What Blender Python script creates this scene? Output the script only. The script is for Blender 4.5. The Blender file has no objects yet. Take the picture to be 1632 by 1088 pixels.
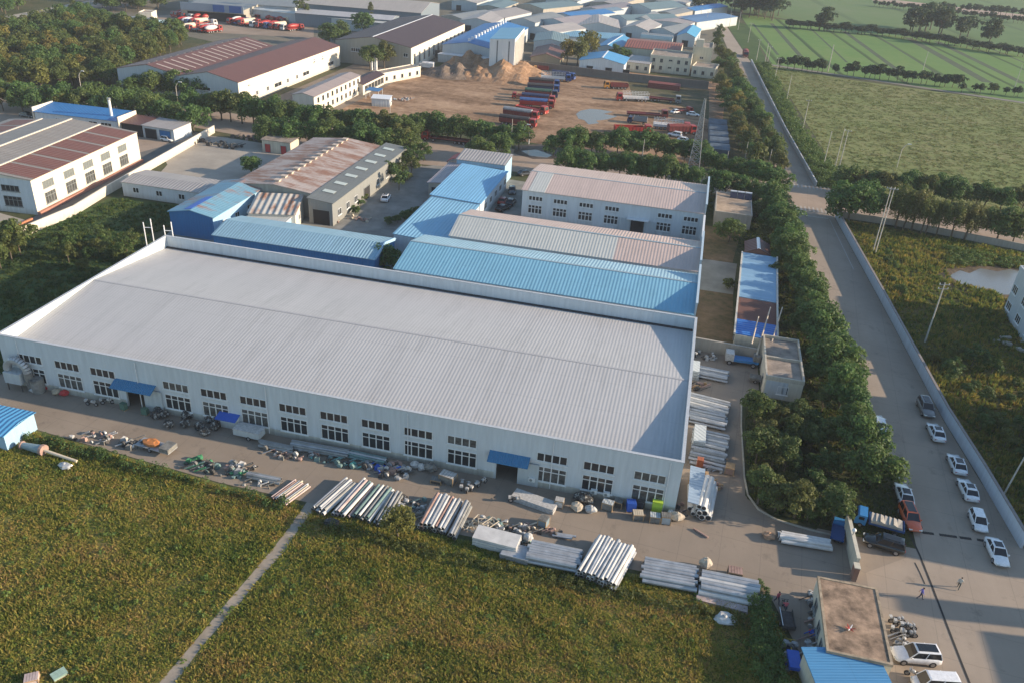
import bpy, math, random
import numpy as np
from mathutils import Vector, Matrix
rnd = random.Random(7)
R_ = math.radians
scene = bpy.context.scene
COL = scene.collection
# ------------------------------------------------------------------ camera geometry (photo pixels 1632x1088)
FPX, PITCH, ROLL, YAW, CX, CY, CH = 1310.0, R_(28.8), R_(3.8), R_(11.6), 816.0, 544.0, 66.0
def _rz(v): return Vector((v[0]*math.cos(YAW)-v[1]*math.sin(YAW), v[0]*math.sin(YAW)+v[1]*math.cos(YAW), v[2]))
_r = Vector((1,0,0)); _f = Vector((0,math.cos(PITCH),-math.sin(PITCH))); _u = Vector((0,math.sin(PITCH),math.cos(PITCH)))
CR = _rz(math.cos(ROLL)*_r+math.sin(ROLL)*_u); CU = _rz(-math.sin(ROLL)*_r+math.cos(ROLL)*_u); CF = _rz(_f)
def at(px, py, z=0.0):
    """world point at height z that the photo shows at pixel (px,py)"""
    d = CF + CR*((px-CX)/FPX) - CU*((py-CY)/FPX)
    t = (z-CH)/d.z
    return Vector((d.x*t, d.y*t, z))
cam = bpy.data.cameras.new('camera'); cam.sensor_width = 36; cam.lens = FPX/1632*36
cam.clip_start = 1; cam.clip_end = 9000
co = bpy.data.objects.new('camera', cam); COL.objects.link(co)
m = Matrix((CR, CU, -CF)).transposed().to_4x4(); m.translation = Vector((0,0,CH)); co.matrix_world = m
scene.camera = co
# ------------------------------------------------------------------ materials
MATS = {}
def _nt(name):
    mt = bpy.data.materials.new(name); mt.use_nodes = True; nt = mt.node_tree
    return mt, nt, nt.nodes['Principled BSDF']
def mix(nt, fac, a, b, blend='MIX'):
    n = nt.nodes.new('ShaderNodeMix'); n.data_type = 'RGBA'; n.blend_type = blend
    for i, v in ((0, fac), (6, a), (7, b)):
        if hasattr(v, 'links') or hasattr(v, 'is_linked'): nt.links.new(v, n.inputs[i])
        else: n.inputs[i].default_value = v if i == 0 else (*v[:3], 1)
    return n.outputs[2]
def noise(nt, vec, scale, detail=4, rough=.55):
    n = nt.nodes.new('ShaderNodeTexNoise'); n.inputs['Scale'].default_value = scale
    n.inputs['Detail'].default_value = detail; n.inputs['Roughness'].default_value = rough
    nt.links.new(vec, n.inputs['Vector']); return n.outputs['Fac']
def ramp(nt, fac, stops):
    n = nt.nodes.new('ShaderNodeValToRGB'); e = n.color_ramp.elements
    while len(e) < len(stops): e.new(.5)
    for i, (p, c) in enumerate(stops):
        e[i].position = p; e[i].color = (*c, 1) if len(c) == 3 else c
    nt.links.new(fac, n.inputs[0]); return n.outputs[0]
def mapv(nt, vec, s=(1,1,1), rot=0):
    n = nt.nodes.new('ShaderNodeMapping'); n.inputs['Scale'].default_value = s; n.inputs['Rotation'].default_value = (0,0,rot)
    nt.links.new(vec, n.inputs['Vector']); return n.outputs[0]
def math_(nt, op, a, b=None):
    n = nt.nodes.new('ShaderNodeMath'); n.operation = op
    for i, v in enumerate((a, b)):
        if v is None: continue
        if hasattr(v, 'is_linked'): nt.links.new(v, n.inputs[i])
        else: n.inputs[i].default_value = v
    return n.outputs[0]
def pos(nt): return nt.nodes.new('ShaderNodeNewGeometry').outputs['Position']
def objc(nt): return nt.nodes.new('ShaderNodeTexCoord').outputs['Object']
def bump(nt, b, h, strength=1, dist=.05):
    n = nt.nodes.new('ShaderNodeBump'); n.inputs['Strength'].default_value = strength; n.inputs['Distance'].default_value = dist
    nt.links.new(h, n.inputs['Height']); nt.links.new(n.outputs[0], b.inputs['Normal'])
def sc(c, k): return tuple(min(1, x*k) for x in c)
def M(name, col, rough=.8, var=.18, scale=.7, metal=0, bmp=0, stretch=(1,1,1)):
    if name in MATS: return MATS[name]
    mt, nt, b = _nt(name); p = pos(nt)
    n1 = noise(nt, mapv(nt, p, stretch), scale, 6, .65)
    c = ramp(nt, n1, [(.3, sc(col, 1-var)), (.7, sc(col, 1+var))])
    nt.links.new(c, b.inputs['Base Color']); b.inputs['Roughness'].default_value = rough; b.inputs['Metallic'].default_value = metal
    if bmp: bump(nt, b, noise(nt, p, scale*6, 5), .7, bmp)
    MATS[name] = mt; return mt
def corr(name, col, axis='x', per=.62, depth=.05, var=.12, rust=None, rust_lo=.5, patch=None, rough=.55, scale=.12, stripe=.06):
    """corrugated sheet; ribs repeat along local axis; rust = colour of rust blotches"""
    if name in MATS: return MATS[name]
    mt, nt, b = _nt(name); o = objc(nt)
    sx = nt.nodes.new('ShaderNodeSeparateXYZ'); nt.links.new(o, sx.inputs[0])
    a = sx.outputs[0 if axis == 'x' else 1]
    w = math_(nt, 'SINE', math_(nt, 'MULTIPLY', a, 2*math.pi/per))
    st = (1, .12, 1) if axis == 'x' else (.12, 1, 1)
    n1 = noise(nt, mapv(nt, o, st), scale*8, 6, .7)
    n2 = noise(nt, o, scale, 5, .6)
    c = ramp(nt, n1, [(.25, sc(col, 1-var)), (.75, sc(col, 1+var))])
    c = mix(nt, math_(nt, 'MULTIPLY', n2, .5), c, sc(col, .82))
    # every sheet its own slight tone
    fl = math_(nt, 'FLOOR', math_(nt, 'DIVIDE', a, per*3))
    wn = nt.nodes.new('ShaderNodeTexWhiteNoise'); wn.noise_dimensions = '1D'; nt.links.new(fl, wn.inputs['W'])
    c = mix(nt, math_(nt, 'MULTIPLY', wn.outputs[0], stripe*3), c, sc(col, .72))
    # laps where sheets overlap, and water stains
    lap = math_(nt, 'FRACT', math_(nt, 'DIVIDE', math_(nt, 'ADD', sx.outputs[1 if axis == 'x' else 0], 2.3), 6.1))
    c = mix(nt, ramp(nt, lap, [(0, (.45,.45,.45)), (.02, (0,0,0))]), c, sc(col, .6))
    st_ = noise(nt, mapv(nt, o, (.9,.07,1) if axis == 'x' else (.07,.9,1)), .5, 8, .8)
    c = mix(nt, ramp(nt, st_, [(.5, (0,0,0)), (.72, (.55,.55,.55))]), c, sc(col, .62))
    if rust:
        n3 = noise(nt, mapv(nt, o, (1.6, .5, 1) if axis == 'x' else (.5, 1.6, 1)), .28, 8, .72)
        rf = ramp(nt, n3, [(rust_lo, (0,0,0)), (rust_lo+.14, (1,1,1))])
        c = mix(nt, rf, c, mix(nt, noise(nt, o, 2.5, 4), sc(rust, .6), sc(rust, 1.35)))
    nt.links.new(c, b.inputs['Base Color']); b.inputs['Roughness'].default_value = rough
    bump(nt, b, w, 1, depth)
    MATS[name] = mt; return mt
def wallmat(name, col, var=.1, ribs=.0, dirt=(.25,.24,.2), amount=.35, rough=.75):
    """painted wall with streaks running down and a dirty foot"""
    if name in MATS: return MATS[name]
    mt, nt, b = _nt(name); o = objc(nt); p = pos(nt)
    n1 = noise(nt, mapv(nt, p, (1.5, 1.5, .12)), 1.1, 6, .7)
    c = ramp(nt, n1, [(.3, sc(col, 1-var)), (.7, sc(col, 1+var*.5))])
    s = nt.nodes.new('ShaderNodeSeparateXYZ'); nt.links.new(p, s.inputs[0])
    foot = ramp(nt, math_(nt, 'DIVIDE', math_(nt, 'ADD', s.outputs[2], math_(nt, 'MULTIPLY', n1, 1.5)), 3.0), [(.25, (1,1,1)), (.7, (0,0,0))])
    c = mix(nt, math_(nt, 'MULTIPLY', foot, amount), c, dirt)
    nt.links.new(c, b.inputs['Base Color']); b.inputs['Roughness'].default_value = rough
    if ribs:
        sx = nt.nodes.new('ShaderNodeSeparateXYZ'); nt.links.new(o, sx.inputs[0])
        w = math_(nt, 'SINE', math_(nt, 'MULTIPLY', math_(nt, 'ADD', sx.outputs[0], sx.outputs[1]), 2*math.pi/ribs))
        bump(nt, b, w, .7, .02)
    MATS[name] = mt; return mt
def plain(name, col, rough=.5, metal=0, coat=0):
    if name in MATS: return MATS[name]
    mt, nt, b = _nt(name); o = objc(nt)
    n = noise(nt, o, 3.5, 5, .6)
    nt.links.new(ramp(nt, n, [(.3, sc(col, .86)), (.7, sc(col, 1.1))]), b.inputs['Base Color'])
    b.inputs['Roughness'].default_value = rough; b.inputs['Metallic'].default_value = metal
    b.inputs['Coat Weight'].default_value = coat; MATS[name] = mt; return mt
def leafmat(name, dark, light, warm=None, trans=.4):
    if name in MATS: return MATS[name]
    mt, nt, b = _nt(name)
    at_ = nt.nodes.new('ShaderNodeAttribute'); at_.attribute_name = 'tone'
    oi = nt.nodes.new('ShaderNodeObjectInfo')
    c = mix(nt, at_.outputs['Fac'], dark, light)
    if warm:
        w = ramp(nt, oi.outputs['Random'], [(.35, (0,0,0)), (1.0, (.75,.75,.75))])
        c = mix(nt, w, c, mix(nt, at_.outputs['Fac'], sc(warm, .55), warm))
    nt.links.new(c, b.inputs['Base Color']); b.inputs['Roughness'].default_value = .6
    b.inputs['Specular IOR Level'].default_value = .3
    tr = nt.nodes.new('ShaderNodeBsdfTranslucent'); nt.links.new(c, tr.inputs[0])
    ms = nt.nodes.new('ShaderNodeMixShader'); ms.inputs[0].default_value = trans
    nt.links.new(b.outputs[0], ms.inputs[1]); nt.links.new(tr.outputs[0], ms.inputs[2])
    nt.links.new(ms.outputs[0], nt.nodes['Material Output'].inputs[0])
    MATS[name] = mt; return mt
def fieldmat(name, stops, s1=.05, s2=.6, stripes=None, bmp=.1, stretch=(1,1,1), tone=False, trans=0):
    """ground cover: colour patches in world space, optional crop rows (angle, period, colour, amount)"""
    if name in MATS: return MATS[name]
    mt, nt, b = _nt(name); p = pos(nt)
    n1 = noise(nt, mapv(nt, p, stretch), s1, 8, .7); n2 = noise(nt, p, s2, 8, .75)
    f = math_(nt, 'ADD', math_(nt, 'MULTIPLY', n1, .55), math_(nt, 'MULTIPLY', n2, .45))
    if tone:
        a = nt.nodes.new('ShaderNodeAttribute'); a.attribute_name = 'tone'
        f = math_(nt, 'ADD', math_(nt, 'MULTIPLY', f, .8), math_(nt, 'MULTIPLY', a.outputs['Fac'], .2))
    k = len(stops)
    c = ramp(nt, f, [(.37+.26*i/(k-1), s) for i, s in enumerate(stops)])
    if stripes:
        ang, per, colr, amt = stripes
        r = mapv(nt, p, (1,1,1), ang); s = nt.nodes.new('ShaderNodeSeparateXYZ'); nt.links.new(r, s.inputs[0])
        w = math_(nt, 'FRACT', math_(nt, 'DIVIDE', math_(nt, 'ADD', s.outputs[0], math_(nt, 'MULTIPLY', n1, 3)), per))
        c = mix(nt, ramp(nt, w, [(.06, (amt,)*3), (.12, (0,0,0))]), c, colr)
        wn = nt.nodes.new('ShaderNodeTexWhiteNoise'); wn.noise_dimensions = '1D'
        nt.links.new(math_(nt, 'FLOOR', math_(nt, 'DIVIDE', math_(nt, 'ADD', s.outputs[0], math_(nt, 'MULTIPLY', n1, 3)), per)), wn.inputs['W'])
        c = mix(nt, math_(nt, 'MULTIPLY', wn.outputs[0], .2), c, sc(stops[-1], 1.0))
    nt.links.new(c, b.inputs['Base Color']); b.inputs['Roughness'].default_value = .9
    b.inputs['Specular IOR Level'].default_value = .15
    if bmp: bump(nt, b, n2, 1, bmp)
    if trans:
        tr = nt.nodes.new('ShaderNodeBsdfTranslucent'); nt.links.new(c, tr.inputs[0]); ms = nt.nodes.new('ShaderNodeMixShader'); ms.inputs[0].default_value = trans
        nt.links.new(b.outputs[0], ms.inputs[1]); nt.links.new(tr.outputs[0], ms.inputs[2]); nt.links.new(ms.outputs[0], nt.nodes['Material Output'].inputs[0])
    MATS[name] = mt; return mt
# ------------------------------------------------------------------ mesh helpers
class MB:
    def __init__(s): s.v = []; s.f = []; s.m = []; s.mi = 0
    def add(s, vs, fs):
        n = len(s.v); s.v += [tuple(v) for v in vs]; s.f += [tuple(i+n for i in f) for f in fs]; s.m += [s.mi]*len(fs); return s
    def box(s, x0, y0, z0, x1, y1, z1):
        return s.add([(x0,y0,z0),(x1,y0,z0),(x1,y1,z0),(x0,y1,z0),(x0,y0,z1),(x1,y0,z1),(x1,y1,z1),(x0,y1,z1)],
                     [(0,3,2,1),(4,5,6,7),(0,1,5,4),(1,2,6,5),(2,3,7,6),(3,0,4,7)])
    def hexa(s, b, t):   # 4 bottom, 4 top points
        return s.add(list(b)+list(t), [(0,3,2,1),(4,5,6,7),(0,1,5,4),(1,2,6,5),(2,3,7,6),(3,0,4,7)])
    def prism(s, poly, z0, z1):
        n = len(poly)
        return s.add([(x,y,z0) for x,y in poly]+[(x,y,z1) for x,y in poly],
                     [tuple(range(n-1,-1,-1)), tuple(range(n,2*n))]+[(i,(i+1)%n,n+(i+1)%n,n+i) for i in range(n)])
    def xprism(s, prof, x0, x1, axis='x'):   # profile in (v,z) pushed along axis
        n = len(prof)
        P = (lambda x,v,z: (x,v,z)) if axis == 'x' else (lambda x,v,z: (v,x,z))
        vs = [P(x0,v,z) for v,z in prof]+[P(x1,v,z) for v,z in prof]
        fs = [tuple(range(n)), tuple(range(2*n-1,n-1,-1))]+[(i,n+i,n+(i+1)%n,(i+1)%n) for i in range(n)]
        if axis == 'y': fs = [tuple(reversed(f)) for f in fs]
        fs = [tuple(reversed(f)) for f in fs]
        return s.add(vs, fs)
    def tube(s, a, b, r, r2=None, n=8, cap=True):
        a = Vector(a); b = Vector(b); r2 = r if r2 is None else r2
        d = (b-a).normalized(); u = d.orthogonal().normalized(); w = d.cross(u)
        vs = [a+(u*math.cos(t)+w*math.sin(t))*r for t in [2*math.pi*i/n for i in range(n)]]
        vs += [b+(u*math.cos(t)+w*math.sin(t))*r2 for t in [2*math.pi*i/n for i in range(n)]]
        fs = [(i,(i+1)%n,n+(i+1)%n,n+i) for i in range(n)]
        if cap: fs += [tuple(range(n-1,-1,-1)), tuple(range(n,2*n))]
        return s.add(vs, fs)
    def loft(s, rings, cap=True):
        n = len(rings[0]); vs = [p for r in rings for p in r]; fs = []
        for k in range(len(rings)-1):
            o = k*n
            fs += [(o+i, o+(i+1)%n, o+n+(i+1)%n, o+n+i) for i in range(n)]
        if cap: fs += [tuple(range(n-1,-1,-1)), tuple(range(len(vs)-n, len(vs)))]
        return s.add(vs, fs)
    def blob(s, c, r, seed=0, rough=.25, n=7, mset=None):
        rr = random.Random(seed); c = Vector(c); rings = []
        for k in range(1, n):
            ph = math.pi*k/n; ring = []
            for i in range(n+2):
                th = 2*math.pi*i/(n+2); q = 1+rr.uniform(-rough, rough)
                ring.append((c.x+r[0]*q*math.sin(ph)*math.cos(th), c.y+r[1]*q*math.sin(ph)*math.sin(th), c.z-r[2]*math.cos(ph)*(1+rr.uniform(-rough, rough)*.5)))
            rings.append(ring)
        return s.loft(rings)
    def mesh(s, name, mats=None, smooth=False):
        me = bpy.data.meshes.new(name); me.from_pydata(s.v, [], s.f)
        if mats is not None:
            for q in (mats if isinstance(mats, (list, tuple)) else [mats]): me.materials.append(q)
        me.polygons.foreach_set('material_index', s.m)
        if smooth: me.polygons.foreach_set('use_smooth', [True]*len(s.f))
        me.update(); return me
def link(name, me, parent=None, loc=None, rz=0, kind=None):
    o = bpy.data.objects.new(name, me); COL.objects.link(o)
    if parent is not None: o.parent = parent
    if loc is not None: o.location = loc
    if rz: o.rotation_euler = (0,0,rz)
    if kind: o['kind'] = kind
    return o
def tag(o, label, cat, group=None, kind=None):
    o['label'] = label; o['category'] = cat
    if group: o['group'] = group
    if kind: o['kind'] = kind
    return o
def thing(name, label, cat, loc=(0,0,0), rz=0, group=None):
    o = bpy.data.objects.new(name, None); COL.objects.link(o); o.location = loc; o.rotation_euler = (0,0,rz)
    o.empty_display_size = .5
    return tag(o, label, cat, group)
def part(name, mb, mat, parent, loc=None, rz=0, smooth=False):
    return link(name, mb.mesh(name, mat, smooth), parent, loc, rz)
KIDS = {}
def copy_tree(o, parent=None):
    c = o.copy(); COL.objects.link(c); c.parent = parent
    for ch in list(o.children): copy_tree(ch, c)
    return c
ORD = 'first second third fourth fifth sixth seventh eighth ninth tenth eleventh twelfth thirteenth fourteenth fifteenth sixteenth seventeenth eighteenth nineteenth twentieth'.split()
def ordw(i):
    if i < 20: return ORD[i]
    tens = {2: 'twenty', 3: 'thirty', 4: 'forty', 5: 'fifty', 6: 'sixty'}[(i+1)//10]
    return tens+'-'+ORD[(i+1) % 10-1] if (i+1) % 10 else {3: 'thirtieth', 4: 'fortieth', 5: 'fiftieth', 6: 'sixtieth'}[(i+1)//10]
def sheet(name, poly, z, mat, kind='structure'):
    me = bpy.data.meshes.new(name); me.from_pydata([(p[0], p[1], z) for p in poly], [], [tuple(range(len(poly)))])
    me.materials.append(mat); me.update()
    if me.polygons[0].normal.z < 0: me.flip_normals()
    return link(name, me, kind=kind)
def px(*pts): return [at(*p) for p in pts]
def inpoly(x, y, poly):
    c = np.zeros(len(x), bool); n = len(poly)
    for i in range(n):
        x1, y1 = poly[i][0], poly[i][1]; x2, y2 = poly[(i+1) % n][0], poly[(i+1) % n][1]
        cond = ((y1 > y) != (y2 > y)) & (x < (x2-x1)*(y-y1)/((y2-y1) if y2 != y1 else 1e-9)+x1)
        c ^= cond
    return c
def npmesh(name, V, Fc, tone, mat):
    """V (n,3); Fc (m,k) faces with k corners; tone per vertex"""
    me = bpy.data.meshes.new(name); k = Fc.shape[1]
    me.vertices.add(len(V)); me.vertices.foreach_set('co', V.astype(np.float32).ravel())
    me.loops.add(Fc.size); me.loops.foreach_set('vertex_index', Fc.astype(np.int32).ravel())
    me.polygons.add(len(Fc)); me.polygons.foreach_set('loop_start', np.arange(0, Fc.size, k, dtype=np.int32))
    try: me.polygons.foreach_set('loop_total', np.full(len(Fc), k, dtype=np.int32))
    except Exception: pass
    a = me.attributes.new('tone', 'FLOAT', 'POINT'); a.data.foreach_set('value', tone.astype(np.float32))
    me.materials.append(mat); me.update(calc_edges=True); me.validate(); return me
def weeds(name, label, poly, dens, h, mat, seed=1, avoid=(), blades=6, spread=.28, width=.09, cat='weeds'):
    """uncountable growth: one mesh of leaning blades"""
    rg = np.random.default_rng(seed)
    xs = [p[0] for p in poly]; ys = [p[1] for p in poly]
    x0, x1, y0, y1 = min(xs), max(xs), min(ys), max(ys)
    n = int((x1-x0)*(y1-y0)*dens); X = rg.uniform(x0, x1, n); Y = rg.uniform(y0, y1, n)
    k = inpoly(X, Y, poly)
    for a in avoid: k &= ~inpoly(X, Y, a)
    X, Y = X[k], Y[k]
    clump = .5+.5*np.sin(X*.55+2*np.sin(Y*.31))*np.sin(Y*.47+1.7*np.sin(X*.23))
    k = rg.uniform(0, 1, len(X)) < .55+.45*clump; X, Y, clump = X[k], Y[k], clump[k]; n = len(X)
    H = h*rg.uniform(.45, 1.25, n)*(.6+.7*clump); T = rg.uniform(0, 1, n)
    V = np.zeros((n, blades, 3, 3)); a0 = rg.uniform(0, 6.28, (n, blades))
    rr = spread*rg.uniform(.1, 1, (n, blades)); ox, oy = np.cos(a0)*rr, np.sin(a0)*rr
    a1 = rg.uniform(0, 6.28, (n, blades)); w = width*rg.uniform(.6, 1.5, (n, blades))
    V[..., 0, 0] = X[:, None]+ox-np.cos(a1)*w; V[..., 0, 1] = Y[:, None]+oy-np.sin(a1)*w
    V[..., 1, 0] = X[:, None]+ox+np.cos(a1)*w; V[..., 1, 1] = Y[:, None]+oy+np.sin(a1)*w
    hh = H[:, None]*rg.uniform(.6, 1.1, (n, blades))
    V[..., 2, 0] = X[:, None]+ox*2.2+rg.normal(0, .12, (n, blades)); V[..., 2, 1] = Y[:, None]+oy*2.2+rg.normal(0, .12, (n, blades)); V[..., 2, 2] = hh
    V = V.reshape(-1, 3); F = np.arange(len(V)).reshape(-1, 3)
    me = npmesh(name, V, F, np.repeat(T, blades*3), mat)
    o = link(name, me); return tag(o, label, cat, kind='stuff')
def leafcloud(centers, radii, nleaf, size, seed, up=.3):
    """leaf-sized quads over many clumps -> V,F,tone"""
    rg = np.random.default_rng(seed); Vs = []; Ts = []
    for (c, r) in zip(centers, radii):
        n = nleaf if not hasattr(nleaf, '__len__') else nleaf[0]
        d = rg.normal(0, 1, (n, 3)); d /= np.linalg.norm(d, axis=1)[:, None]
        d[:, 2] = np.where(d[:, 2] < -.45, -d[:, 2], d[:, 2])
        p = np.array(c)+d*np.array(r)*rg.uniform(.72, 1.08, (n, 1))
        nn = d*.7+rg.normal(0, .55, (n, 3)); nn[:, 2] += up; nn /= np.linalg.norm(nn, axis=1)[:, None]
        t = np.cross(nn, rg.normal(0, 1, (n, 3))); t /= np.linalg.norm(t, axis=1)[:, None]; b = np.cross(nn, t)
        s = size*rg.uniform(.55, 1.3, (n, 1))
        q = np.stack([p-t*s-b*s*.6, p+t*s-b*s*.6, p+t*s*.7+b*s*.6, p-t*s*.7+b*s*.6], 1)
        Vs.append(q.reshape(-1, 3)); tone = np.clip(rg.uniform(0, .55)+rg.uniform(0, .6, n), 0, 1); Ts.append(np.repeat(tone, 4))
    V = np.concatenate(Vs); return V, np.arange(len(V)).reshape(-1, 4), np.concatenate(Ts)
# ------------------------------------------------------------------ building helpers
WM = {}
glass = plain('window glass', (.025,.03,.035), .12)
glass_pale = plain('pale window glass', (.16,.18,.18), .2)
glass_mid = M('dusty window glass', (.075,.08,.08), .25, .7, 1.6)
white_frame = plain('white window frame', (.62,.64,.64), .5)
grey_frame = plain('grey window frame', (.2,.22,.22), .5)
opening_shade = plain('painted opening shade', (.02,.02,.022), .9)  # near-black colour stands in for the shade inside openings
def face_pos(B, face, u, z, off=0.0):
    L, W = B['L'], B['W']
    return {'S': ((u, -off, z), 0), 'N': ((u, W+off, z), math.pi), 'E': ((L+off, u, z), math.pi/2), 'W': ((-off, u, z), -math.pi/2)}[face]
def window(B, face, u, z, w, h, cols=2, rows=(1.0,), frame=None, pane=None, sill=True, t=.07):
    frame = frame or white_frame; pane = pane or glass
    key = (round(w,2), round(h,2), cols, tuple(rows), frame.name, pane.name, sill, t)
    if key not in WM:
        f = MB(); d0, d1 = -.09, .02
        f.box(-w/2, d0, 0, w/2, d1, t); f.box(-w/2, d0, h-t, w/2, d1, h)
        f.box(-w/2, d0, t, -w/2+t, d1, h-t); f.box(w/2-t, d0, t, w/2, d1, h-t)
        for i in range(1, cols):
            x = -w/2+w*i/cols; f.box(x-t*.75, d0+.01, t, x+t*.75, d1, h-t)
        zz = 0
        for r in rows[:-1]:
            zz += r/sum(rows)
            for i in range(cols):
                x0 = -w/2+w*i/cols+t*.76 if i else -w/2+t; x1 = -w/2+w*(i+1)/cols-t*.76 if i < cols-1 else w/2-t
                f.box(x0, d0+.015, h*zz-t*.6, x1, d1, h*zz+t*.6)
        if sill: f.box(-w/2-.12, -.2, -.1, w/2+.12, .02, -.002)
        p = MB(); p.box(-w/2+t*.5, -.035, t*.5, w/2-t*.5, -.004, h-t*.5)
        WM[key] = (f.mesh('window', frame), p.mesh('pane', pane))
    fm, pm = WM[key]; loc, rz = face_pos(B, face, u, z)
    o = link('window', fm, B['root'], loc, rz); link('pane', pm, o); return o
def door(B, face, u, w, h, mat=None, frame=None, name='door', z=0):
    mat = mat or opening_shade; key = ('d', round(w,2), round(h,2), mat.name, name)  # default panel is flat and painted black as the shade of an opening
    if key not in WM:
        p = MB(); p.box(-w/2, -.05, 0, w/2, -.004, h)
        f = MB(); t = .12
        f.box(-w/2-t, -.1, 0, -w/2, .0, h+t); f.box(w/2, -.1, 0, w/2+t, .0, h+t); f.box(-w/2, -.1, h, w/2, .0, h+t)
        WM[key] = (p.mesh(name, mat), f.mesh('door_frame', frame or grey_frame))
    loc, rz = face_pos(B, face, u, z); o = link(name, WM[key][0], B['root'], loc, rz); link('door_frame', WM[key][1], o); return o
def gable(mb, L, W, eave, rise, axis, oh, th):
    """roof sheet with thickness; ridge along axis"""
    if axis == 'x':
        m_ = W/2; k = rise/m_; e = oh*k
        prof = [(-oh, eave-e), (m_, eave+rise), (W+oh, eave-e), (W+oh, eave-e+th), (m_, eave+rise+th), (-oh, eave-e+th)]
        mb.xprism(prof, -oh*.6, L+oh*.6, 'x')
    else:
        m_ = L/2; k = rise/m_; e = oh*k
        prof = [(-oh, eave-e), (m_, eave+rise), (L+oh, eave-e), (L+oh, eave-e+th), (m_, eave+rise+th), (-oh, eave-e+th)]
        mb.xprism(prof, -oh*.6, W+oh*.6, 'y')
def shed(name, label, cat, A, Bp, D, eave, rise, roof, wall, axis='x', oh=.35, th=.12, group=None, snap=3, wins=(), doors=(), ridge=None, kind='gable', L=None, z0=0, parapet=.5, coping=None):
    """A,B: world points of the near eave corners, D depth in metres. Returns a dict"""
    d = Vector((Bp[0]-A[0], Bp[1]-A[1])); rz = math.atan2(d.y, d.x)
    if abs(math.degrees(rz)) < snap: rz = 0
    L = L or d.length; W = D
    root = thing(name, label, cat, (A[0], A[1], z0), rz, group); B = dict(root=root, L=L, W=W, eave=eave)
    w = MB(); r = MB()
    if kind == 'gable':
        if axis == 'x': w.xprism([(0,0),(W,0),(W,eave-.01),(W/2,eave+rise-.01),(0,eave-.01)], 0, L, 'x')
        else: w.xprism([(0,0),(L,0),(L,eave-.01),(L/2,eave+rise-.01),(0,eave-.01)], 0, W, 'y')
        gable(r, L, W, eave, rise, axis, oh, th)
        if ridge:
            c = MB(); s_ = .35
            if axis == 'x':
                k = rise/(W/2); c.xprism([(W/2-s_, eave+rise+th-s_*k+.01), (W/2, eave+rise+th+.01), (W/2+s_, eave+rise+th-s_*k+.01), (W/2+s_, eave+rise+th-s_*k+.06), (W/2, eave+rise+th+.07), (W/2-s_, eave+rise+th-s_*k+.06)], -oh*.5, L+oh*.5, 'x')
            else:
                k = rise/(L/2); c.xprism([(L/2-s_, eave+rise+th-s_*k+.01), (L/2, eave+rise+th+.01), (L/2+s_, eave+rise+th-s_*k+.01), (L/2+s_, eave+rise+th-s_*k+.06), (L/2, eave+rise+th+.07), (L/2-s_, eave+rise+th-s_*k+.06)], -oh*.5, W+oh*.5, 'y')
    elif kind == 'mono':     # rises with y (front low) or falls for negative rise; axis y = along x
        if axis == 'x':
            w.xprism([(0,0),(W,0),(W,eave+rise-.01),(0,eave-.01)], 0, L, 'x')
            k = rise/W; r.xprism([(-oh,eave-oh*k),(W+oh,eave+rise+oh*k),(W+oh,eave+rise+oh*k+th),(-oh,eave-oh*k+th)], -oh*.6, L+oh*.6, 'x')
        else:
            w.xprism([(0,0),(L,0),(L,eave+rise-.01),(0,eave-.01)], 0, W, 'y')
            k = rise/L; r.xprism([(-oh,eave-oh*k),(L+oh,eave+rise+oh*k),(L+oh,eave+rise+oh*k+th),(-oh,eave-oh*k+th)], -oh*.6, W+oh*.6, 'y')
    elif kind == 'flat':
        w.box(0, 0, 0, L, W, eave-.01); r.box(.2, .2, eave, L-.2, W-.2, eave+.06)
        t = .2; p = MB()
        p.box(-.06,-.06,eave-.2, L+.06,t,eave+parapet); p.box(-.06,W-t,eave-.2,L+.06,W+.06,eave+parapet)
        p.box(-.06,t,eave-.2,t,W-t,eave+parapet); p.box(L-t,t,eave-.2,L+.06,W-t,eave+parapet)
    part('wall', w, wall, root); part('roof', r, roof, root)
    if kind == 'flat': part('parapet', p, coping or wall, root)
    if kind == 'gable' and ridge: part('ridge_cap', c, ridge, root)
    for q in wins: window(B, *q[:5], **(q[5] if len(q) > 5 else {}))
    for q in doors: door(B, *q[:4], **(q[4] if len(q) > 4 else {}))
    return B
def row(face, n, u0, u1, z, w, h, **k):
    return [(face, u0+(u1-u0)*(i+.5)/n, z, w, h, k) for i in range(n)]
# materials for buildings
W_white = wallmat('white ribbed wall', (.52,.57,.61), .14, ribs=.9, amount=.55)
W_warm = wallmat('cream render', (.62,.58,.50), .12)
W_cream = wallmat('stained cream render', (.52,.49,.40), .2, amount=.5)
W_grey = wallmat('grey sheet wall', (.2,.21,.205), ribs=.6)
W_blue = wallmat('blue sheet wall', (.028,.15,.36), ribs=.6, amount=.15)
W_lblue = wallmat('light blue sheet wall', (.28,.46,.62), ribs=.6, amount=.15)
W_conc = wallmat('raw concrete', (.33,.31,.27), .2, amount=.5)
W_brick = wallmat('dull red wall', (.23,.12,.09), .2)
W_pale = wallmat('pale sheet wall', (.4,.45,.48), ribs=.8)
trim = plain('white metal trim', (.66,.68,.7), .4)
dtrim = plain('dark gutter', (.15,.17,.19), .5)
bluem = corr('bright blue awning sheet', (.035,.17,.34), 'x', .3, .03)
R_main = corr('pale grey ribbed roof', (.43,.43,.43), 'x', .5, .008, .08, stripe=.025, scale=.05)
R_blueE = corr('sky blue ribbed roof', (.17,.38,.52), 'x', .6, .014, .12, stripe=.03)
R_pinkE = corr('pinkish ribbed roof', (.5,.40,.36), 'x', .6, .013, .08)
R_whiteE = corr('pale ribbed roof', (.47,.49,.47), 'x', .6, .013, .08)
R_longblue = corr('dusty blue ribbed roof', (.24,.4,.5), 'x', .6, .03, .12)
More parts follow.
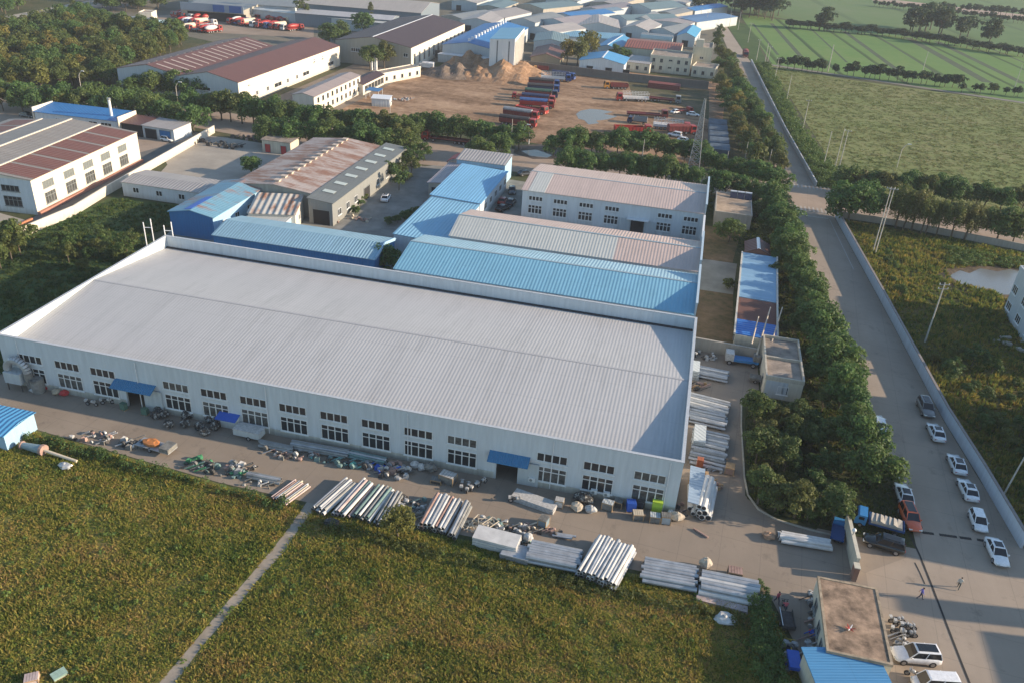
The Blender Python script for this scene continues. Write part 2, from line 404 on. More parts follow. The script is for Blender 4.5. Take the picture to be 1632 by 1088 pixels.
R_annex = corr('clear blue ribbed roof', (.17,.4,.62), 'x', .7, .03, .08)
R_rust = corr('rusty ribbed roof', (.42,.37,.33), 'x', .8, .06, .2, rust=(.27,.11,.05), rust_lo=.42)
R_rusty = corr('rusty ribbed roof along', (.42,.36,.33), 'y', .8, .05, .2, rust=(.24,.125,.08), rust_lo=.43)
R_grey = corr('slate grey roof', (.15,.165,.165), 'y', .7, .04, .12)
R_brown = corr('maroon roof', (.115,.05,.04), 'x', .7, .04, .12)
R_brownf = corr('dark brown roof', (.062,.034,.035), 'x', .7, .04, .12)
R_red = corr('rust red roof', (.19,.06,.035), 'x', .7, .04, .25)
R_gpale = corr('pale grey sheet roof', (.34,.32,.31), 'x', .8, .04, .15)
R_gmid = corr('mid grey sheet roof', (.2,.22,.23), 'x', .8, .04, .15)
R_blue2 = corr('strong blue roof', (.03,.17,.42), 'x', .8, .04, .15)
R_teal = corr('teal grey roof', (.13,.2,.225), 'x', .8, .04, .15)
R_conc = M('stained roof slab', (.24,.2,.165), .95, .45, .5)
# ------------------------------------------------------------------ the main factory hall
X0, X1, Y0, Y1, TOP = -89.7, 4.95, 81.7, 121.2, 7.75
root = thing('factory_hall', 'huge white factory hall with a pale grey ribbed roof and a long row of windows', 'factory', (X0, Y0, 0))
L, W = X1-X0, Y1-Y0; B = dict(root=root, L=L, W=W)
DO = [(15.9, 18.7), (69.2, 72.4)]   # placeholders, replaced below from the photo
d1 = (at(208,644,0).x-X0, at(237,650,0).x-X0); d2 = (at(786,770,0).x-X0, at(820,778,0).x-X0)
DO = [d1, d2]; DH = 3.4
f = MB(); t = .3; xs = 0
for a, b in DO:
    f.box(xs, 0, 0, a, t, TOP); f.box(a, 0, DH, b, t, TOP); xs = b
f.box(xs, 0, 0, L, t, TOP)
part('front_wall', f, W_white, root)
f = MB(); f.box(0, W-t, 0, L, W, TOP); part('rear_wall', f, W_white, root)
f = MB(); f.box(0, t, 0, t, W-t, TOP); part('side_wall', f, W_white, root)
f = MB(); f.box(L-t, t, 0, L, W-t, TOP); part('side_wall', f, W_white, root)
EV, RG = 5.55, 7.45
rr_ = MB(); rr_.xprism([(t, EV), (W/2, RG), (W-t, EV-.05), (W-t, EV+.1), (W/2, RG+.15), (t, EV+.15)], t, L-t, 'x')
part('roof', rr_, R_main, root)
rc = MB(); rc.xprism([(W/2-.22, RG+.14), (W/2, RG+.16), (W/2+.22, RG+.14), (W/2+.22, RG+.17), (W/2, RG+.19), (W/2-.22, RG+.17)], t, L-t, 'x')
part('ridge_cap', rc, plain('dull ridge metal', (.36,.36,.37), .6), root)
c = MB(); e = .07
c.box(-e, -e, TOP, L+e, t+.04, TOP+.09); c.box(-e, W-t-.04, TOP, L+e, W+e, TOP+.09)
c.box(-e, t+.04, TOP, t+.04, W-t-.04, TOP+.09); c.box(L-t-.04, t+.04, TOP, L+e, W-t-.04, TOP+.09)
part('coping', c, plain('grey coping metal', (.42,.45,.48), .45), root)
g = MB(); g.box(t+.01, W-t-.55, EV+.1, L-t-.01, W-t-.02, EV+.3); part('gutter', g, plain('black gutter', (.03,.03,.035), .7), root)
pl = MB(); xs = 0
for a, b in DO+[(L, L)]:
    pl.box(xs, -.05, 0, a-.3 if a < L else L, -.003, 1.0); xs = b+.3
part('plinth', pl, wallmat('dirty white plinth', (.5,.5,.45), .25, amount=.8), root)
# windows from the photo: left end pixel x of the upper windows, centre along the front
upx = [(28,64),(86,124),(143,181),(258,299),(318,360),(381,423),(443,487),(509,553),(575,620),(643,689),(712,760),(856,904),(930,980),(1011,1062)]
for a, b in upx:
    ya = 563+(a-28)*.192; yb = 563+(b-28)*.192
    A_ = at(a, ya+9, 5.0); B_ = at(b, yb+9, 5.0)
    u = (at(a, ya, 5.3).x+at(b, yb, 5.3).x)/2-X0
    window(B, 'S', u, 4.1, 3.85, 1.3, 4, (1,), t=.09, pane=rnd.choice((glass, glass, glass_mid)))
    window(B, 'S', u+.05, 1.05, 3.85, 2.3, 4, (1.35, .6), t=.09, pane=rnd.choice((glass, glass, glass_mid)))
for (a, b), nm in zip(DO, ('awning', 'awning')):
    w = MB(); w.xprism([(-1.5, 3.55), (-.005, 4.25), (-.005, 4.33), (-1.5, 3.63)], a-1.3 if a < 30 else a-.9, b+2.1 if a < 30 else b+1.5, 'x')
    part('awning', w, bluem, root)
    s = MB(); s.box(b+.05, -.22, .05, b+.05+(b-a)*.95, -.1, DH+.1); part('sliding_door', s, W_pale, root)
    fl = MB(); fl.box(a-.1, -.14, DH, b+2.6, -.06, DH+.12); part('door_rail', fl, dtrim, root)
for u in (3.0, 21.5, 40.6, 60.2, 79, 93.2):
    w = MB(); w.tube((u, -.1, .2), (u, -.1, TOP-.3), .06, n=6); part('downpipe', w, trim, root)
for u in (76.3, 84.2, 85.8):
    a = MB(); a.box(u, -.5, .95, u+.8, -.08, 1.5); o = part('air_conditioner', a, white_frame, root)
    a = MB(); a.tube((u+.3, -.5, 1.22), (u+.3, -.53, 1.22), .2, n=12); part('fan_grille', a, grey_frame, o)
# ------------------------------------------------------------------ halls behind the factory
def bmesh_wall(name, x0, y0, x1, y1, z, root, mat, th=.12, cop=None):
    q = MB(); q.box(x0, y0, 0, x1, y1, z); part(name, q, mat, root)
    if cop: q = MB(); q.box(x0-.05, y0-.05, z, x1+.05, y1+.05, z+.08); part('coping', q, cop, root)
# blue hall
def hall(name, label, xa, xb, ya, yb, eave, ridge_y, rz_, mats, split=None, wall=None, par=None):
    root = thing(name, label, 'industrial hall', (xa, ya, 0)); L, W = xb-xa, yb-ya; m_ = ridge_y-ya; w = MB()
    w.xprism([(0,0),(W,0),(W,eave-.02),(m_,rz_-.02),(0,eave-.02)], 0, L, 'x'); part('wall', w, wall or W_white, root)
    segs = [(0, L)] if split is None else [(0, split-xa), (split-xa, L)]
    for (s0, s1), mt in zip(segs, mats):
        r = MB(); r.xprism([(-.3, eave-.05), (m_, rz_), (m_, rz_+.14), (-.3, eave+.1)], s0-(.25 if s0 == 0 else 0), s1, 'x'); part('roof', r, mt[0], root)
        r = MB(); r.xprism([(m_, rz_), (W+.2, eave-.05), (W+.2, eave+.1), (m_, rz_+.14)], s0-(.25 if s0 == 0 else 0), s1, 'x'); part('roof', r, mt[1], root)
    c = MB(); c.box(-.25, m_-.22, rz_+.12, L, m_+.22, rz_+.18); part('ridge_cap', c, plain('blue grey ridge metal', (.25,.33,.38), .5), root)
    if par:
        q = MB(); q.box(L+.02, 0, 0, L+.3, W, par); part('side_wall', q, W_pale, root)
        q = MB(); q.box(L-.03, 0, par, L+.36, W, par+.1); part('coping', q, plain('light blue coping', (.4,.5,.58), .4), root)
    return dict(root=root, L=L, W=W)
hall('industrial_hall', 'long sky blue roofed hall right behind the big white factory', -48.2, 4.6, 126.9, 143.9, 5.5, 136, 7.2, [(R_blueE, corr('pale blue back roof', (.3,.48,.58), 'x', .6, .02))], par=7.6)
Rp2 = corr('salmon back roof', (.52,.41,.36), 'x', .6, .02)
hall('industrial_hall', 'hall with a half white, half pinkish ribbed roof behind the sky blue one', -43.6, 4.6, 145.3, 160.9, 5.6, 152.2, 7.5, [(R_whiteE, Rp2), (R_pinkE, Rp2)], split=at(985,385,6.6).x, par=7.9)
OB = hall('office_block', 'two-storey white block with seven window bays and a pinkish ribbed roof', -35.7, 4.6, 174.7, 195.5, 6.9, 184.9, 8.2, [(R_pinkE, Rp2), (R_pinkE, Rp2)], split=-34.6, par=9.0)
q = MB(); q.box(at(852,272,7.5).x+35.7, .2, 0, at(878,282,7.5).x+35.7, 9.9, .1)
wpx = [843, 888, 934, 973-7, None, 1060-1, 1100+1]
for cx_, up_y, in ((854.5, 316), (894, 321), (935, 326.5), (976, 332), (1060, 343.5), (1101, 350)):
    u = at(cx_, up_y, 5.2).x+35.7
    window(OB, 'S', u, 4.7, 3.2, 1.1, 4, (1,), t=.11); window(OB, 'S', u, 1.7, 3.2, 2.0, 4, (1.2, .7), t=.11)
u = at(1016, 360, 1.5).x+35.7
door(OB, 'S', u, 2.8, 3.4); q = MB(); q.box(u-4.2, -.16, .1, u-1.6, -.08, 3.5); part('door_leaf', q, W_pale, OB['root']); q = MB(); q.box(u+1.6, -.16, .1, u+4.2, -.08, 3.5); part('door_leaf', q, W_pale, OB['root'])
q = MB(); q.box(u-2.4, -1.3, 3.7, u+2.4, -.005, 3.82); part('canopy', q, trim, OB['root'])
q = MB(); q.xprism([(-.42,6.84),(9.9,8.2),(9.9,8.375),(-.42,7.02)], 1.4, 5.1, 'x'); part('pale_roof_sheets', q, R_whiteE, OB['root'])
# yard wall between pink hall and block
def wallrun(name, label, pts, h, th=.24, mat=None, cop=None, cat='wall', group=None, piers=0):
    root = thing(name, label, cat, (pts[0][0], pts[0][1], 0), group=group); b = MB(); cpm = MB(); pr = MB(); o = Vector((pts[0][0], pts[0][1], 0))
    for i in range(len(pts)-1):
        a = Vector((pts[i][0], pts[i][1], 0))-o; c_ = Vector((pts[i+1][0], pts[i+1][1], 0))-o
        d = (c_-a); n = Vector((-d.y, d.x, 0)).normalized()
        for mb_, t_, z0, z1 in ((b, th/2, 0, h), (cpm, th/2+.06, h+.002, h+.1)):
            mb_.hexa([(a-n*t_)+Vector((0,0,z0)), (c_-n*t_)+Vector((0,0,z0)), (c_+n*t_)+Vector((0,0,z0)), (a+n*t_)+Vector((0,0,z0))],
                     [(a-n*t_)+Vector((0,0,z1)), (c_-n*t_)+Vector((0,0,z1)), (c_+n*t_)+Vector((0,0,z1)), (a+n*t_)+Vector((0,0,z1))])
        if piers:
            k = max(1, int(d.length/piers))
            for j in range(k+1):
                p = a+d*(j/k); pr.box(p.x-th*.9, p.y-th*.9, 0, p.x+th*.9, p.y+th*.9, h+.22)
    part('panel', b, mat or W_conc, root); part('coping', cpm, cop or mat or W_conc, root)
    if piers: part('piers', pr, mat or W_conc, root)
    return root
wallrun('yard_wall', 'high pale wall closing the yard between the pink roofed hall and the windowed block', [(4.75, 161.1), (4.75, 174.5)], 6.6, .3, W_pale, trim)
# long blue shed
LB = shed('long_shed', 'long low shed with dusty blue roof and deep blue front wall', 'shed', (-86.9, 131.6), (-54.2, 131.6), 10.6, 4.5, 1.1, R_longblue, W_blue, ridge=None, L=32.9)
q = MB(); q.xprism([(0.2, 4.3), (5.3, 5.4), (10.4, 4.3), (10.4, 4.9), (5.3, 6.0), (.2, 4.9)], 32.95, 33.15, 'x'); part('gable_trim', q, W_lblue, LB['root'])
# blue N-S annex
AN = shed('annex_building', 'narrow light blue roofed wing running towards the street behind the halls', 'annex', (-55.2, 168.6), (-43.9, 168.6), 25.2, 5.0, -.5, R_annex, W_white, axis='y', kind='mono', wins=[('E', 5+i*4.6, 1.6, 1.9, 1.5, dict(cols=2)) for i in range(5)])
A2 = shed('annex_building', 'lower light blue roofed wing joining the annex to the sky blue hall', 'annex', (-55.0, 144.4), (-44.0, 144.4), 24.0, 4.6, -.4, corr('middle blue ribbed roof', (.19,.4,.57), 'x', .7, .03, .08), W_white, axis='y', kind='mono', oh=.2)
shed('street_shed', 'small pale roofed shed with blue fascia at the street end of the blue wing', 'shed', (-57.6, 196.2), (-45.0, 196.2), 7.5, 5.3, .6, R_gpale, W_lblue, kind='mono', doors=[('S', 9.3, 5, .7, dict(z=3.4))])
shed('storage_shed', 'open fronted grey shed leaning on the blue wing', 'shed', at(683,290,4), (at(683,290,4).x+5.0, at(683,290,4).y), 17, 3.8, .5, corr('lilac grey roof', (.31,.28,.3), 'x', .6, .03), W_conc, axis='y', kind='mono', doors=[('S', 2.6, 3.6, 2.8)])
o = thing('red_canopy', 'bright red curved canopy at the end of the grey open shed', 'canopy', (-60.6, 197.6, 0)); q = MB(); n_ = 8
pr = [(5.2*i/n_-.1, 4.0+1.1*math.sin(math.pi*i/n_)) for i in range(n_+1)]; q.xprism(pr+[(x, z-.12) for x, z in reversed(pr)], 0, 5.2, 'y'); part('cover', q, plain('red sheet', (.42,.03,.03), .5), o)
for x, y in ((.1,.2),(4.9,.2),(.1,5),(4.9,5)): q = MB(); q.tube((x,y,0),(x,y,4.05),.07,n=6); part('post', q, grey_frame, o)
# rusty hall group
p0 = at(392,283,5.5); 
RH = shed('rusty_hall', 'workshop with a badly rusted ribbed roof and a row of ridge vents', 'workshop', (-97.3, 157.8), (-78.3, 157.8), 40.5, 5.4, 1.0, R_rusty, W_conc, axis='y', oh=.4)
for i in range(13):
    q = MB(); y = 1.5+i*3.05; q.box(9.0, y, 6.45, 10.0, y+1.1, 6.85); q.box(8.8, y-.1, 6.85, 10.2, y+1.2, 6.95); part('ridge_vent', q, plain('rusty vent', (.45,.38,.32), .8), RH['root'])
GH = shed('grey_lean_to', 'slate grey lean-to with pale skylights along the rusty workshop', 'workshop', (-78.2, 154.6), (-72.7, 154.6), 46.5, 5.6, -.5, R_grey, W_grey, axis='y', kind='mono', oh=.3, doors=[('S', 2.9, 3.8, 3.3), ('E', 19, 3.4, 3)], wins=[('E', u, 1.4, 1.8, 1.5, dict(cols=2)) for u in (3.5, 8, 12.5, 26, 32, 38)])
for i in range(7):
    q = MB(); y = 5+i*6; q.hexa([(.9,y,5.70),(3.6,y,5.455),(3.6,y+1.6,5.455),(.9,y+1.6,5.70)], [(.9,y,5.76),(3.6,y,5.515),(3.6,y+1.6,5.515),(.9,y+1.6,5.76)]); part('skylight', q, plain('pale skylight', (.42,.47,.44), .3), GH['root'])
SB = shed('small_workshop', 'small cream workshop with a striped rusty white roof', 'workshop', at(395,338,4.2), at(470,341,4.2), 9.5, 4.0, .9, corr('white and rust striped roof', (.46,.45,.42), 'x', 1.3, .08, .25, rust=(.25,.12,.07), rust_lo=.47, stripe=.3), W_warm, axis='x', kind='mono', snap=12, wins=[('E', 4, 1.4, 1.4, 1.2)])
shed('boiler_shed', 'low white roofed shed beside the small cream workshop', 'shed', at(388,350,3.2), at(452,356,3.2), 4.5, 3.1, .3, R_whiteE, W_lblue, kind='mono', snap=12)
# blue hut west
BW = shed('blue_warehouse', 'blue warehouse with a patched blue and rust roof', 'warehouse', at(269,335,5.2), at(339,345,5.2), 21.5, 4.9, .9, corr('patched blue roof', (.16,.34,.46), 'y', .7, .05, .15, rust=(.26,.15,.12), rust_lo=.5), W_blue, axis='y', snap=4, wins=[('E', 4, 1.6, 1.6, 1.5), ('E', 9, 1.6, 1.6, 1.5), ('E', 14, 1.6, 1.6, 1.5)])
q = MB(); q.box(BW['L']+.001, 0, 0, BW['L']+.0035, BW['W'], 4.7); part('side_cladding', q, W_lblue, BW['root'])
q = MB(); a_ = BW['L']/2; k_ = .9/a_
q.hexa([(a_-1.7, .6, 4.9+.9-1.7*k_+.125), (a_-.1, .6, 5.8+.125), (a_-.1, 8.5, 5.925), (a_-1.7, 8.5, 4.9+.9-1.7*k_+.125)], [(a_-1.7, .6, 4.9+.9-1.7*k_+.2), (a_-.1, .6, 5.98), (a_-.1, 8.5, 5.98), (a_-1.7, 8.5, 4.9+.9-1.7*k_+.2)]); part('blue_tarp', q, plain('deep blue tarp', (.02,.12,.5), .5), BW['root'])
LW = shed('low_building', 'long low white building with a pale roof and small square windows', 'building', (-123.4, 154.4), (-101.2, 154.4), 9.0, 3.3, .5, R_gpale, W_warm if 0 else W_white, oh=.3, L=22.3, wins=[('S', u, 1.2, 1.5, 1.2, dict(cols=2, sill=False)) for u in (3.4, 9.2, 14.8)])
# red-door store
RD = shed('store_building', 'small cream store with two red doors by the street', 'store', at(417,222,3.4), at(462,228,3.4), 5, 3.3, .2, R_conc, W_cream, kind='mono', snap=20)
for u in (1.6, 6.2): door(RD, 'S', u, 1.5, 2.2, mat=plain('red door paint', (.35,.03,.03), .5))
# factory on the left
FA, FB = at(48,287.5,7.6), at(217.5,210.6,7.6)
ang = math.atan2(FB.y-FA.y, FB.x-FA.x); Lf = (FB-FA).length
WF = 34.0
# local frame: x along the south wall going west->east ; put origin at SW corner
rzf = ang-math.pi/2; ex = Vector((math.cos(rzf), math.sin(rzf), 0)); ey = Vector((-math.sin(rzf), math.cos(rzf), 0))
o0 = FA-ex*WF
LF = shed('left_factory', 'white factory with a striped rust red and grey roof at the left edge', 'factory', o0, o0+ex*WF, Lf, 7.5, 1.6, corr('grey sheet roof left', (.24,.22,.2), 'y', .9, .05, .15, rust=(.2,.09,.06), rust_lo=.62), W_warm, axis='y', L=WF, oh=.2)
q = MB(); q.box(0, -.0035, 0, WF, -.001, 7.4); part('shade_toned_face', q, W_white, LF['root'])  # bluish white over the south wall puts its shade into the colour
k_ = 1.6/(WF/2); Rl = corr('maroon sheets left', (.17,.065,.045), 'y', .9, .05, .2)
for (x0_, x1_) in ((WF-9.2, WF+.2), (2, 8.6)):
    for j in range(6):
        ya = 1+j*(Lf-1)/6; yb = ya+(Lf-1)/6-1.0; zf = lambda x: 7.5+1.6-abs(x-WF/2)*k_+.125
        q = MB(); q.hexa([(x0_,ya,zf(x0_)-.03),(x1_,ya,zf(x1_)-.03),(x1_,yb,zf(x1_)-.03),(x0_,yb,zf(x0_)-.03)], [(x0_,ya,zf(x0_)+.03),(x1_,ya,zf(x1_)+.03),(x1_,yb,zf(x1_)+.03),(x0_,yb,zf(x0_)+.03)]); part('roof_sheet', q, Rl, LF['root'])
for x_ in (WF-9.6, WF/2, 8.9): q = MB(); q.box(x_-.25, 0, 7.5+1.6-abs(x_-WF/2)*k_+.1, x_+.25, Lf, 7.5+1.6-abs(x_-WF/2)*k_+.3); part('ridge_cap', q, plain('pale ridge strip', (.5,.47,.42), .6), LF['root'])
for j, yy in enumerate((5.0, 12.2, 19.2, 26.0, 33.0, 38.5)):
    if yy > Lf-2: continue
    window(LF, 'E', yy, 4.7, 3.5, 1.5, 4, (1,), frame=grey_frame, pane=glass_pale); window(LF, 'E', yy, 1.3, 3.5, 2.4, 4, (1.3,.7), frame=grey_frame, pane=glass_mid)
window(LF, 'S', WF-5, 4.7, 4, 1.3, 4, (1,), frame=grey_frame); window(LF, 'S', WF-5, 1.4, 4, 2.2, 4, (1.3,.7), frame=grey_frame)
q = MB(); q.box(WF+.01, 0, 0, WF+.7, Lf, .7); part('brick_step', q, plain('pink brick', (.34,.17,.13), .9), LF['root'])
shed('left_workshop', 'second rust striped roof behind the white left factory', 'workshop', at(0,232,7)-Vector((22,0,0)), at(60,222,7), 16, 6.5, 1.2, corr('weathered pinkish roof', (.3,.24,.21), 'x', .9, .04, .2, rust=(.2,.09,.06), rust_lo=.55), W_cream, snap=30)
BO = shed('blue_roof_office', 'low white office with a bright blue roof behind the left factory', 'office', at(54,177,4), at(186,192.5,4), 8, 3.8, .8, R_blue2, W_white, kind='mono', snap=1, wins=[('S', 7, 1.2, 1.3, 1.5), ('S', 12.5, 1.2, 2.2, 1.4), ('S', 18, .8, 2.6, 2.2, dict(cols=2)), ('S', 22, .8, 3.2, 2.2, dict(cols=3))])
q = MB(); q.box(BO['L']+.25, -.2, 0, BO['L']+.55, 8.3, 5.0); q.box(-.55, -.2, 0, -.25, 8.3, 5.0); part('gable_wall', q, W_warm, BO['root'])
ch = thing('chimney', 'tall slim white chimney in front of the blue roofed office', 'chimney', at(182,209)); q = MB(); q.tube((0,0,0),(0,0,8.6),.42,.36,n=14); part('shaft', q, trim, ch); q = MB(); q.tube((0,0,8.6),(0,0,9.1),.5,.5,n=14); part('cap', q, grey_frame, ch)
e1 = at(191,194,3.6); e2 = at(224,198.5,3.6); e3 = at(276,206.5,3.6)
shed('carport', 'open carport under a rusty maroon roof', 'carport', e1, e2, 7, 3.3, .5, R_brown, opening_shade, kind='mono', snap=1)  # closed block, its near-black colour paints the shade under the roof
CS = shed('garage', 'white and blue garage beside the maroon carport', 'garage', e2+Vector((.4,0,0)), e3, 7.5, 3.4, .3, R_gpale, W_white, kind='mono', snap=1)
door(CS, 'S', 2.6, 3.6, 2.7); door(CS, 'S', 7.2, 3.4, 2.8, mat=W_blue)
wallrun('boundary_wall', 'long cream boundary wall beside the left factory', px((22,385),(120,343),(168,313),(342,212)), 2.0, .25, W_warm, W_warm)
q = px((100,372,0),(152,350,0))
wallrun('brick_wall', 'short orange brick wall by the left factory corner', [at(104,372), at(54*1+0,366)], 1.3, .25, plain('orange brick', (.42,.17,.08), .9)) if 0 else wallrun('brick_wall', 'short orange brick wall at the end of the cream boundary wall', [at(28,372), at(54,360)], 1.6, .3, plain('orange brick', (.4,.17,.09), .9))
# ------------------------------------------------------------------ farther buildings
def pshed(name, label, cat, a, b, far, z, rise, roof, wall, **k):
    A, Bq, C = at(a[0],a[1],z), at(b[0],b[1],z), at(far[0],far[1],z)
    d = (Bq-A).normalized(); n = Vector((-d.y, d.x, 0)); D = abs((C-Bq).dot(n)); k.setdefault('snap', 4)
    return shed(name, label, cat, A, Bq, D, z, rise, roof, wall, **k)
ax_y = dict(axis='y')
R_brown_y = corr('maroon roof lengthwise', (.125,.055,.045), 'y', .9, .04, .12)
R_brownf_y = corr('dark brown roof lengthwise', (.06,.034,.036), 'y', .9, .04, .1)
whs = []
B1 = pshed('warehouse', 'white warehouse with a maroon roof crossed by pale skylight strips', 'warehouse', (186,109), (284,120.6), (455,76), 7.5, 2.2, R_brown_y, W_pale, axis='y', oh=.3)
sk = plain('pale skylight strip', (.36,.3,.27), .6)
for i in range(15):
    y = 3+i*(B1['W']-6)/14; L_ = B1['L']; k_ = 2.2/(L_/2)
    for x0_, x1_ in ((L_*.56, L_*.95), (L_*.08, L_*.44)):
        z_ = lambda x: 7.5+2.2-abs(x-L_/2)*k_+.125
        q = MB(); q.hexa([(x0_,y,z_(x0_)-.02),(x1_,y,z_(x1_)-.02),(x1_,y+.8,z_(x1_)-.02),(x0_,y+.8,z_(x0_)-.02)], [(x0_,y,z_(x0_)+.05),(x1_,y,z_(x1_)+.05),(x1_,y+.8,z_(x1_)+.05),(x0_,y+.8,z_(x0_)+.05)]); part('skylight', q, sk, B1['root'])
window(B1, 'S', 4, 3, 3, 1.6, 2)
B2 = pshed('warehouse', 'maroon roofed warehouse with a sunlit cream side wall, next to the skylight striped one', 'warehouse', (285,121), (382,130.6), (548.7,72.9), 7.5, 2.2, R_brown_y, W_pale, axis='y', oh=.3)
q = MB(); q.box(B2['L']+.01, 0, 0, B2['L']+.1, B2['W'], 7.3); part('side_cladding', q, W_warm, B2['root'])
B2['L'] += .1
for i in range(10): window(B2, 'E', 4+i*7.2, 1.5+3.2*(i in (7,8)), 1.4 if i % 3 else 5, 1.4, 2)
q = MB(); q.box(B2['L'], 6, 5.6, B2['L']+.9, B2['W']-2, 5.75); part('canopy', q, trim, B2['root'])
window(B2, 'S', B2['L']*.35, 3.8, 7, 1.1, 5)
B3 = pshed('rowhouse', 'two-storey cream office row with a pinkish roof beside the dirt lot', 'offices', (466,151), (501,154.5), (576,120.6), 6.2, .8, corr('old pinkish roof', (.3,.25,.24), 'y', .9, .03, .12), W_warm, axis='y', oh=.3)
for i in range(10):
    for z in (1.2, 4.0): window(B3, 'E', 3+i*(B3['W']-5)/9, z, 1.3, 1.5, 1, frame=grey_frame)
B4 = pshed('annex_house', 'single-storey cream annex with dark window bays behind the two-storey office row', 'offices', (552,132.5), (577,136), (609,119), 3.6, .9, R_brownf_y, W_warm, axis='y', oh=.3, snap=20)
for i in range(6): window(B4, 'E', 3+i*(B4['W']-5)/5, .8, 2.6, 2.0, 2, frame=grey_frame)
B5 = pshed('annex_house', 'flat roofed cream annex with small windows next to the brown warehouse', 'offices', (594,115), (610,118.5), (645,102), 3.6, 0, R_conc, W_warm, kind='flat', snap=8, parapet=.3)
for i in range(5): window(B5, 'E', 2+i*(B5['W']-4)/4, 1, 1.2, 1.4, 1, frame=grey_frame)
B6 = pshed('warehouse', 'big tan warehouse with a very dark brown roof and a white ridge line', 'warehouse', (534,64), (657,75.5), (748,38), 8.5, 2.6, R_brownf_y, wallmat('tan sheet wall', (.33,.3,.25), ribs=.6), axis='y', oh=.3, ridge=trim)
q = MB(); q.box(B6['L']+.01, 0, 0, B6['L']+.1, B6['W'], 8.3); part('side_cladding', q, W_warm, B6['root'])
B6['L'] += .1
for i in range(12): window(B6, 'E', 4+i*(B6['W']-8)/11, 1.5, 2.2, 4.2, 2, (2,1))
for u in (.24, .3, .74, .93): window(B6, 'S', B6['L']*u, 4.8, 1.8, 1.4, 2)
B7 = pshed('blue_factory', 'factory with a strong blue roof and a row of white ridge ventilators', 'factory', (705,71), (786,78.5), (829,43), 6.5, 1.8, R_blue2, W_pale, axis='y')
q = MB(); q.box(-.5, -4.5, 0, B7['L'], -.2, 3.2); part('front_lean_to', q, W_pale, B7['root'])
q = MB(); q.box(-.6, -4.7, 3.2, B7['L']+.1, -.1, 3.35); part('lean_to_roof', q, trim, B7['root'])
for i in range(14): q = MB(); q.tube((B7['L']/2, 3+i*(B7['W']-6)/13, 8.35), (B7['L']/2, 3+i*(B7['W']-6)/13, 9.5), .55, n=8); part('ventilator', q, trim, B7['root'])
hh = 13.5
B8 = pshed('silo_block', 'tall white ribbed block with a light blue top beside the blue factory roof', 'building', (781,62.7), (820.9,66), (850.5,49.2), hh, .8, corr('light blue roof', (.15,.36,.52), 'y', .9, .03), wallmat('white rib wall', (.6,.62,.64), ribs=1.5), axis='y', kind='mono', oh=.1)
for i in range(9): q = MB(); y = 1.5+i*(B8['W']-3)/8; q.box(B8['L']+.01, y-.2, 0, B8['L']+.3, y+.2, hh-.4); part('pilaster', q, W_warm, B8['root'])
for u in (.28, .75): q = MB(); q.box(B8['L']*u, -.06, 0, B8['L']*u+.5, -.004, hh-.3); part('dark_band', q, dtrim, B8['root'])
B9 = pshed('house', 'low tan house with a dark red gable roof in front of the white silo block', 'house', (846,91), (893,95), (905,79), 3.6, 1.8, R_brown_y, wallmat('brown mud wall', (.22,.2,.15)), axis='y', oh=.5)
B10 = pshed('blue_hall', 'pale hall with a light blue gable roof and three openings behind the lot wall', 'hall', (923.7,96), (995,103), (1003.5,91.8), 4.6, 1.8, corr('bright light blue roof', (.08,.3,.55), 'y', .9, .03), W_lblue if 0 else W_white, axis='y', ridge=trim, doors=[('S', u, 2.6, 2.6) for u in (4.6, 12.6, 20)])
# the two-storey white block
B11 = pshed('dormitory', 'two-storey stained white dormitory with small square windows', 'building', (1037,89), (1102,96), (1108,86), 6.6, 0, R_conc, W_cream, kind='flat')
for i, u in enumerate((.09, .28, .5, .7, .89)):
    for z in (1.3, 4.3):
        if i == 2: window(B11, 'S', B11['L']*u, z+.8, 1.5, .6, 2, frame=grey_frame)
        else: window(B11, 'S', B11['L']*u, z, 1.2, 1.5, 2, frame=grey_frame)
B12 = pshed('side_wing', 'low left wing of the white dormitory with a ribbed grey roof', 'building', (997,98.5), (1036,103), (1040,94), 3.9, .5, R_gpale, W_cream, kind='mono')
for u in (.15, .5, .85): window(B12, 'S', B12['L']*u, 1.2, 1.2, 1.5, 2, frame=grey_frame)
B13 = pshed('side_wing', 'low right wing of the white dormitory with a white parapet and three windows', 'building', (1103,107), (1140,111.5), (1143,104), 3.9, 0, R_conc, W_cream, kind='flat')
for u in (.15, .5, .88): window(B13, 'S', B13['L']*u, 1.2, 1.2, 1.5, 2, frame=grey_frame)
B14 = pshed('tower_block', 'cream stair block rising behind the white dormitory', 'building', (1105,76), (1136,79), (1140,70), 9.5, 0, R_conc, wallmat('yellowish render', (.5,.46,.35), .15), kind='flat')
window(B14, 'S', B14['L']*.5, 5, 1.6, 1, 2); q = MB(); q.box(B14['L']*.1, 3, 9.5, B14['L']*.5, 7, 12.5); part('roof_room', q, W_cream, B14['root'])
B15 = pshed('row_house', 'long two-storey house with an orange red roof behind the white dormitory', 'house', (995,75), (1084,83), (1086.7,68.6), 6.0, 1.2, corr('orange red roof', (.23,.065,.035), 'x', 1.2, .05, .25, rust=(.5,.34,.2), rust_lo=.62), W_cream, axis='x', wins=row('S', 7, 12, 34, 3.2, 1.5, .9, cols=1))
for u, w in ((.28, 3),): pass
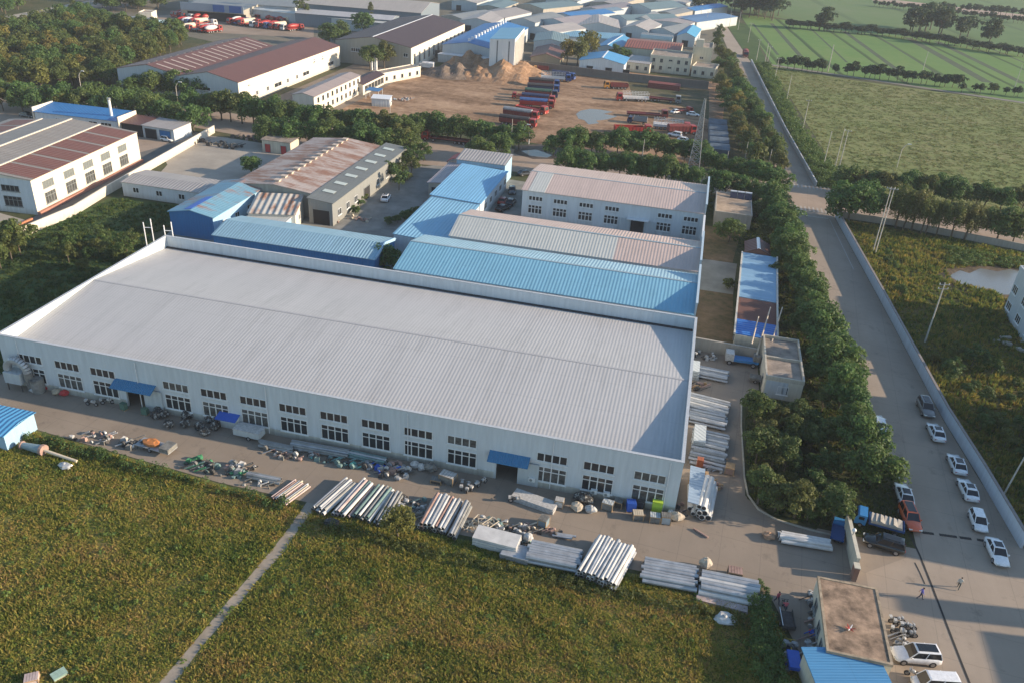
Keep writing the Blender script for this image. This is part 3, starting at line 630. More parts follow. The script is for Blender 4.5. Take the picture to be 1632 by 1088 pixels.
# the village of small workshops towards the horizon
V = [ # a, b, far, roof, rise, label
 ((920,41),(988,46),(996,33),R_gpale,2.2,'workshop with a grey and pinkish gable roof behind the long blue roof strip'),
 ((990,45),(1033,50),(1036,37),R_gpale,2.0,'workshop with a grey gable roof, middle one of the row behind the orange red roof'),
 ((1035,48),(1074,54),(1078,41),R_gmid,2.0,'workshop with a slate gable roof, right one of the row behind the orange red roof'),
 ((1079,57),(1108,60),(1110,46),corr('vivid light blue roof',(.07,.3,.5),'y',1,.03),1.8,'small hut with a vivid light blue roof near the road'),
 ((971,26),(999,33),(1007,13),R_teal,1.8,'workshop with a teal roof and white gable edge'),
 ((995,9),(1038,16),(1042,3),R_teal,2.4,'teal roofed hall at the top of the workshop quarter'),
 ((1008,31),(1035,34),(1036,22),R_gmid,1.6,'small slate roofed workshop beside the teal roofs'),
 ((1039,33),(1099,40),(1100,31),corr('pinkish flat roof',(.33,.29,.28),'y',1,.03),.5,'long low workshop with a pinkish roof'),
 ((1067,29),(1111,36),(1108,17),corr('dull blue roof',(.1,.2,.36),'y',1,.03,.3),.8,'long workshop with a dull blue roof by the road'),
 ((733,33),(787,38),(806,26),R_gpale,1.8,'pale grey gable workshop behind the blue factory'),
 ((752,22),(805,29),(815,16),corr('warm grey roof',(.3,.28,.27),'y',1,.03),1.6,'warm grey workshop roof second row behind the blue factory'),
 ((703,26),(737,31),(760,18),R_gmid,1.2,'slate roofed workshop next to the dark brown warehouse'),
 ((838,45),(882,53),(899,40),R_gpale,2.0,'pinkish grey gable workshop right of the tall white silo block'),
 ((856,32),(908,41),(920,27),corr('lilac grey gable roof',(.3,.27,.28),'y',1,.03),2.0,'lilac grey gable workshop behind the pinkish grey one'),
 ((815,32),(853,37),(866,22),R_gmid,1.4,'dull slate workshop between the two grey gables'),
 ((851,66),(905,70),(912,57),R_teal,1.4,'teal roofed shed right behind the dark red house'),
 ((823,8),(866,15),(880,1),R_teal,1.5,'open hall with a white gable at the top middle'),
 ((880,22),(915,28),(925,12),R_blue2,1.2,'small deep blue workshop roof'),
 ((760,10),(800,14),(812,3),R_teal,1.0,'teal roof at the top of the picture'),
 ((925,13),(960,18),(968,3),corr('grey mauve roof',(.23,.21,.23),'y',1,.03),1.0,'mauve grey workshop roof at the top'),
 ((905,20),(930,24),(940,8),corr('blue grey roof',(.15,.23,.3),'y',1,.03),1.0,'blue grey workshop roof beside the deep blue one'),
 ((1045,20),(1075,24),(1078,10),R_gmid,1.0,'slate roof right of the teal hall'),
 ((1080,14),(1108,18),(1106,3),R_blue2,1.0,'deep blue roof nearest the road at the top'),
 ((940,4),(985,9),(992,-8),corr('faded roof',(.28,.27,.27),'y',1,.03),1.2,'faded pale roof touching the top edge, left of the teal hall'),
 ((870,-2),(920,3),(930,-14),R_gmid,1.2,'slate roof touching the top edge'),
 ((720,2),(760,6),(775,-8),R_gpale,1.2,'pale roof touching the top edge beside the long halls'),
 ((1045,2),(1090,7),(1092,-8),R_gpale,1.2,'pale roof touching the top edge near the road'),
]
for a, b, c_, mt, rs, lb in V:
    pshed('workshop', lb, 'workshop', a, b, c_, 5, rs, mt, W_pale if rnd.random() < .6 else W_conc, axis='y', group='workshops of the far industrial quarter', doors=[('S', 4.5, 3, 3)], oh=.3, snap=1)
pshed('long_strip_shed', 'very long narrow light blue roof running behind the yellow poplars', 'shed', (882,57), (1001,64), (1003,57), 4, .6, corr('pale sky blue roof', (.16,.33,.45), 'x', 1, .03), W_pale, kind='mono', snap=1)
pshed('blue_shed', 'small light blue gable roof between the poplars and the orange red roof', 'shed', (950,75), (985,79), (998,62), 4, 1.4, corr('mid light blue roof', (.08,.29,.5), 'y', 1, .03), W_pale, axis='y', ridge=trim, snap=1)
S_ = pshed('sign_building', 'building with a pale blue banner fascia in the far quarter', 'building', (1021,57), (1072,62), (1073,58), 4.5, .3, R_gmid, W_pale, kind='mono', snap=1)
q = MB(); q.box(0, -.4, 3.6, S_['L'], -.15, 5.2); part('banner', q, plain('pale blue banner', (.3,.45,.55), .5), S_['root'])
# long halls at the top left
H1 = pshed('long_hall', 'very long hall with a beige ribbed roof at the top of the picture', 'hall', (470,5), (671,21.5), (710,7), 7, 3, corr('beige grey roof', (.36,.33,.3), 'x', 1.2, .03), wallmat('slate blue wall', (.14,.18,.22)), snap=1)
H2 = pshed('long_hall', 'long hall with a white and grey banded roof in front of the beige one', 'hall', (470,21), (625,33), (640,27), 6, 1.2, corr('banded pale roof', (.42,.42,.43), 'x', 9, .02, stripe=.25), wallmat('slate blue wall', (.14,.18,.22)), snap=1)
H3 = pshed('long_lean_to', 'thin bright white roofed lean-to in front of the banded hall', 'lean-to', (380,13), (617,38.5), (620,36), 5, .3, R_whiteE, W_pale, kind='mono', snap=1)
H4 = pshed('truck_showroom', 'low showroom with a long grey and blue fascia behind the parked trucks', 'showroom', (288,10), (388,17), (392,7), 6, .3, R_gmid, W_conc, kind='mono', snap=1)
q = MB(); q.box(0, -.5, 4.4, H4['L'], -.1, 8.0); part('fascia', q, plain('grey blue fascia', (.2,.25,.32), .5), H4['root'])
for u0, u1 in ((.52, .70), (.78, .97)): q = MB(); q.box(H4['L']*u0, -.62, 4.6, H4['L']*u1, -.505, 7.7); part('blue_panel', q, plain('blue sign panel', (.02,.08,.26), .4), H4['root'])
for i in range(9): q = MB(); u = 3+i*(H4['L']-6)/8; q.box(u, -.05, 0, u+4, -.004, 4); part('bay_opening_shade', q, opening_shade, H4['root'])  # near-black sheets on the wall paint the shade of open bays
pshed('long_hall', 'grey roofed hall behind the truck showroom', 'hall', (300,1), (470,12), (480,-6), 6, 1.5, R_gmid, W_pale, snap=1)
pshed('cabin', 'cream cabin with a row of roof posts at the edge of the truck yard', 'cabin', (221,21), (241,22), (244,18), 3.5, 0, R_conc, W_warm, kind='flat', snap=1)
pshed('long_grey_shed', 'grey roofed shed with a white edge and blue end by the wood', 'shed', (172,34), (222,40), (236,29), 4, .8, R_gmid, W_lblue, snap=1)
# ------------------------------------------------------------------ right side buildings
ys_ = [(2.4+i*.0, 0) for i in range(0)]
BS = thing('strip_building', 'narrow row building with a faded blue sheet roof, maroon middle and blue tarp end', 'building', (11.9, 127.3, 0), R_(-2.4)); BSd = dict(root=BS, L=6.6, W=38)
q = MB(); q.box(0,0,0,6.6,38,2.9); part('wall', q, W_cream, BS)
q = MB(); q.box(-.3,15.4,2.92,6.9,38,3.06); part('roof', q, corr('faded blue sheet roof', (.2,.36,.52), 'y', 5.5, .04, .2, stripe=.2), BS)
q = MB(); q.box(0,6,2.92,6.6,15.2,2.98); part('roof_deck', q, R_brick if 0 else plain('maroon deck', (.12,.055,.045), .9), BS)
q = MB(); q.box(-.1,0.2,2.92,6.7,5.9,3.06); part('blue_tarp', q, corr('blue tarp ribbed', (.02,.15,.5), 'y', .8, .05), BS)
for s in (-.35, 6.65): q = MB(); q.box(s, 0, 2.9, s+.3, 38, 3.25); part('edge_coping', q, wallmat('broken coping', (.5,.48,.43), .3), BS)
for i in range(9): window(BSd, 'W', 2.5+i*4, 1.0, 1.2, 1.2, 1, frame=grey_frame)
q = MB(); q.xprism([(38.2,2.9),(40,4.2),(42.2,2.9)], 1.5, 6.2, 'x'); 
RR = shed('maroon_hut', 'tiny hut with a maroon gable roof at the end of the blue strip roof', 'hut', (14.2, 166), (18.8, 166), 6.2, 2.9, 1.1, R_brown_y, W_brick, axis='y', ridge=trim)
GE = shed('flat_house', 'flat concrete roofed house in two bays beside the blue truck crane', 'house', (16.3, 113.4), (21.9, 113.4), 13.6, 3.4, 0, R_conc, W_cream, kind='flat', wins=[('S', 2.8, 1, 1.6, 1.4)], snap=1, coping=wallmat('pale broken parapet', (.42,.39,.32), .3, amount=0))
q = MB(); q.box(-.04, 6.3, 3.4, 5.64, 6.6, 3.85); part('parapet', q, wallmat('pale broken parapet', (.42,.39,.32), .3), GE['root'])
door(GE, 'W', 3, 1, 2.1); door(GE, 'W', 9, 1, 2.1)
q = MB(); q.box(0.2, -.08, .2, 3.4, -.01, 3.1); part('grey_panel', q, W_pale, GE['root'])
HT = shed('flat_hut', 'flat roofed hut with a solar water heater near the windowed block', 'hut', (7.3, 187.2), (15.6, 187.2), 15, 3.6, 0, M('rusty slab', (.3,.23,.17), .95, .4, .4), W_conc, kind='flat', parapet=.15, snap=1)
for i in range(3):
    q = MB(); q.tube((3.2+i*1.75, 13, 4.9), (4.8+i*1.75, 13, 4.9), .22, n=10); part('water_tank', q, trim, HT['root'])
    q = MB(); q.hexa([(3.2+i*1.75,11.2,3.7),(4.8+i*1.75,11.2,3.7),(4.8+i*1.75,12.9,4.75),(3.2+i*1.75,12.9,4.75)], [(3.2+i*1.75,11.2,3.78),(4.8+i*1.75,11.2,3.78),(4.8+i*1.75,12.9,4.83),(3.2+i*1.75,12.9,4.83)]); part('collector', q, plain('dark collector', (.03,.03,.05), .2), HT['root'])
# gate house
GA = at(1318,1037,3.3); GBp = at(1418,1046,3.3)
GH2 = shed('gate_house', 'flat roofed gate house with a stained brown roof', 'gate house', GA, GBp, (at(1312,921,3.3)-GA).length, 3.3, 0, M('stained brown roof', (.25,.175,.12), .95, .7, .7), W_cream, kind='flat', parapet=.14, snap=12, coping=M('dirty parapet', (.3,.24,.17), .9, .4, 1.5))
for u in (2, 4.4, 7.5): window(GH2, 'W', u, 1, 1.3, 1.3, 2, frame=grey_frame)
shed('blue_annex', 'bright blue ribbed sheet roof just below the gate house', 'annex', at(1316,1100,3.0)-Vector((0,1.5,0)), at(1432,1100,3.0)-Vector((0,1.5,0)), (at(1322,1040,3.0)-at(1316,1100,3.0)).length+1.2, 2.7, .35, corr('bright blue gate roof', (.06,.24,.46), 'y', .3, .015), W_cream, kind='mono', snap=14)
o = thing('red_ornament', 'small red and white spiky thing lying on the stained gate house roof', 'ornament', at(1354,1003,3.4)+Vector((0,0,0)))
for i in range(6): q = MB(); a = i*1.05; q.tube((0,0,.1), (.5*math.cos(a), .5*math.sin(a), .35), .09, .03, n=5); part('arm', q, [plain('red paint', (.4,.04,.03), .5), trim][i % 3 == 1], o)
# gate wall with piers
wallrun('gate_wall', 'short cream gate wall with a pier between the blue truck and the yard', [at(1344,842), at(1360,915)], 2.4, .3, W_cream, W_cream)
wallrun('gate_pier', 'brick gate pier at the end of the cream gate wall', [at(1358,916), at(1360,926)], 1.9, .55, W_brick, W_cream, cat='pier')
o = thing('globe_lamp', 'white globe lamp on the gate wall', 'lamp', at(1351,880)+Vector((0,.3,0))); q = MB(); q.tube((0,0,0),(0,0,3.0),.05,n=6); part('post', q, grey_frame, o); q = MB(); q.blob((0,0,3.2),(.25,.25,.25),1,0,8); part('globe', q, trim, o, smooth=True)
# low wall between earth plot and yard
wallrun('plot_wall', 'grey wall between the earth plot and the truck crane yard', [(5.3, 125.2), (15.6, 124.6)], 2.2, .25, W_conc)
# road wall (white, on the right of the road)
wp = [(20.1,424),(24.8,352),(28.9,290),(33.9,229.5)]
wallrun('road_wall', 'white roadside wall beyond the junction', wp, 1.3, .25, wallmat('grey white wall', (.45,.46,.47), .2), None)
wp2 = [(36.6,205.5),(40.2,158.5),(41.9,134.5),(43.2,116.2),(44.9,101.8),(46.2,88.0)]
wallrun('road_wall', 'long white roadside wall beside the parked cars', wp2, 2.1, .28, wallmat('white blue wall', (.5,.54,.6), .15, amount=.3), wallmat('dark wall top', (.2,.18,.17), .2))
wallrun('road_wall', 'low wall along the side street under the willows', [(36.6,205.8),(50,205.0),(90,196),(140,186)], 1.5, .25, W_conc)
q = at(1612,548)
E1 = shed('dormitory_block', 'pale grey block at the right edge, cut by the frame', 'building', (63.2,145), (80,145), 16, 9.2, 0, R_conc, wallmat('pale blue grey render', (.38,.42,.45), .12), kind='flat', snap=1)
E1b = shed('dormitory_block', 'unseen higher block added behind the pale grey one to shade the road', 'building', (77,138), (90,138), 13, 14, 0, R_conc, wallmat('pale blue grey render', (.38,.42,.45), .12), kind='flat', snap=1)  # out of frame, added to carry shade farther along the road
for z in (1.2, 4.6):
    for u in (2.8, 8.5, 14.2): window(E1, 'W', u, z, 2.4, 1.6, 3)
E2 = shed('dormitory_block', 'block standing beyond the right edge that shades the road', 'building', (73,88.5), (88,88.5), 36.5, 13.5, 0, R_conc, wallmat('pale blue grey render', (.38,.42,.45), .12), kind='flat', snap=1)
for z in (1.2, 4.6, 8.0, 11.2):
    for i in range(7): window(E2, 'W', 3+i*5, z-.4, 2.4, 1.6, 3)
E3 = shed('shade_caster', 'unseen narrow block added beyond the right edge to throw a thin band of shade', 'building', (75,79.3), (79,79.3), 2.4, 13.5, 0, R_conc, W_conc, kind='flat', snap=1)  # unseen blocker, added only for the thin band of shade by the gate
window(E3, 'W', 1.2, 9, 1, 1.2, 1)
E4 = shed('dormitory_block', 'unseen lower block added beyond the bottom right corner for its shade', 'building', (75,55), (90,55), 22.6, 11, 0, R_conc, W_pale, kind='flat', snap=1)  # unseen, added and sized for the shade at the lower right
for z in (1.2, 4.6, 8):
    for i in range(5): window(E4, 'W', 3+i*4, z, 2, 1.5, 3)
o = thing('debris', 'pale broken slabs heaped at the foot of the grey block', 'debris', at(1612,545))
for i in range(9): q = MB(); x, y = rnd.uniform(-4,3), rnd.uniform(-4,1); q.hexa([(x,y,0),(x+1.2,y,0),(x+1.2,y+.9,0),(x,y+.9,0)], [(x,y,.3),(x+1.2,y,.5),(x+1.2,y+.9,.4),(x,y+.9,.2)]); part('slab', q, W_conc, o)
# blue shed at left edge
bt = thing('blue_tarped_shed', 'bright blue sheet shed at the left edge of the picture', 'shed', at(0,716,0)+Vector((-4.4,0,0)), 0)
c1 = at(53,657,2.6)-bt.location; 
q = MB(); q.box(-6,0,0,c1.x,c1.y,2.45); part('wall', q, W_lblue, bt)
q = MB(); q.xprism([(-.3,2.35),(c1.y/2,2.75),(c1.y+.3,2.45),(c1.y+.3,2.53),(c1.y/2,2.85),(-.3,2.45)], -6.2, c1.x+.15, 'x'); part('roof', q, corr('shiny light blue roof', (.07,.28,.52), 'x', .7, .04), bt)
# ------------------------------------------------------------------ ground, roads, fields
g_base = fieldmat('rough ground', [(.035,.05,.02),(.05,.065,.028),(.085,.085,.045),(.12,.1,.06)], .03, .7, bmp=.12)
g_weed = fieldmat('weedy ground', [(.06,.085,.02),(.1,.12,.03),(.16,.15,.045),(.21,.15,.065)], .12, 1.1, bmp=.15)
g_dark = fieldmat('shady grass', [(.03,.065,.022),(.045,.085,.028),(.065,.1,.034),(.1,.11,.045)], .07, .9, bmp=.15)
g_conc = None
g_conc2 = M('pale concrete', (.3,.275,.235), .9, .2, .12)
g_court = M('courtyard concrete', (.2,.2,.18), .9, .3, .2)
def strip(name, pts, w, z, mat):
    P = [Vector((p[0], p[1], 0)) for p in pts]; l, r = [], []
    for i, p in enumerate(P):
        d = (P[min(i+1, len(P)-1)]-P[max(i-1, 0)]).normalized(); n = Vector((-d.y, d.x, 0))*w/2; l.append(p+n); r.append(p-n)
    me = bpy.data.meshes.new(name); k = len(P)
    me.from_pydata([(*v[:2], z) for v in l+r], [], [(i, k+i, k+i+1, i+1) for i in range(k-1)]); me.materials.append(mat); me.update()
    return link(name, me, kind='structure')
def roadmat(name, col, joints=None):
    mt, nt, b = _nt(name); p = pos(nt); st_ = noise(nt, mapv(nt, p, (1,1,1), 1.1), .35, 7, .75)
    n1 = noise(nt, p, .09, 7, .65); n2 = noise(nt, mapv(nt, p, (1, .12, 1), R_(4)), .8, 6, .7)
    c = ramp(nt, n1, [(.3, sc(col,.82)), (.7, sc(col,1.15))]); c = mix(nt, math_(nt, 'MULTIPLY', n2, .55), c, sc(col,.7))
    s = nt.nodes.new('ShaderNodeSeparateXYZ'); nt.links.new(mapv(nt, p, (1,1,1), R_(4.5)), s.inputs[0])
    for k, per in ((1, 5.0), (0, 4.6)):
        w = math_(nt, 'FRACT', math_(nt, 'DIVIDE', math_(nt, 'ADD', s.outputs[k], math_(nt, 'MULTIPLY', n2, .25)), per))
        c = mix(nt, ramp(nt, w, [(.0, (.6,.6,.6)), (.022, (0,0,0))]), c, sc(col, .5))
    c = mix(nt, ramp(nt, st_, [(.56, (0,0,0)), (.68, (.6,.6,.6))]), c, sc(col, .5))
    nt.links.new(c, b.inputs['Base Color']); b.inputs['Roughness'].default_value = .85
    bump(nt, b, noise(nt, p, 4, 4), .4, .01); MATS[name] = mt; return mt
g_conc = roadmat('yard concrete', (.255,.21,.165))
g_road = roadmat('concrete road', (.31,.255,.2))
g_street = roadmat('dusty street', (.33,.255,.195))
g_dirt = fieldmat('brown dirt lot', [(.10,.06,.035),(.2,.125,.075),(.31,.205,.13),(.43,.3,.2)], .09, .35, bmp=.15, stretch=(.3,1,1))
g_far = fieldmat('far ground', [(.10,.10,.08),(.15,.14,.11),(.2,.17,.13)], .01, .08, bmp=0)
S = 6000
sheet('ground', [(-S,-400),(S,-400),(S,S),(-S,S)], -.02, g_base)
W2 = lambda *a: [Vector((x, y, 0)) for x, y in a]
# concrete aprons
sheet('quarter_ground', px((120,20),(470,95),(700,100),(1140,120),(1150,40),(1160,-60),(100,-60)), .0, g_far)
sheet('factory_yard', W2((-140,80.2),(-97,77),(-80,73.4),(-50,70.6),(-30,70.3),(0,70.6),(16,71.2),(20.2,60),(20.2,30),(40,30),(47,60),(46.5,88),(26,90),(22,84),(17.2,84.5),(13.8,87.5),(13.2,104),(13.3,112),(16,113),(16,125),(5,126),(-95,82.5),(-140,86)), .004, g_conc)
sheet('inner_ground', W2((-97,121),(5.2,121),(5.2,198),(-60,203),(-100,205),(-105,150)), .006, g_court)
cy = sheet('courtyard', W2((-72,143),(-54,143),(-56,203),(-66,206),(-72,200)), .012, M('grey courtyard', (.19,.19,.175), .9, .3, .25))
sheet('main_road', W2((4,600),(-8,600),(6,499),(17.1,347),(26,212),(27.3,191),(28.9,165),(31.3,133),(33,110),(34.2,94),(32,82),(27,78),(26.5,60),(30,30),(62,30),(50,70),(46.6,88),(44.6,101.8),(43,116),(41.7,134.5),(40,158.5),(36.4,205),(38,214),(38.5,229),(33.9,229),(28.7,290),(20,424),(4.2,584)), .010, g_road)
sheet('side_street', W2((26,209),(38,209.5),(50,208),(95,200),(160,188),(160,198),(95,210),(55,221),(38,229.4),(26,228.5),(4,230),(-38,229),(-71,231),(-100,228),(-145,231),(-250,236),(-250,214),(-145,212),(-100,206),(-71,204.5),(-38,210),(4,213)), .014, g_street)
sheet('dirt_lot', W2((-113,250),(-95,244),(-60,240),(-20,236),(2,236),(8,250),(9,365),(-76,368),(-112,330)), .008, g_dirt)
sheet('lot_grass', px((1000,128),(1130,145),(1130,192),(1085,170),(1010,160)), .012, fieldmat('thin grass', [(.05,.06,.025),(.09,.085,.045),(.16,.12,.08)], .1, .6))
sheet('left_yard', W2((-152,205),(-128,206),(-100,204),(-100,166),(-124,166),(-128,178)), .008, g_conc2)
sheet('left_lane', W2((-127.5,120),(-134.5,206),(-150,212),(-141,183),(-137,180),(-131,130),(-140,121)), .012, M('asphalt lane', (.12,.115,.105), .9, .2, .3))
sheet('left_forecourt', W2((-230,178),(-146,188),(-141,181),(-134.6,206),(-150,212),(-230,213)), .016, g_street)
sheet('left_pavement', px((-60,372,0),(0,340,0),(58,356,0),(28,385,0),(0,392,0),(-60,400,0)), .02, g_conc2)
# vegetation grounds
sheet('near_field', W2((-140,20),(-44,20),(-39.8,43),(-38.6,56),(-38.0,69.6),(-50,70.4),(-80,73.2),(-97,76.6),(-140,78)), .002, g_weed)
sheet('near_field', W2((-37.9,20),(20,20),(19.9,60),(15.6,70.4),(0,70),(-30,69.6),(-37.0,69),(-37.8,56),(-39.0,43)), .002, g_weed)
sheet('field_path', W2((-36.9,70.4),(-37.1,65),(-37.0,62),(-37.7,57),(-37.8,54),(-38.5,48),(-38.5,43.4),(-39.8,30),(-41.4,30),(-39.9,43.4),(-39.5,48),(-39.1,54),(-38.8,57),(-38.4,62),(-38.3,65),(-38.3,70.4)), .02, M('path concrete', (.27,.235,.19), .9, .25, .6))
sheet('left_lawn', W2((-210,80),(-92,80),(-92,122),(-105,137),(-103,154),(-125,153),(-127,120),(-210,100)), .002, g_dark)
sheet('right_plot', W2((46.8,86),(44.9,101.8),(43.2,116.5),(41.9,134.5),(40.3,158.5),(36.9,205),(90,195.5),(220,175),(220,70),(52,70)), .002, fieldmat('golden plot', [(.04,.05,.018),(.07,.075,.024),(.12,.095,.03),(.16,.11,.045)], .06, .9, bmp=.2))
sheet('pond_mud', px((1490,430),(1530,424),(1632,424),(1720,430),(1720,515),(1632,492),(1590,480),(1560,470),(1520,464),(1500,450)), .012, fieldmat('brown mud', [(.06,.045,.03),(.1,.075,.05),(.16,.125,.085)], .3, 1.2))
sheet('pond', px((1512,440),(1530,431),(1545,436),(1562,428),(1590,433),(1610,429),(1632,434),(1700,440),(1700,500),(1640,482),(1620,481),(1608,470),(1590,470),(1578,460),(1560,462),(1548,453),(1535,455),(1524,447)), .02, plain('pond water', (.16,.17,.17), .15))
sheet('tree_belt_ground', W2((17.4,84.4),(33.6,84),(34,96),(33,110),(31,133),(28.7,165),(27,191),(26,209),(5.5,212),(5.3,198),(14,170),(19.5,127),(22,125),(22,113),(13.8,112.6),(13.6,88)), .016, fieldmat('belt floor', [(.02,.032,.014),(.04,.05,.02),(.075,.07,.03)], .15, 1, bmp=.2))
sheet('plot_slab', W2((5.3,150),(12,150),(12.8,166),(5.3,166)), .03, g_court)
sheet('earth_plot', W2((5.3,126),(12,125),(12,168),(13.9,186),(5.3,187)), .02, fieldmat('bare earth', [(.06,.06,.028),(.11,.09,.045),(.17,.115,.065),(.22,.15,.09)], .1, .6, bmp=.12))
sheet('verge', W2((20.4,424),(29,290),(34.2,229.6),(44,227),(60,240),(42,240),(35,300),(28,420),(22,560),(7,590),(5,584)), .002, fieldmat('bright verge', [(.03,.06,.02),(.05,.09,.025),(.075,.11,.035)], .08, .6))
sheet('fallow_field', W2((29,420),(42,239),(62,224),(150,208),(420,165),(420,330),(131,388),(60,404)), .004, fieldmat('fallow field grass', [(.12,.155,.048),(.15,.18,.06),(.18,.19,.075),(.22,.19,.1)], .03, .35, stretch=(.5,1,1), bmp=.05))
farm = fieldmat('crop field', [(.08,.165,.042),(.095,.185,.048),(.115,.2,.055),(.15,.2,.07)], .012, .2, stripes=(R_(-6), 26, (.03,.06,.022), .9), bmp=.1)
sheet('crop_field', W2((30,424),(132,392),(500,300),(700,460),(260,545),(60,602),(16,620)), .008, farm)
sheet('field_lane', W2((29.5,420),(131,388.5),(480,282),(480,288),(131,392),(29,424)), .02, M('grey lane', (.17,.16,.14), .9, .2, .1))
sheet('far_crops', W2((0,640),(60,606),(270,550),(720,462),(1500,700),(1500,1000),(700,1150),(200,1000),(0,800)), .008, fieldmat('far crops', [(.075,.14,.05),(.1,.165,.06),(.125,.17,.08)], .004, .05, stripes=(R_(-8), 60, (.045,.08,.035), .5), bmp=0))
for a_, b_, w_ in (((1229.5,37.7),(1276,90),2.5),((1345,50),(1433,114),3),((1445.6,60),(1574,132),5),((1493,66.6),(1632,134),4),((1290,44),(1350,100),1.2),((1395,56),(1500,122),1.2),((1200,38),(1240,88),1.5),((1560,70),(1680,120),1.5)): strip('field_ditch', px(a_, b_), w_, .016, M('ditch grass', (.035,.06,.024), .95, .3, .2))
sheet('far_lane', px((1390,-4),(1632,24),(1632,32),(1390,1)), .03, M('pale far lane', (.3,.22,.17), .9, .2, .05))
# left highway
sheet('highway', px((0,28),(180,-6),(300,-30),(340,-30),(200,4),(20,34),(-40,46),(-40,36)), .03, M('pale highway', (.3,.28,.24), .9, .1, .05))
sheet('highway_lane', px((0,37),(180,4),(300,-22),(330,-22),(210,9),(0,49)), .04, M('grey highway', (.16,.15,.14), .9, .1, .05))
# puddles
pud = plain('puddle water', (.14,.115,.09), .16)
sheet('puddle', px((918,182),(925,177),(940,174),(956,175),(978,179),(962,182),(984,186),(968,191),(950,193),(955,197),(938,199),(931,192),(922,190)), .03, pud)
sheet('puddle', px((830,241),(855,239),(880,248),(872,252),(845,249)), .03, pud)
mudm = M('dark mud', (.07,.05,.035), .7, .3, .5)
sheet('mud', px((822,232),(870,230),(900,246),(895,254),(850,254),(818,245)), .018, mudm)
# markings and kerbs
wpaint = M('worn road paint', (.36,.33,.29), .8, .3, 2)
for i in range(11):
    x = 27.5+i*1.0; sheet('road_marking', W2((x,207.5),(x+.45,207.5),(x+.45,211),(x,211)), .03, wpaint); sheet('road_marking', W2((x-.5,227),(x-.05,227),(x-.05,230),(x-.5,230)), .03, wpaint)
sheet('road_marking', W2((34.9,203),(35.1,203),(37.0,172),(36.8,172)), .03, wpaint)
sheet('road_marking', W2((29.5,203.4),(34.8,203.4),(34.8,203.9),(29.5,203.9)), .03, wpaint)
bk = plain('black rubber', (.015,.015,.015), .8)
def strip(name, pts, w, z, mat):
    P = [Vector((p[0], p[1], 0)) for p in pts]; l, r = [], []
    for i, p in enumerate(P):
        d = (P[min(i+1, len(P)-1)]-P[max(i-1, 0)]).normalized(); n = Vector((-d.y, d.x, 0))*w/2; l.append(p+n); r.append(p-n)
    me = bpy.data.meshes.new(name); k = len(P)
    me.from_pydata([(*v[:2], z) for v in l+r], [], [(i, k+i, k+i+1, i+1) for i in range(k-1)]); me.materials.append(mat); me.update()
    return link(name, me, kind='structure')
strip('road_joint', px((1450,850),(1466,885),(1484,930),(1503,980),(1530,1050),(1550,1100)), .22, .034, bk)
strip('road_crack', px((1458,896),(1466,912),(1474,930)), .12, .034, bk)
o = thing('speed_bump', 'black dotted speed bump across the road by the orange car', 'speed bump', at(1470,848))
for i in range(22):
    a = at(1472+i*4.6, 848+i*.62); 
    if i in (4,5,12,17,18): continue
    q = MB(); v = a-o.location; q.box(v.x-.17, v.y-.2, 0, v.x+.17, v.y+.2, .05); part('rubber_block', q, bk, o)
kc = M('pale kerb', (.4,.37,.3), .9, .2, 1)
def kerb(pts, h=.14, w=.2):
    b = MB()
    for i in range(len(pts)-1):
        a, c_ = Vector((*pts[i][:2], 0)), Vector((*pts[i+1][:2], 0)); d = (c_-a).normalized(); n = Vector((-d.y, d.x, 0))*w/2; H_ = Vector((0,0,h))
        b.hexa([a-n,c_-n,c_+n,a+n], [a-n+H_,c_-n+H_,c_+n+H_,a+n+H_])
    return link('kerb', b.mesh('kerb', kc), kind='structure')
kerb([(13.3,112),(13.2,104),(13.5,92),(13.9,88.2),(15.2,85.6),(17.2,84.4),(21,83.6),(25,83.4)])
kerb([(34.2,94),(33,110),(31.3,133),(28.9,165),(27.3,191),(26.2,207)])
# earth heaps in the lot
sheet('warehouse_yard', W2((-139,232),(-113,232),(-112,330),(-128,400),(-139,400)), .006, M('brown yard', (.17,.14,.11), .9, .35, .15))
sheet('truck_yard', px((255,25),(500,20),(500,62),(440,58),(330,52),(200,50)), .02, M('beige yard', (.26,.2,.15), .9, .3, .05))
def heap(label, cpx, rx, ry, h, seed, mat):
    c0 = at(*cpx); n = 26; V_, F_ = [], []
    rg = random.Random(seed); ph = [rg.uniform(0, 6) for _ in range(8)]
    for j in range(n+1):
        for i in range(n+1):
            u, v = i/n*2-1, j/n*2-1; r = math.sqrt(u*u+v*v)
            z = max(0, 1-r*r)**1.1*.75*(1+.35*math.sin(5*u+ph[0])*math.sin(6*v+ph[1])+.18*math.sin(13*u+ph[2]+3*v)+.12*math.sin(17*v+ph[3])+rg.uniform(-.07,.07))
            V_.append((c0.x+u*rx, c0.y+v*ry, z*h-.05))
    F_ = [(j*(n+1)+i, j*(n+1)+i+1, (j+1)*(n+1)+i+1, (j+1)*(n+1)+i) for j in range(n) for i in range(n)]
    me = bpy.data.meshes.new('earth_heap'); me.from_pydata(V_, [], F_); me.materials.append(mat); me.polygons.foreach_set('use_smooth', [False]*len(F_)); me.update()
    tag(link('earth_heap', me), label, 'heap')
sand = fieldmat('orange earth', [(.2,.12,.07),(.28,.175,.105),(.36,.24,.16)], .2, .8, bmp=.3); greyr = fieldmat('grey rubble', [(.1,.08,.065),(.16,.125,.1),(.23,.18,.14)], .3, 1.2, bmp=.3)
heap('large orange earth heap, right one in the dirt lot', (805,118), 17, 22, 6.0, 3, sand)
heap('smaller orange earth heap left of the large one', (748,105), 11, 14, 5.5, 4, sand)
heap('grey rubble heap in front of the orange earth heaps', (720,118), 12, 12, 4.0, 5, greyr)
heap('low sandy heap between the two orange ones', (765,122), 10, 10, 3.6, 6, sand)
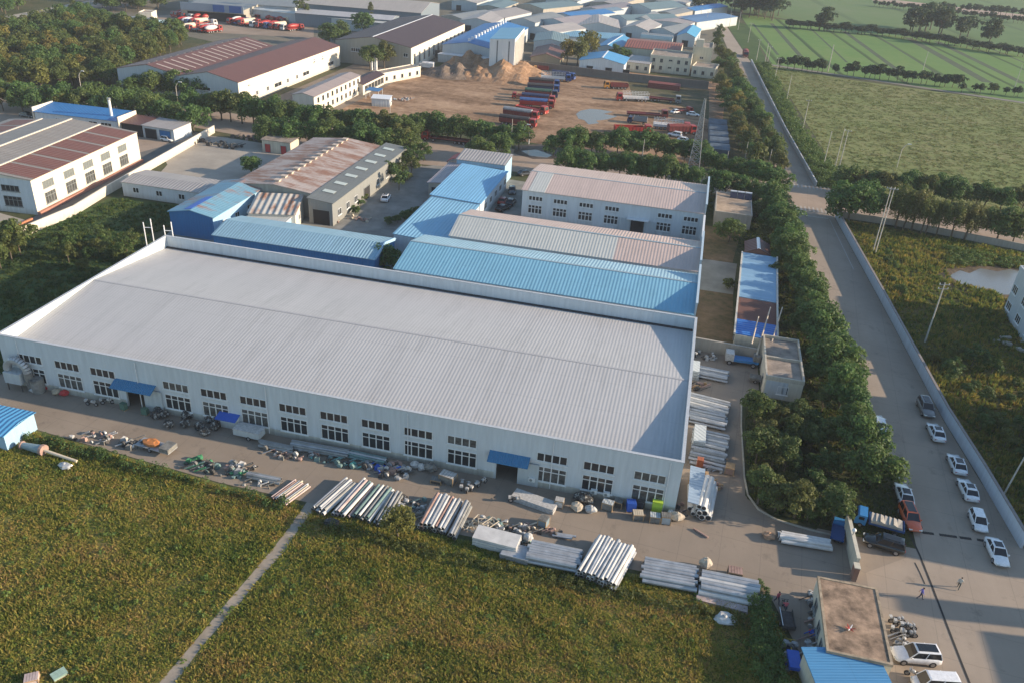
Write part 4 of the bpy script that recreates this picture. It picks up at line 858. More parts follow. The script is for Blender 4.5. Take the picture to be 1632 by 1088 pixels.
wallrun('lot_wall', 'long dark grey wall at the far side of the dirt lot', [at(693,92), at(860,112), at(1000,130), at(1128,143)], 3.0, .4, wallmat('dark lot wall', (.13,.12,.11), .2), group=None)
wallrun('dark_shed', 'low line of dark sheets in front of the blue factory', [at(640,95), at(690,84)], 2.4, .4, W_cream) if 0 else None
# ------------------------------------------------------------------ vegetation
L_dark = leafmat('dark street leaves', (.035,.08,.025), (.115,.21,.058), (.14,.18,.05))
L_olive = leafmat('olive leaves', (.045,.075,.022), (.12,.17,.048), (.17,.165,.05))
L_yel = leafmat('yellowing leaves', (.075,.095,.025), (.19,.2,.05), (.27,.2,.05))
L_wil = leafmat('willow leaves', (.065,.09,.025), (.17,.2,.06), (.22,.2,.08))
L_far = leafmat('bluish far leaves', (.03,.055,.028), (.07,.11,.048))
L_shr = leafmat('shrub leaves', (.03,.065,.02), (.1,.165,.045), (.16,.16,.045))
L_bright = leafmat('bright verge leaves', (.045,.09,.022), (.13,.2,.05))
bark = M('bark', (.11,.09,.065), .95, .3, 3); bark_p = M('pale bark', (.3,.28,.24), .95, .2, 3)
def crown_mesh(name, mat, seed, R=2.7, rz=2.2, cz=4.6, n=30, nleaf=95, size=.17, cr=(.75,1.15), shape='round'):
    rg = random.Random(seed); C_, Rd = [], []
    for i in range(n):
        th = rg.uniform(0, 6.283); u = rg.uniform(-.75, 1); s = math.sqrt(max(0, 1-u*u)); q = rg.uniform(.45, .95)
        if shape == 'poplar': u = rg.uniform(-1, 1); s = (1-abs(u)**2.2)*.95+.05; s *= .8 if u < 0 else 1
        lop = 1+.25*math.sin(th*2+seed)+.15*math.sin(th*3+2*seed)
        C_.append((R*s*q*lop*math.cos(th), R*s*q*lop*math.sin(th), cz+rz*u*(q if shape == 'round' else 1)))
        k = rg.uniform(*cr)
        Rd.append((k, k, k*.8) if shape != 'willow' else (k*.55, k*.55, k*1.7))
    V_, F_, T_ = leafcloud(C_, Rd, nleaf, size, seed)
    if shape == 'willow': V_[:, 2] = np.maximum(V_[:, 2], .3)
    return npmesh('crown', V_, F_, T_, mat)
def trunk_mesh(seed, h=3.4, r=.17, spread=1.6, mat=None, top=5.6):
    rg = random.Random(seed); b = MB(); k = Vector((rg.uniform(-.2,.2), rg.uniform(-.2,.2), h))
    b.tube((0,0,-.1), k*.5, r*1.15, r*.85, 7, False); b.tube(k*.5, k, r*.85, r*.6, 7, False)
    for i in range(5):
        a = i*1.26+rg.uniform(0,.6); s_ = k*rg.uniform(.6, 1)
        e_ = Vector((math.cos(a)*spread*rg.uniform(.6,1.1), math.sin(a)*spread*rg.uniform(.6,1.1), rg.uniform(h+.7, top)))
        mid = (s_+e_)/2+Vector((0,0,-.15)); b.tube(s_, mid, r*.5, r*.36, 5, False); b.tube(mid, e_, r*.36, r*.12, 5, False)
    return b.mesh('trunk', mat or bark)
KT = {}
def kind_(k, lst): KT[k] = lst
kind_('street', [(crown_mesh('c', L_dark, s, 3.0, 2.8, 3.6, 42, 95, .17, (.8,1.2)), trunk_mesh(s, 2.0)) for s in (1,2,3,4)])
kind_('olive', [(crown_mesh('c', L_olive, s, 2.7, 2.9, 4.1, 34, 80, .19), trunk_mesh(s, 2.4)) for s in (11,12,13)])
kind_('yellow', [(crown_mesh('c', L_yel, s, 2.5, 2.8, 4.2, 30, 80, .19), trunk_mesh(s, 2.4)) for s in (21,22)])
kind_('poplar', [(crown_mesh('c', L_olive, s, 1.9, 5.2, 7.2, 34, 70, .2, (.6,.95), 'poplar'), trunk_mesh(s, 6, .2, 1, None, 10)) for s in (31,32)])
kind_('goldpoplar', [(crown_mesh('c', L_yel, s, 2.0, 5.0, 7.4, 30, 60, .22, (.6,.95), 'poplar'), trunk_mesh(s, 6, .2, 1, None, 10)) for s in (33,34)])
kind_('willow', [(crown_mesh('c', L_wil, s, 2.7, 1.9, 4.1, 36, 110, .12, (.8,1.2), 'willow'), trunk_mesh(s)) for s in (41,42)])
kind_('far', [(crown_mesh('c', L_far, s, 2.7, 2.8, 4.2, 24, 60, .26), trunk_mesh(s)) for s in (51,52,53)])
kind_('shrub', [(crown_mesh('c', L_shr, s, 1.3, .8, 1.1, 12, 75, .14, (.45,.75)), trunk_mesh(s, .8, .06, .8, None, 1.4)) for s in (61,62,63)])
kind_('loose', [(crown_mesh('c', L_shr, s, 1.9, 1.8, 2.9, 20, 60, .15, (.5,.85)), trunk_mesh(s, 2.2, .09, 1.2, None, 4)) for s in (71,72,73)])
FIRST = {}
def tree(kind, p, h=1.0, label='', group=None, name=None, cat='tree', w=None):
    i = rnd.randrange(len(KT[kind])); cm, tm = KT[kind][i]
    name = name or ('shrub' if kind in ('shrub', 'loose') else {'willow': 'willow_tree', 'poplar': 'poplar_tree', 'goldpoplar': 'poplar_tree'}.get(kind, 'street_tree' if kind == 'street' else 'tree'))
    o = thing(name, label, cat, (p[0], p[1], 0), rnd.uniform(0, 6.28), group)
    w = w or h; o.scale = (w*rnd.uniform(.92,1.1), w*rnd.uniform(.92,1.1), h*rnd.uniform(.93,1.07))
    link('trunk', tm, o); link('crown', cm, o); return o
def along(pts, n):
    P = [Vector((p[0], p[1], 0)) for p in pts]; d = [0]
    for i in range(len(P)-1): d.append(d[-1]+(P[i+1]-P[i]).length)
    out = []
    for k in range(n):
        t = d[-1]*k/max(1, n-1); i = max(j for j in range(len(P)-1) if d[j] <= t+1e-6); out.append(P[i].lerp(P[i+1], (t-d[i])/max(1e-6, d[i+1]-d[i])))
    return out
def trow(kinds, pts, n, h, label, group, jit=.6, pxl=True, z=4.2, cat='tree', w=None, name=None):
    if pxl: pts = [at(a, b, z*h if z > 1 else z) for a, b in pts]
    for i, p in enumerate(along(pts, n)):
        k = kinds[rnd.randrange(len(kinds))]
        tree(k, (p.x+rnd.uniform(-jit, jit), p.y+rnd.uniform(-jit, jit)), h*rnd.uniform(.85, 1.15), label.replace('#', ordw(i)), group, cat=cat, w=w, name=name)
G1 = 'trees along the back street'
trow(['street'], [(418,203),(530,210),(650,222)], 14, 1.15, '# tree from the left in the front row along the street behind the rusty workshop', G1)
trow(['street','street','olive'], [(335,162),(450,178),(560,188),(655,200)], 19, 1.25, '# tree from the left in the second row along the street, below the maroon warehouses', G1)
trow(['street'], [(668,195),(740,203),(830,215)], 11, 1.05, '# tree from the left in the row above the long red truck', G1)
trow(['street'], [(765,232),(795,228)], 2, 1.1, '# of the two round trees in front of the small pale street shed', G1)
tree('olive', at(640,222,4), 1.2, 'taller olive tree at the corner of the grey lean-to roof', G1)
trow(['street'], [(885,222),(930,220),(1000,224),(1060,228),(1115,235)], 12, 1.15, '# tree from the left in the upper row below the parked trucks', G1)
trow(['street'], [(905,253),(1000,258),(1050,268),(1110,275)], 11, 1.05, '# tree from the left in the lower row behind the windowed block', G1)
trow(['street'], [(1125,250),(1180,262),(1235,285)], 6, 1.05, '# tree from the left in the upper row west of the crossing', G1)
trow(['street'], [(1135,285),(1180,292),(1215,300),(1240,318)], 6, 1.0, '# tree from the left in the lower row west of the crossing', G1)
trow(['street','olive'], [(0,152),(60,155),(140,160),(215,164),(308,184)], 12, 1.15, '# tree from the left in the row behind the blue roofed office', G1, .9)
trow(['street'], [(0,140),(100,152),(200,150),(300,160)], 9, 1.2, '# tree from the left in the dark row at the near edge of the wood', G1, 1.5)
# main road row
re_ = [(33.5,96),(32.2,110),(30.3,133),(27.7,165),(26.2,191),(25,204)]
trow(['street'], [(x-3.7, y) for x, y in re_], 25, 1.05, '# tree from the near end of the long row beside the road', 'trees beside the main road', .5, False)
trow(['street','loose','olive'], [(x-8.0, y+1) for x, y in re_], 15, .62, '# tree from the near end of the inner row behind the roadside trees', 'trees beside the main road', 1.0, False)
trow(['olive','street'], [(24.5,234),(22,262),(18,300),(13,350),(8,410)], 30, 1.05, '# tree from the crossing in the olive row along the far road', 'trees beside the far road', 1.0, False)
trow(['olive','street','yellow'], [(18,236),(15,262),(12,300),(7,350)], 18, 1.0, '# tree from the crossing in the inner row along the far road', 'trees beside the far road', 1.5, False)
trow(['olive','street'], [(1150,45),(1142,75),(1150,100)], 5, 1.0, '# tree from the top at the roadside of the workshop quarter', 'trees beside the far road', 1.5)
# wood at the upper left (no single tree can be told apart)
def fill(kinds, poly, n, h, label, group, z=0, cat='tree', mind=3.0, name=None, world=False, w=None):
    P = poly if world else [at(a, b, z) for a, b in poly]; xs = [p[0] for p in P]; ys = [p[1] for p in P]; out = []; t = 0
    while len(out) < n and t < n*60:
        t += 1; x, y = rnd.uniform(min(xs), max(xs)), rnd.uniform(min(ys), max(ys))
        if not inpoly(np.array([x]), np.array([y]), P)[0]: continue
        if any((x-a)**2+(y-b)**2 < mind**2 for a, b in out): continue
        out.append((x, y)); tree(kinds[rnd.randrange(len(kinds))], (x, y), h*rnd.uniform(.75, 1.2), label, group, cat=cat, name=name, w=w)
fill(['olive','olive','yellow','street'], [(0,62),(100,45),(185,62),(290,75),(250,105),(195,118),(180,140),(0,150)], 150, 1.2, 'tree of the dense mixed olive and yellow wood in the upper left', 'mixed wood at the upper left', mind=4.2)
fill(['street','olive'], [(100,34),(140,24),(160,40),(235,60),(300,62),(290,75),(185,62),(100,50)], 26, 1.3, 'tree in the dark upper fringe of the wood, near the long grey shed', 'dark fringe of the wood', mind=5)
fill(['street'], [(0,0),(60,0),(20,24),(0,26)], 12, 1.5, 'tree in the dark clump above the highway at the top left corner', 'clump above the highway', mind=5)
fill(['street','olive'], [(150,0),(270,0),(250,20),(170,22)], 22, 1.3, 'tree in the grove between the highway and the truck yard', 'grove by the truck yard', mind=5)
fill(['street'], [(195,147),(300,150),(330,162),(210,160)], 9, 1.3, 'tree in the dark group in front of the skylight striped warehouse', 'group before the striped warehouse', mind=4)
for (a, b), k, h, lb in [((590,88),'olive',1.5,'broad olive tree left of the white gate posts by the tan warehouse'), ((612,86),'olive',1.4,'broad olive tree right beside the white gate posts by the tan warehouse'), ((480,14),'poplar',1.6,'tall dark tree in front of the banded long hall'), ((486,22),'poplar',1.3,'shorter dark tree at the foot of the tall one by the banded hall'), ((524,50),'street',1.6,'dark round tree left of the very dark brown roof'), ((545,48),'street',1.3,'smaller tree between the dark round one and the dark brown roof'), ((580,34),'street',1.6,'dark tree behind the left eave of the very dark brown roof'), ((591,30),'poplar',.9,'pointed tree behind the very dark brown roof'),
    ((905,82),'yellow',1.5,'yellow green poplar left of the small light blue roof'), ((922,80),'yellow',1.7,'middle yellow green poplar of the clump behind the lot wall'), ((940,70),'yellow',1.8,'golden poplar, rightmost of the clump behind the lot wall'), ((983,83),'street',1.1,'dark bush tree left in front of the orange red roof'), ((998,86),'street',.9,'second dark bush tree in front of the orange red roof'),
    ((612,410),'street',.85,'small dark tree between the two blue roofs touching the factory parapet'), ((1166,362),'street',.9,'round bright tree in front of the flat roofed hut'), ((400,260),'street',.8,'dark bush tree beside the pale paved lot'), ((383,266),'shrub',1.8,'low bush left of the bush tree at the pale paved lot'),
    ((1344,322),'street',1.25,'dark round tree at the crossing corner, leftmost'), ((1362,318),'street',1.5,'large dark round tree at the crossing corner, middle'), ((1392,318),'street',1.35,'dark round tree at the crossing corner, rightmost, beside the twin poles'),
    ((1600,352),'street',1.3,'dark round tree right of the willows'), ((1625,358),'street',1.2,'dark round tree at the right edge beyond the willows'), ((634,828),'yellow',.62,'yellow green sapling between two heaps of poles in front of the field'),
    ((1318,28),'far',2.0,'lone dark tree standing in the green fields, taller one'), ((1309,34),'far',1.3,'lone dark tree in the green fields, shorter one'), ((1535,42),'far',1.9,'twin stemmed far tree right of the large far clump'), ((1548,38),'far',2.0,'tall far tree between the clump and the rounded one'), ((1582,52),'far',2.2,'rounded far tree near the right edge'), ((1168,430),'shrub',1,'small shrub growing on the bare earth plot')]:
    tree(k, at(a, b, 4*h), h, lb)
fill(['far'], [(1440,56),(1505,62),(1510,50),(1450,44)], 9, 2.2, 'tree in the large dark clump in the far green fields', 'large clump in the far fields', mind=5)
fill(['far'], [(1165,26),(1235,34),(1245,24),(1180,10)], 22, 2.1, 'tree of the dark grove where the far road ends', 'grove at the end of the road', mind=5)
fill(['far'], [(1110,22),(1165,18),(1165,2),(1110,4)], 10, 1.6, 'tree beside the junction at the end of the far road', 'trees at the end of the road', mind=5)
trow(['far'], [(1260,36),(1420,50),(1632,82)], 42, .75, 'low bush in the hedge line between the far green fields', 'far hedge line', 1.5, cat='bush', w=1.2, name='hedge_bush')
xs_ = [1244,1257,1267,1280,1288,1296,1305,1312,1332,1352,1362,1380,1388,1396,1404,1418,1432,1440,1448,1456,1470,1478,1492,1500,1508,1520,1530]
for i, a in enumerate(xs_): tree('far', at(a, 101+(a-1257)*.112, 2.6), .8*rnd.uniform(.8,1.2), ordw(i)+' tree from the left in the small row between the crops and the fallow field', 'small row along the field lane')
trow(['far'], [(1540,139),(1600,142),(1660,150)], 10, .6, 'low bush at the right end of the lane between the fields', 'bushes at the lane end', 1.5, cat='bush', name='hedge_bush')
trow(['far'], [(1395,4),(1500,16),(1632,32)], 34, .7, 'tiny orchard tree beside the pale lane at the top right', 'orchard row at the top right', 1)
trow(['far'], [(1500,8),(1632,20)], 18, .9, 'tiny orchard tree in the upper row at the top right', 'upper orchard row at the top right', 2)
trow(['street','olive'], [(1352,284),(1420,290),(1500,298),(1632,314)], 18, 1.05, '# tree from the left in the row on the far side of the side street', 'row across the side street', .8)
trow(['willow'], [(1436,330),(1470,338),(1500,344)], 6, 1.2, '# willow from the left of the drooping group above the field wall', 'willows above the field wall', .5)
trow(['willow'], [(1528,348),(1560,352),(1548,345)], 4, 1.15, '# willow from the left of the yellowish group at the right of the willows', 'yellowish willows', .5)
# thickets
fill(['loose','shrub','olive'], [(1200,672),(1270,664),(1310,670),(1335,800),(1330,838),(1225,842),(1204,800)], 52, .68, 'tangled shrub of the thicket between the yard and the road trees', 'thicket beside the yard', cat='shrub', mind=1.3, name='thicket_shrub')
fill(['loose','shrub'], [(1225,300),(1262,420),(1285,540),(1330,640),(1290,640),(1245,420),(1225,340)], 26, .9, 'loose shrub in the belt between the blue strip roof and the road trees', 'belt of shrubs', cat='shrub', mind=1.5, name='belt_shrub')
fill(['shrub','loose'], [(600,285),(640,245),(662,240),(680,262),(640,305),(612,302)], 16, 1.1, 'dense shrub in the planted bed beside the grey lean-to', 'planted bed', cat='shrub', mind=1.5, name='bed_shrub')
fill(['shrub'], [(545,348),(560,320),(585,318),(572,350)], 8, .8, 'low plant in the small garden by the white courtyard car', 'small garden', cat='shrub', mind=.9, name='garden_shrub')
trow(['shrub'], [(622,352),(640,346),(665,338)], 5, .9, 'dark bush on the courtyard edge below the open ground', 'courtyard bushes', .4, z=.9, cat='shrub')
fill(['shrub','loose'], [(75,400),(190,375),(235,400),(205,430),(140,440),(90,430)], 16, .85, 'weedy bush in the row along the dark lawn left of the factory', 'weedy bushes on the lawn', cat='shrub', mind=1.3, name='lawn_shrub')
fill(['shrub','loose'], [(-10,400),(30,380),(45,410),(0,430)], 8, 1.3, 'bush at the left edge below the cream boundary wall', 'left edge bushes', cat='shrub', mind=1.3, name='lawn_shrub')
fill(['loose','shrub'], [(1475,560),(1500,560),(1632,620),(1700,800),(1640,800),(1560,690)], 26, .8, 'bush in the shaded weedy plot right of the road wall', 'bushes of the shaded plot', cat='shrub', mind=2, name='plot_shrub')
fill(['shrub','loose'], [(1385,385),(1400,385),(1445,480),(1430,480)], 8, .6, 'bush inside the golden plot beside the twin poles', 'bushes by the twin poles', cat='shrub', mind=1.8, name='plot_shrub')
fill(['shrub'], [(200,408),(250,395),(250,420),(215,430)], 5, .9, 'dark bush touching the left parapet of the factory', 'bushes at the left parapet', cat='shrub', mind=1)
# uncountable growth
def clumps(name, label, poly, n, r, h, mat, seed, nleaf=45, size=.13, cat='bushes'):
    rg = random.Random(seed); xs = [p[0] for p in poly]; ys = [p[1] for p in poly]; C_, Rd = [], []
    X = np.array([rg.uniform(min(xs), max(xs)) for _ in range(n*4)]); Y = np.array([rg.uniform(min(ys), max(ys)) for _ in range(n*4)]); k = inpoly(X, Y, poly)
    for x, y in list(zip(X[k], Y[k]))[:n]:
        q = rg.uniform(.6, 1.3); C_.append((x, y, h*q*.45)); Rd.append((r*q, r*q, h*q*.5))
    V_, F_, T_ = leafcloud(C_, Rd, nleaf, size, seed); V_[:, 2] = np.maximum(V_[:, 2], .02)
    o = link(name, npmesh(name, V_, F_, T_, mat)); return tag(o, label, cat, kind='stuff')
w_mat = fieldmat('weed blades', [(.08,.13,.025),(.17,.21,.04),(.28,.27,.06),(.37,.3,.08),(.37,.25,.1)], .12, .35, bmp=0, tone=True, trans=.45, stretch=(.28,1,1))
nf = W2((-110,30),(16,30),(19.5,60),(15.8,69.4),(-30,69.2),(-50,69.8),(-80,72.6),(-97,75.5),(-110,76))
tA, tB = at(30,935), at(165,772); tn = Vector((-(tB-tA).y, (tB-tA).x, 0)).normalized()*.22; trk = [tA-tn, tB-tn, tB+tn, tA+tn]
pth = W2((-36.8,70.4),(-37.1,62),(-37.8,54),(-38.5,43.4),(-39.8,30),(-41.4,30),(-39.9,43.4),(-39.2,54),(-38.5,62),(-38.4,70.4))
weeds('field_weeds', 'dense green, ochre and reddish weeds covering the near field', nf, 22, .32, w_mat, 1, avoid=[pth, trk])
clumps('field_herbs', 'leafy green herbs among the weeds of the near field', nf, 500, .38, .45, leafmat('herb leaves', (.06,.12,.025), (.17,.24,.055)), 5, 26, .1)
weeds('lawn_grass', 'dark grass on the shady lawn left of the factory', W2((-200,84),(-92,83),(-92,121),(-104,136),(-103,153),(-124,152),(-127,120),(-190,100)), 3, .5, fieldmat('dark grass blades', [(.03,.07,.02),(.05,.1,.03),(.09,.13,.035),(.14,.15,.05)], .06, .5, bmp=0, tone=True, trans=.4), 2, width=.13)
weeds('plot_weeds', 'golden and green weeds in the plot right of the road wall', W2((47.4,86),(45.6,101.8),(43.9,116.5),(42.5,134.5),(41,158.5),(37.6,204),(62,200),(110,188),(110,90),(60,84)), 4, .8, fieldmat('plot blades', [(.05,.1,.025),(.12,.165,.04),(.23,.22,.05),(.34,.25,.07)], .05, .4, bmp=0, tone=True, trans=.4), 3, avoid=[px((1508,430),(1560,424),(1632,430),(1700,438),(1700,502),(1620,480),(1580,464),(1545,457),(1516,448))], width=.13)
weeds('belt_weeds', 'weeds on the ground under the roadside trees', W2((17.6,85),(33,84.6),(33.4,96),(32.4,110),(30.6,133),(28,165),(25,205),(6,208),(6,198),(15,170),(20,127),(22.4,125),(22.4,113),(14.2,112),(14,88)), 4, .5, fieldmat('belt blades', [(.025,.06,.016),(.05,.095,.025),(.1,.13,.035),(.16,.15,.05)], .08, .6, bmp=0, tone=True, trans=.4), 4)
weeds('fallow_grass', 'tussocks over the wide fallow field', W2((29,418),(42,240),(62,226),(150,210),(330,180),(330,330),(131,386),(60,402)), .7, .2, fieldmat('fallow blades', [(.13,.17,.05),(.16,.195,.065),(.2,.21,.08),(.24,.22,.1)], .03, .35, bmp=0, tone=True, trans=.4), 6, width=.3, spread=.7)
vg = W2((22,416),(29.9,290),(34.6,231),(43,229),(40,245),(34,300),(28,415))
clumps('verge_bushes', 'unbroken bright green bushes between the road wall and the fallow field', vg, 620, 1.1, 2.4, L_bright, 7, 46, .2)
clumps('hedge', 'thick green hedge along the lane in the lower right, left of the gate house', [at(1192,962), at(1226,962), at(1232,1010), at(1262,1100), at(1205,1100), at(1196,1030)], 120, .55, 1.5, L_bright, 8, 70, .09)
clumps('hedge', 'creeper and weeds behind the last pipe heap at the end of the pole row', [at(1204,930), at(1224,935), at(1222,962), at(1195,960)], 26, .35, .7, L_shr, 9, 50, .08)
clumps('edge_weeds', 'tall weeds along the near edge of the concrete lane', W2((-90,73.2),(-80,72.6),(-50,69.8),(-40,69.6),(-40,68.0),(-60,69.2),(-90,71.6)), 130, .5, 1.1, L_shr, 10, 50, .1)
clumps('edge_weeds', 'dark green weeds behind the heaps of poles', W2((-37,67.8),(-20,67.2),(14,66.9),(14,65.4),(-20,65.6),(-37,66.6)), 140, .4, .8, L_shr, 11, 45, .09)
clumps('pond_weeds', 'green reeds along the upper shore of the pond', px((1500,395),(1632,415),(1660,432),(1560,425),(1510,425)), 160, .8, 1.2, L_bright, 12, 40, .13)
clumps('lawn_herbs', 'dark herbs scattered over the lawn', W2((-180,86),(-94,84),(-94,121),(-105,136),(-105,150),(-122,150),(-126,120),(-170,100)), 420, .7, .7, leafmat('dark herb', (.02,.05,.016), (.06,.1,.03)), 13, 26, .14)
# ------------------------------------------------------------------ vehicles
tyre_m = plain('black tyre', (.02,.02,.022), .85); rim_m = plain('alloy rim', (.35,.35,.36), .35, .6); cglass = plain('car glass', (.015,.018,.022), .06)
lamp_m = plain('lamp glass', (.6,.6,.55), .15); red_l = plain('red lamp', (.35,.02,.02), .3); chas = plain('truck chassis', (.04,.035,.035), .8)
def wheel_meshes(r, w, key={}):
    k = (r, w)
    if k not in key:
        b = MB(); b.tube((0,-w/2,0),(0,w/2,0), r, n=14); q = MB(); q.tube((0,-w/2-.012,0),(0,w/2+.012,0), r*.6, n=10)
        key[k] = (b.mesh('wheel', tyre_m), q.mesh('rim', rim_m))
    return key[k]
def wheel(root, x, y, r=.33, w=.22):
    a, b = wheel_meshes(r, w); o = link('wheel', a, root, (x, y, r)); link('rim', b, o)
CP = {}
def car_proto(col, kind, sun):
    key = (col, kind, sun)
    if key in CP: return CP[key]
    pal = dict(white=(.72,.73,.74), grey=(.17,.17,.165), orange=(.55,.10,.03), black=(.015,.017,.017), dark=(.05,.055,.06), red=(.3,.03,.025), silver=(.4,.42,.43))
    pm = plain(col+' car paint', pal[col], .22, .15 if col in ('grey','silver') else 0, .6)
    L, Wd, H = dict(sedan=(4.7,1.82,1.46), suv=(4.75,1.9,1.72), hatch=(3.9,1.7,1.5), van=(4.2,1.7,1.9))[kind]
    root = bpy.data.objects.new(kind, None); root.empty_display_size = .5
    s = L/2; w = Wd/2; g = .2 if kind != 'suv' else .28; hb = .9 if kind in ('sedan','hatch') else 1.02; hood = hb-.12
    sec = [(-s, w*.74, g+.22, hb-.2), (-s*.96, w*.92, g+.1, hb-.02), (-s*.8, w*.99, g, hb+.03), (-s*.35, w, g-.02, hb+.02), (s*.2, w, g-.02, hb), (s*.5, w*.99, g, hood+.03), (s*.8, w*.95, g+.02, hood-.07), (s*.94, w*.84, g+.08, hood-.2), (s, w*.66, g+.16, hood-.34)]
    b = MB(); rings = []
    for x, ww, z0, z1 in sec:
        zs = z0+(z1-z0)*.62
        rings.append([(x,-ww*.86,z0),(x,-ww,z0+.12),(x,-ww,zs),(x,-ww*.93,z1-.05),(x,-ww*.8,z1),(x,0,z1+.035),(x,ww*.8,z1),(x,ww*.93,z1-.05),(x,ww,zs),(x,ww,z0+.12),(x,ww*.86,z0)])
    b.loft([list(reversed(r)) for r in rings]); body = part('body', b, pm, root, smooth=True)
    xr0, xr1, xt0, xt1 = dict(sedan=(-s*.80, s*.42, -s*.50, s*.10), suv=(-s*.95, s*.42, -s*.84, s*.12), hatch=(-s*.93, s*.5, -s*.74, s*.15), van=(-s*.96, s*.75, -s*.93, s*.45))[kind]
    q = MB(); wb, wt = w*.86, w*.70
    q.hexa([(xr0,-wb,hb-.02),(xr1,-wb,hb-.06),(xr1,wb,hb-.06),(xr0,wb,hb-.02)], [(xt0,-wt,H-.05),(xt1,-wt,H-.05),(xt1,wt,H-.05),(xt0,wt,H-.05)]); part('window_glass', q, cglass, root)
    q = MB(); x0, x1 = xt0-.04, xt1+.03; xm = (x0+x1)/2
    q.loft([[(x,-wt-.03,H-.07),(x,-wt+.06,H-.01+d),(x,0,H+.03+d),(x,wt-.06,H-.01+d),(x,wt+.03,H-.07)][::-1] for x, d in ((x0,-.03),(x0+.15,0),(xm,.01),(x1-.15,0),(x1,-.03))])
    for sg in (-1, 1):
        for xa, xb in ((xr1, xt1), (xr0, xt0)): q.tube((xa, sg*(wb+.005), hb-.03), (xb, sg*(wt+.01), H-.05), .05, n=5)
        for f in (.5,): q.tube(((xr0+xr1)*.5+.05, sg*(wb+.01), hb), ((xt0+xt1)*.5, sg*(wt+.015), H-.05), .045, n=5)
    part('roof', q, pm, root, smooth=False)
    if sun: q = MB(); q.box(xt0+.35 if sun < 2 else xt0+.15, -wt*.72, H+.0, xt1-.15, wt*.72, H+.052); part('sunroof', q, cglass, root)
    for x in (-s*.6, s*.62):
        for y in (-w+.1, w-.1): wheel(root, x, y, .34 if kind != 'suv' else .37)
    for y in (-w*.62, w*.62):
        q = MB(); q.box(s*.9, y-.2, hood-.34, s*.985, y+.2, hood-.2); part('headlight', q, lamp_m, root)
        q = MB(); q.box(-s*.995, y-.2, hb-.3, -s*.94, y+.2, hb-.14); part('tail_light', q, red_l, root)
        q = MB(); q.box(s*.3, (w+.02)*(1 if y > 0 else -1)-.09, hb+.0, s*.36, (w+.02)*(1 if y > 0 else -1)+.09, hb+.13); part('mirror', q, pm, root)
    CP[key] = root; KP.append(root); return root
KP = []
def settle(root, name, label, cat, p, rz, group=None, sc_=1):
    o = copy_tree(root); o.name = name; o.location = (p[0], p[1], p[2] if len(p) > 2 else 0); o.rotation_euler = (0,0,rz); o.scale = (sc_,)*3
    COL.objects.link(o) if o.name not in COL.objects else None
    return tag(o, label, cat, group)
def car(col, kind, tail, head, label, sun=0, name='parked_car', group=None, L=None):
    a, b = at(*tail), at(*head); d = b-a; return settle(car_proto(col, kind, sun), name, label, 'car' if kind != 'suv' else 'car', (a+b)/2, math.atan2(d.y, d.x), group)
GR = 'cars parked along the road'
car('grey','suv',(1468,642),(1480,668),'grey brown car nose down at the top of the row by the white road wall',1,group=GR)
car('white','sedan',(1496,706),(1484,680),'white car second from the top by the white road wall, behind the grey one',1,group=GR)
car('white','sedan',(1529,758),(1517,730),'white car with a large dark glass roof by the white road wall',2,group=GR)
car('white','sedan',(1547,799),(1534,771),'white car directly below the glass roofed one by the road wall',1,group=GR)
car('white','hatch',(1552,822),(1562,848),'short white hatchback by the lower road wall',group=GR)
car('white','sedan',(1577,863),(1597,907),'largest white car nose down, last by the end of the road wall',1,group=GR)
car('white','sedan',(1444,807),(1434,778),'white car with a dark sunroof under the last roadside tree, behind the orange one',2,group=GR)
car('orange','suv',(1440,812),(1457,850),'orange red SUV nose down with a dark roof at the speed bump',2,group=GR)
car('black','suv',(1436,880),(1377,862),'glossy black SUV beside the blue flatbed truck',1,group=GR)
car('white','suv',(1489,1052),(1424,1047),'white SUV with a sunroof beside the gate house',2)
car('white','van',(1516,1098),(1456,1094),'white van roof cut by the bottom edge')
car('white','sedan',(1362,560),(1356,580),'white car almost hidden by the roadside trees opposite the upper lit patch')
car('white','sedan',(1402,690),(1396,668),'white car almost hidden by the roadside trees opposite the white wall cars')
car('dark','suv',(1244,264),(1247,281),'dark SUV driving on the road just above the crossing',name='driving_car')
car('white','sedan',(610,327),(620,311),'white car standing alone in the inner courtyard',1)
car('black','sedan',(808,333),(820,318),'black car in the passage beside the blue wing, upper one')
car('red','sedan',(797,329),(806,318),'dark red car in the passage beside the blue wing')
car('black','sedan',(795,338),(808,332),'black car in the passage beside the blue wing, lower one')
car('dark','sedan',(816,300),(816,314),'dark car half hidden at the far end of the passage by the blue wing')
car('dark','sedan',(833,280),(842,279),'dark car by the street at the passage gate')
car('white','hatch',(259,224),(276,227),'white car in front of the white and blue garage')
car('dark','sedan',(38,186),(50,188),'dark car beside the blue roofed office at the left edge')
GL = 'white cars on the dirt lot'
car('white','sedan',(1068,182),(1088,180),'white car parked at the head of the thin flat trailer',group=GL)
car('white','sedan',(1094,184),(1114,186),'white car next to the dark sheds, right of the other',group=GL)
car('white','suv',(1086,220),(1065,216),'white SUV below the red trucks at the edge of the lower trees',group=GL)
car('white','sedan',(1082,225),(1100,228),'white car half hidden below the white SUV by the trees',group=GL)
for i, x in enumerate((923.5, 934.5, 945.5)): car('white','van',(x,113),(x,122),ordw(i)+' small white van from the left in front of the long dark lot wall',group='three white vans')
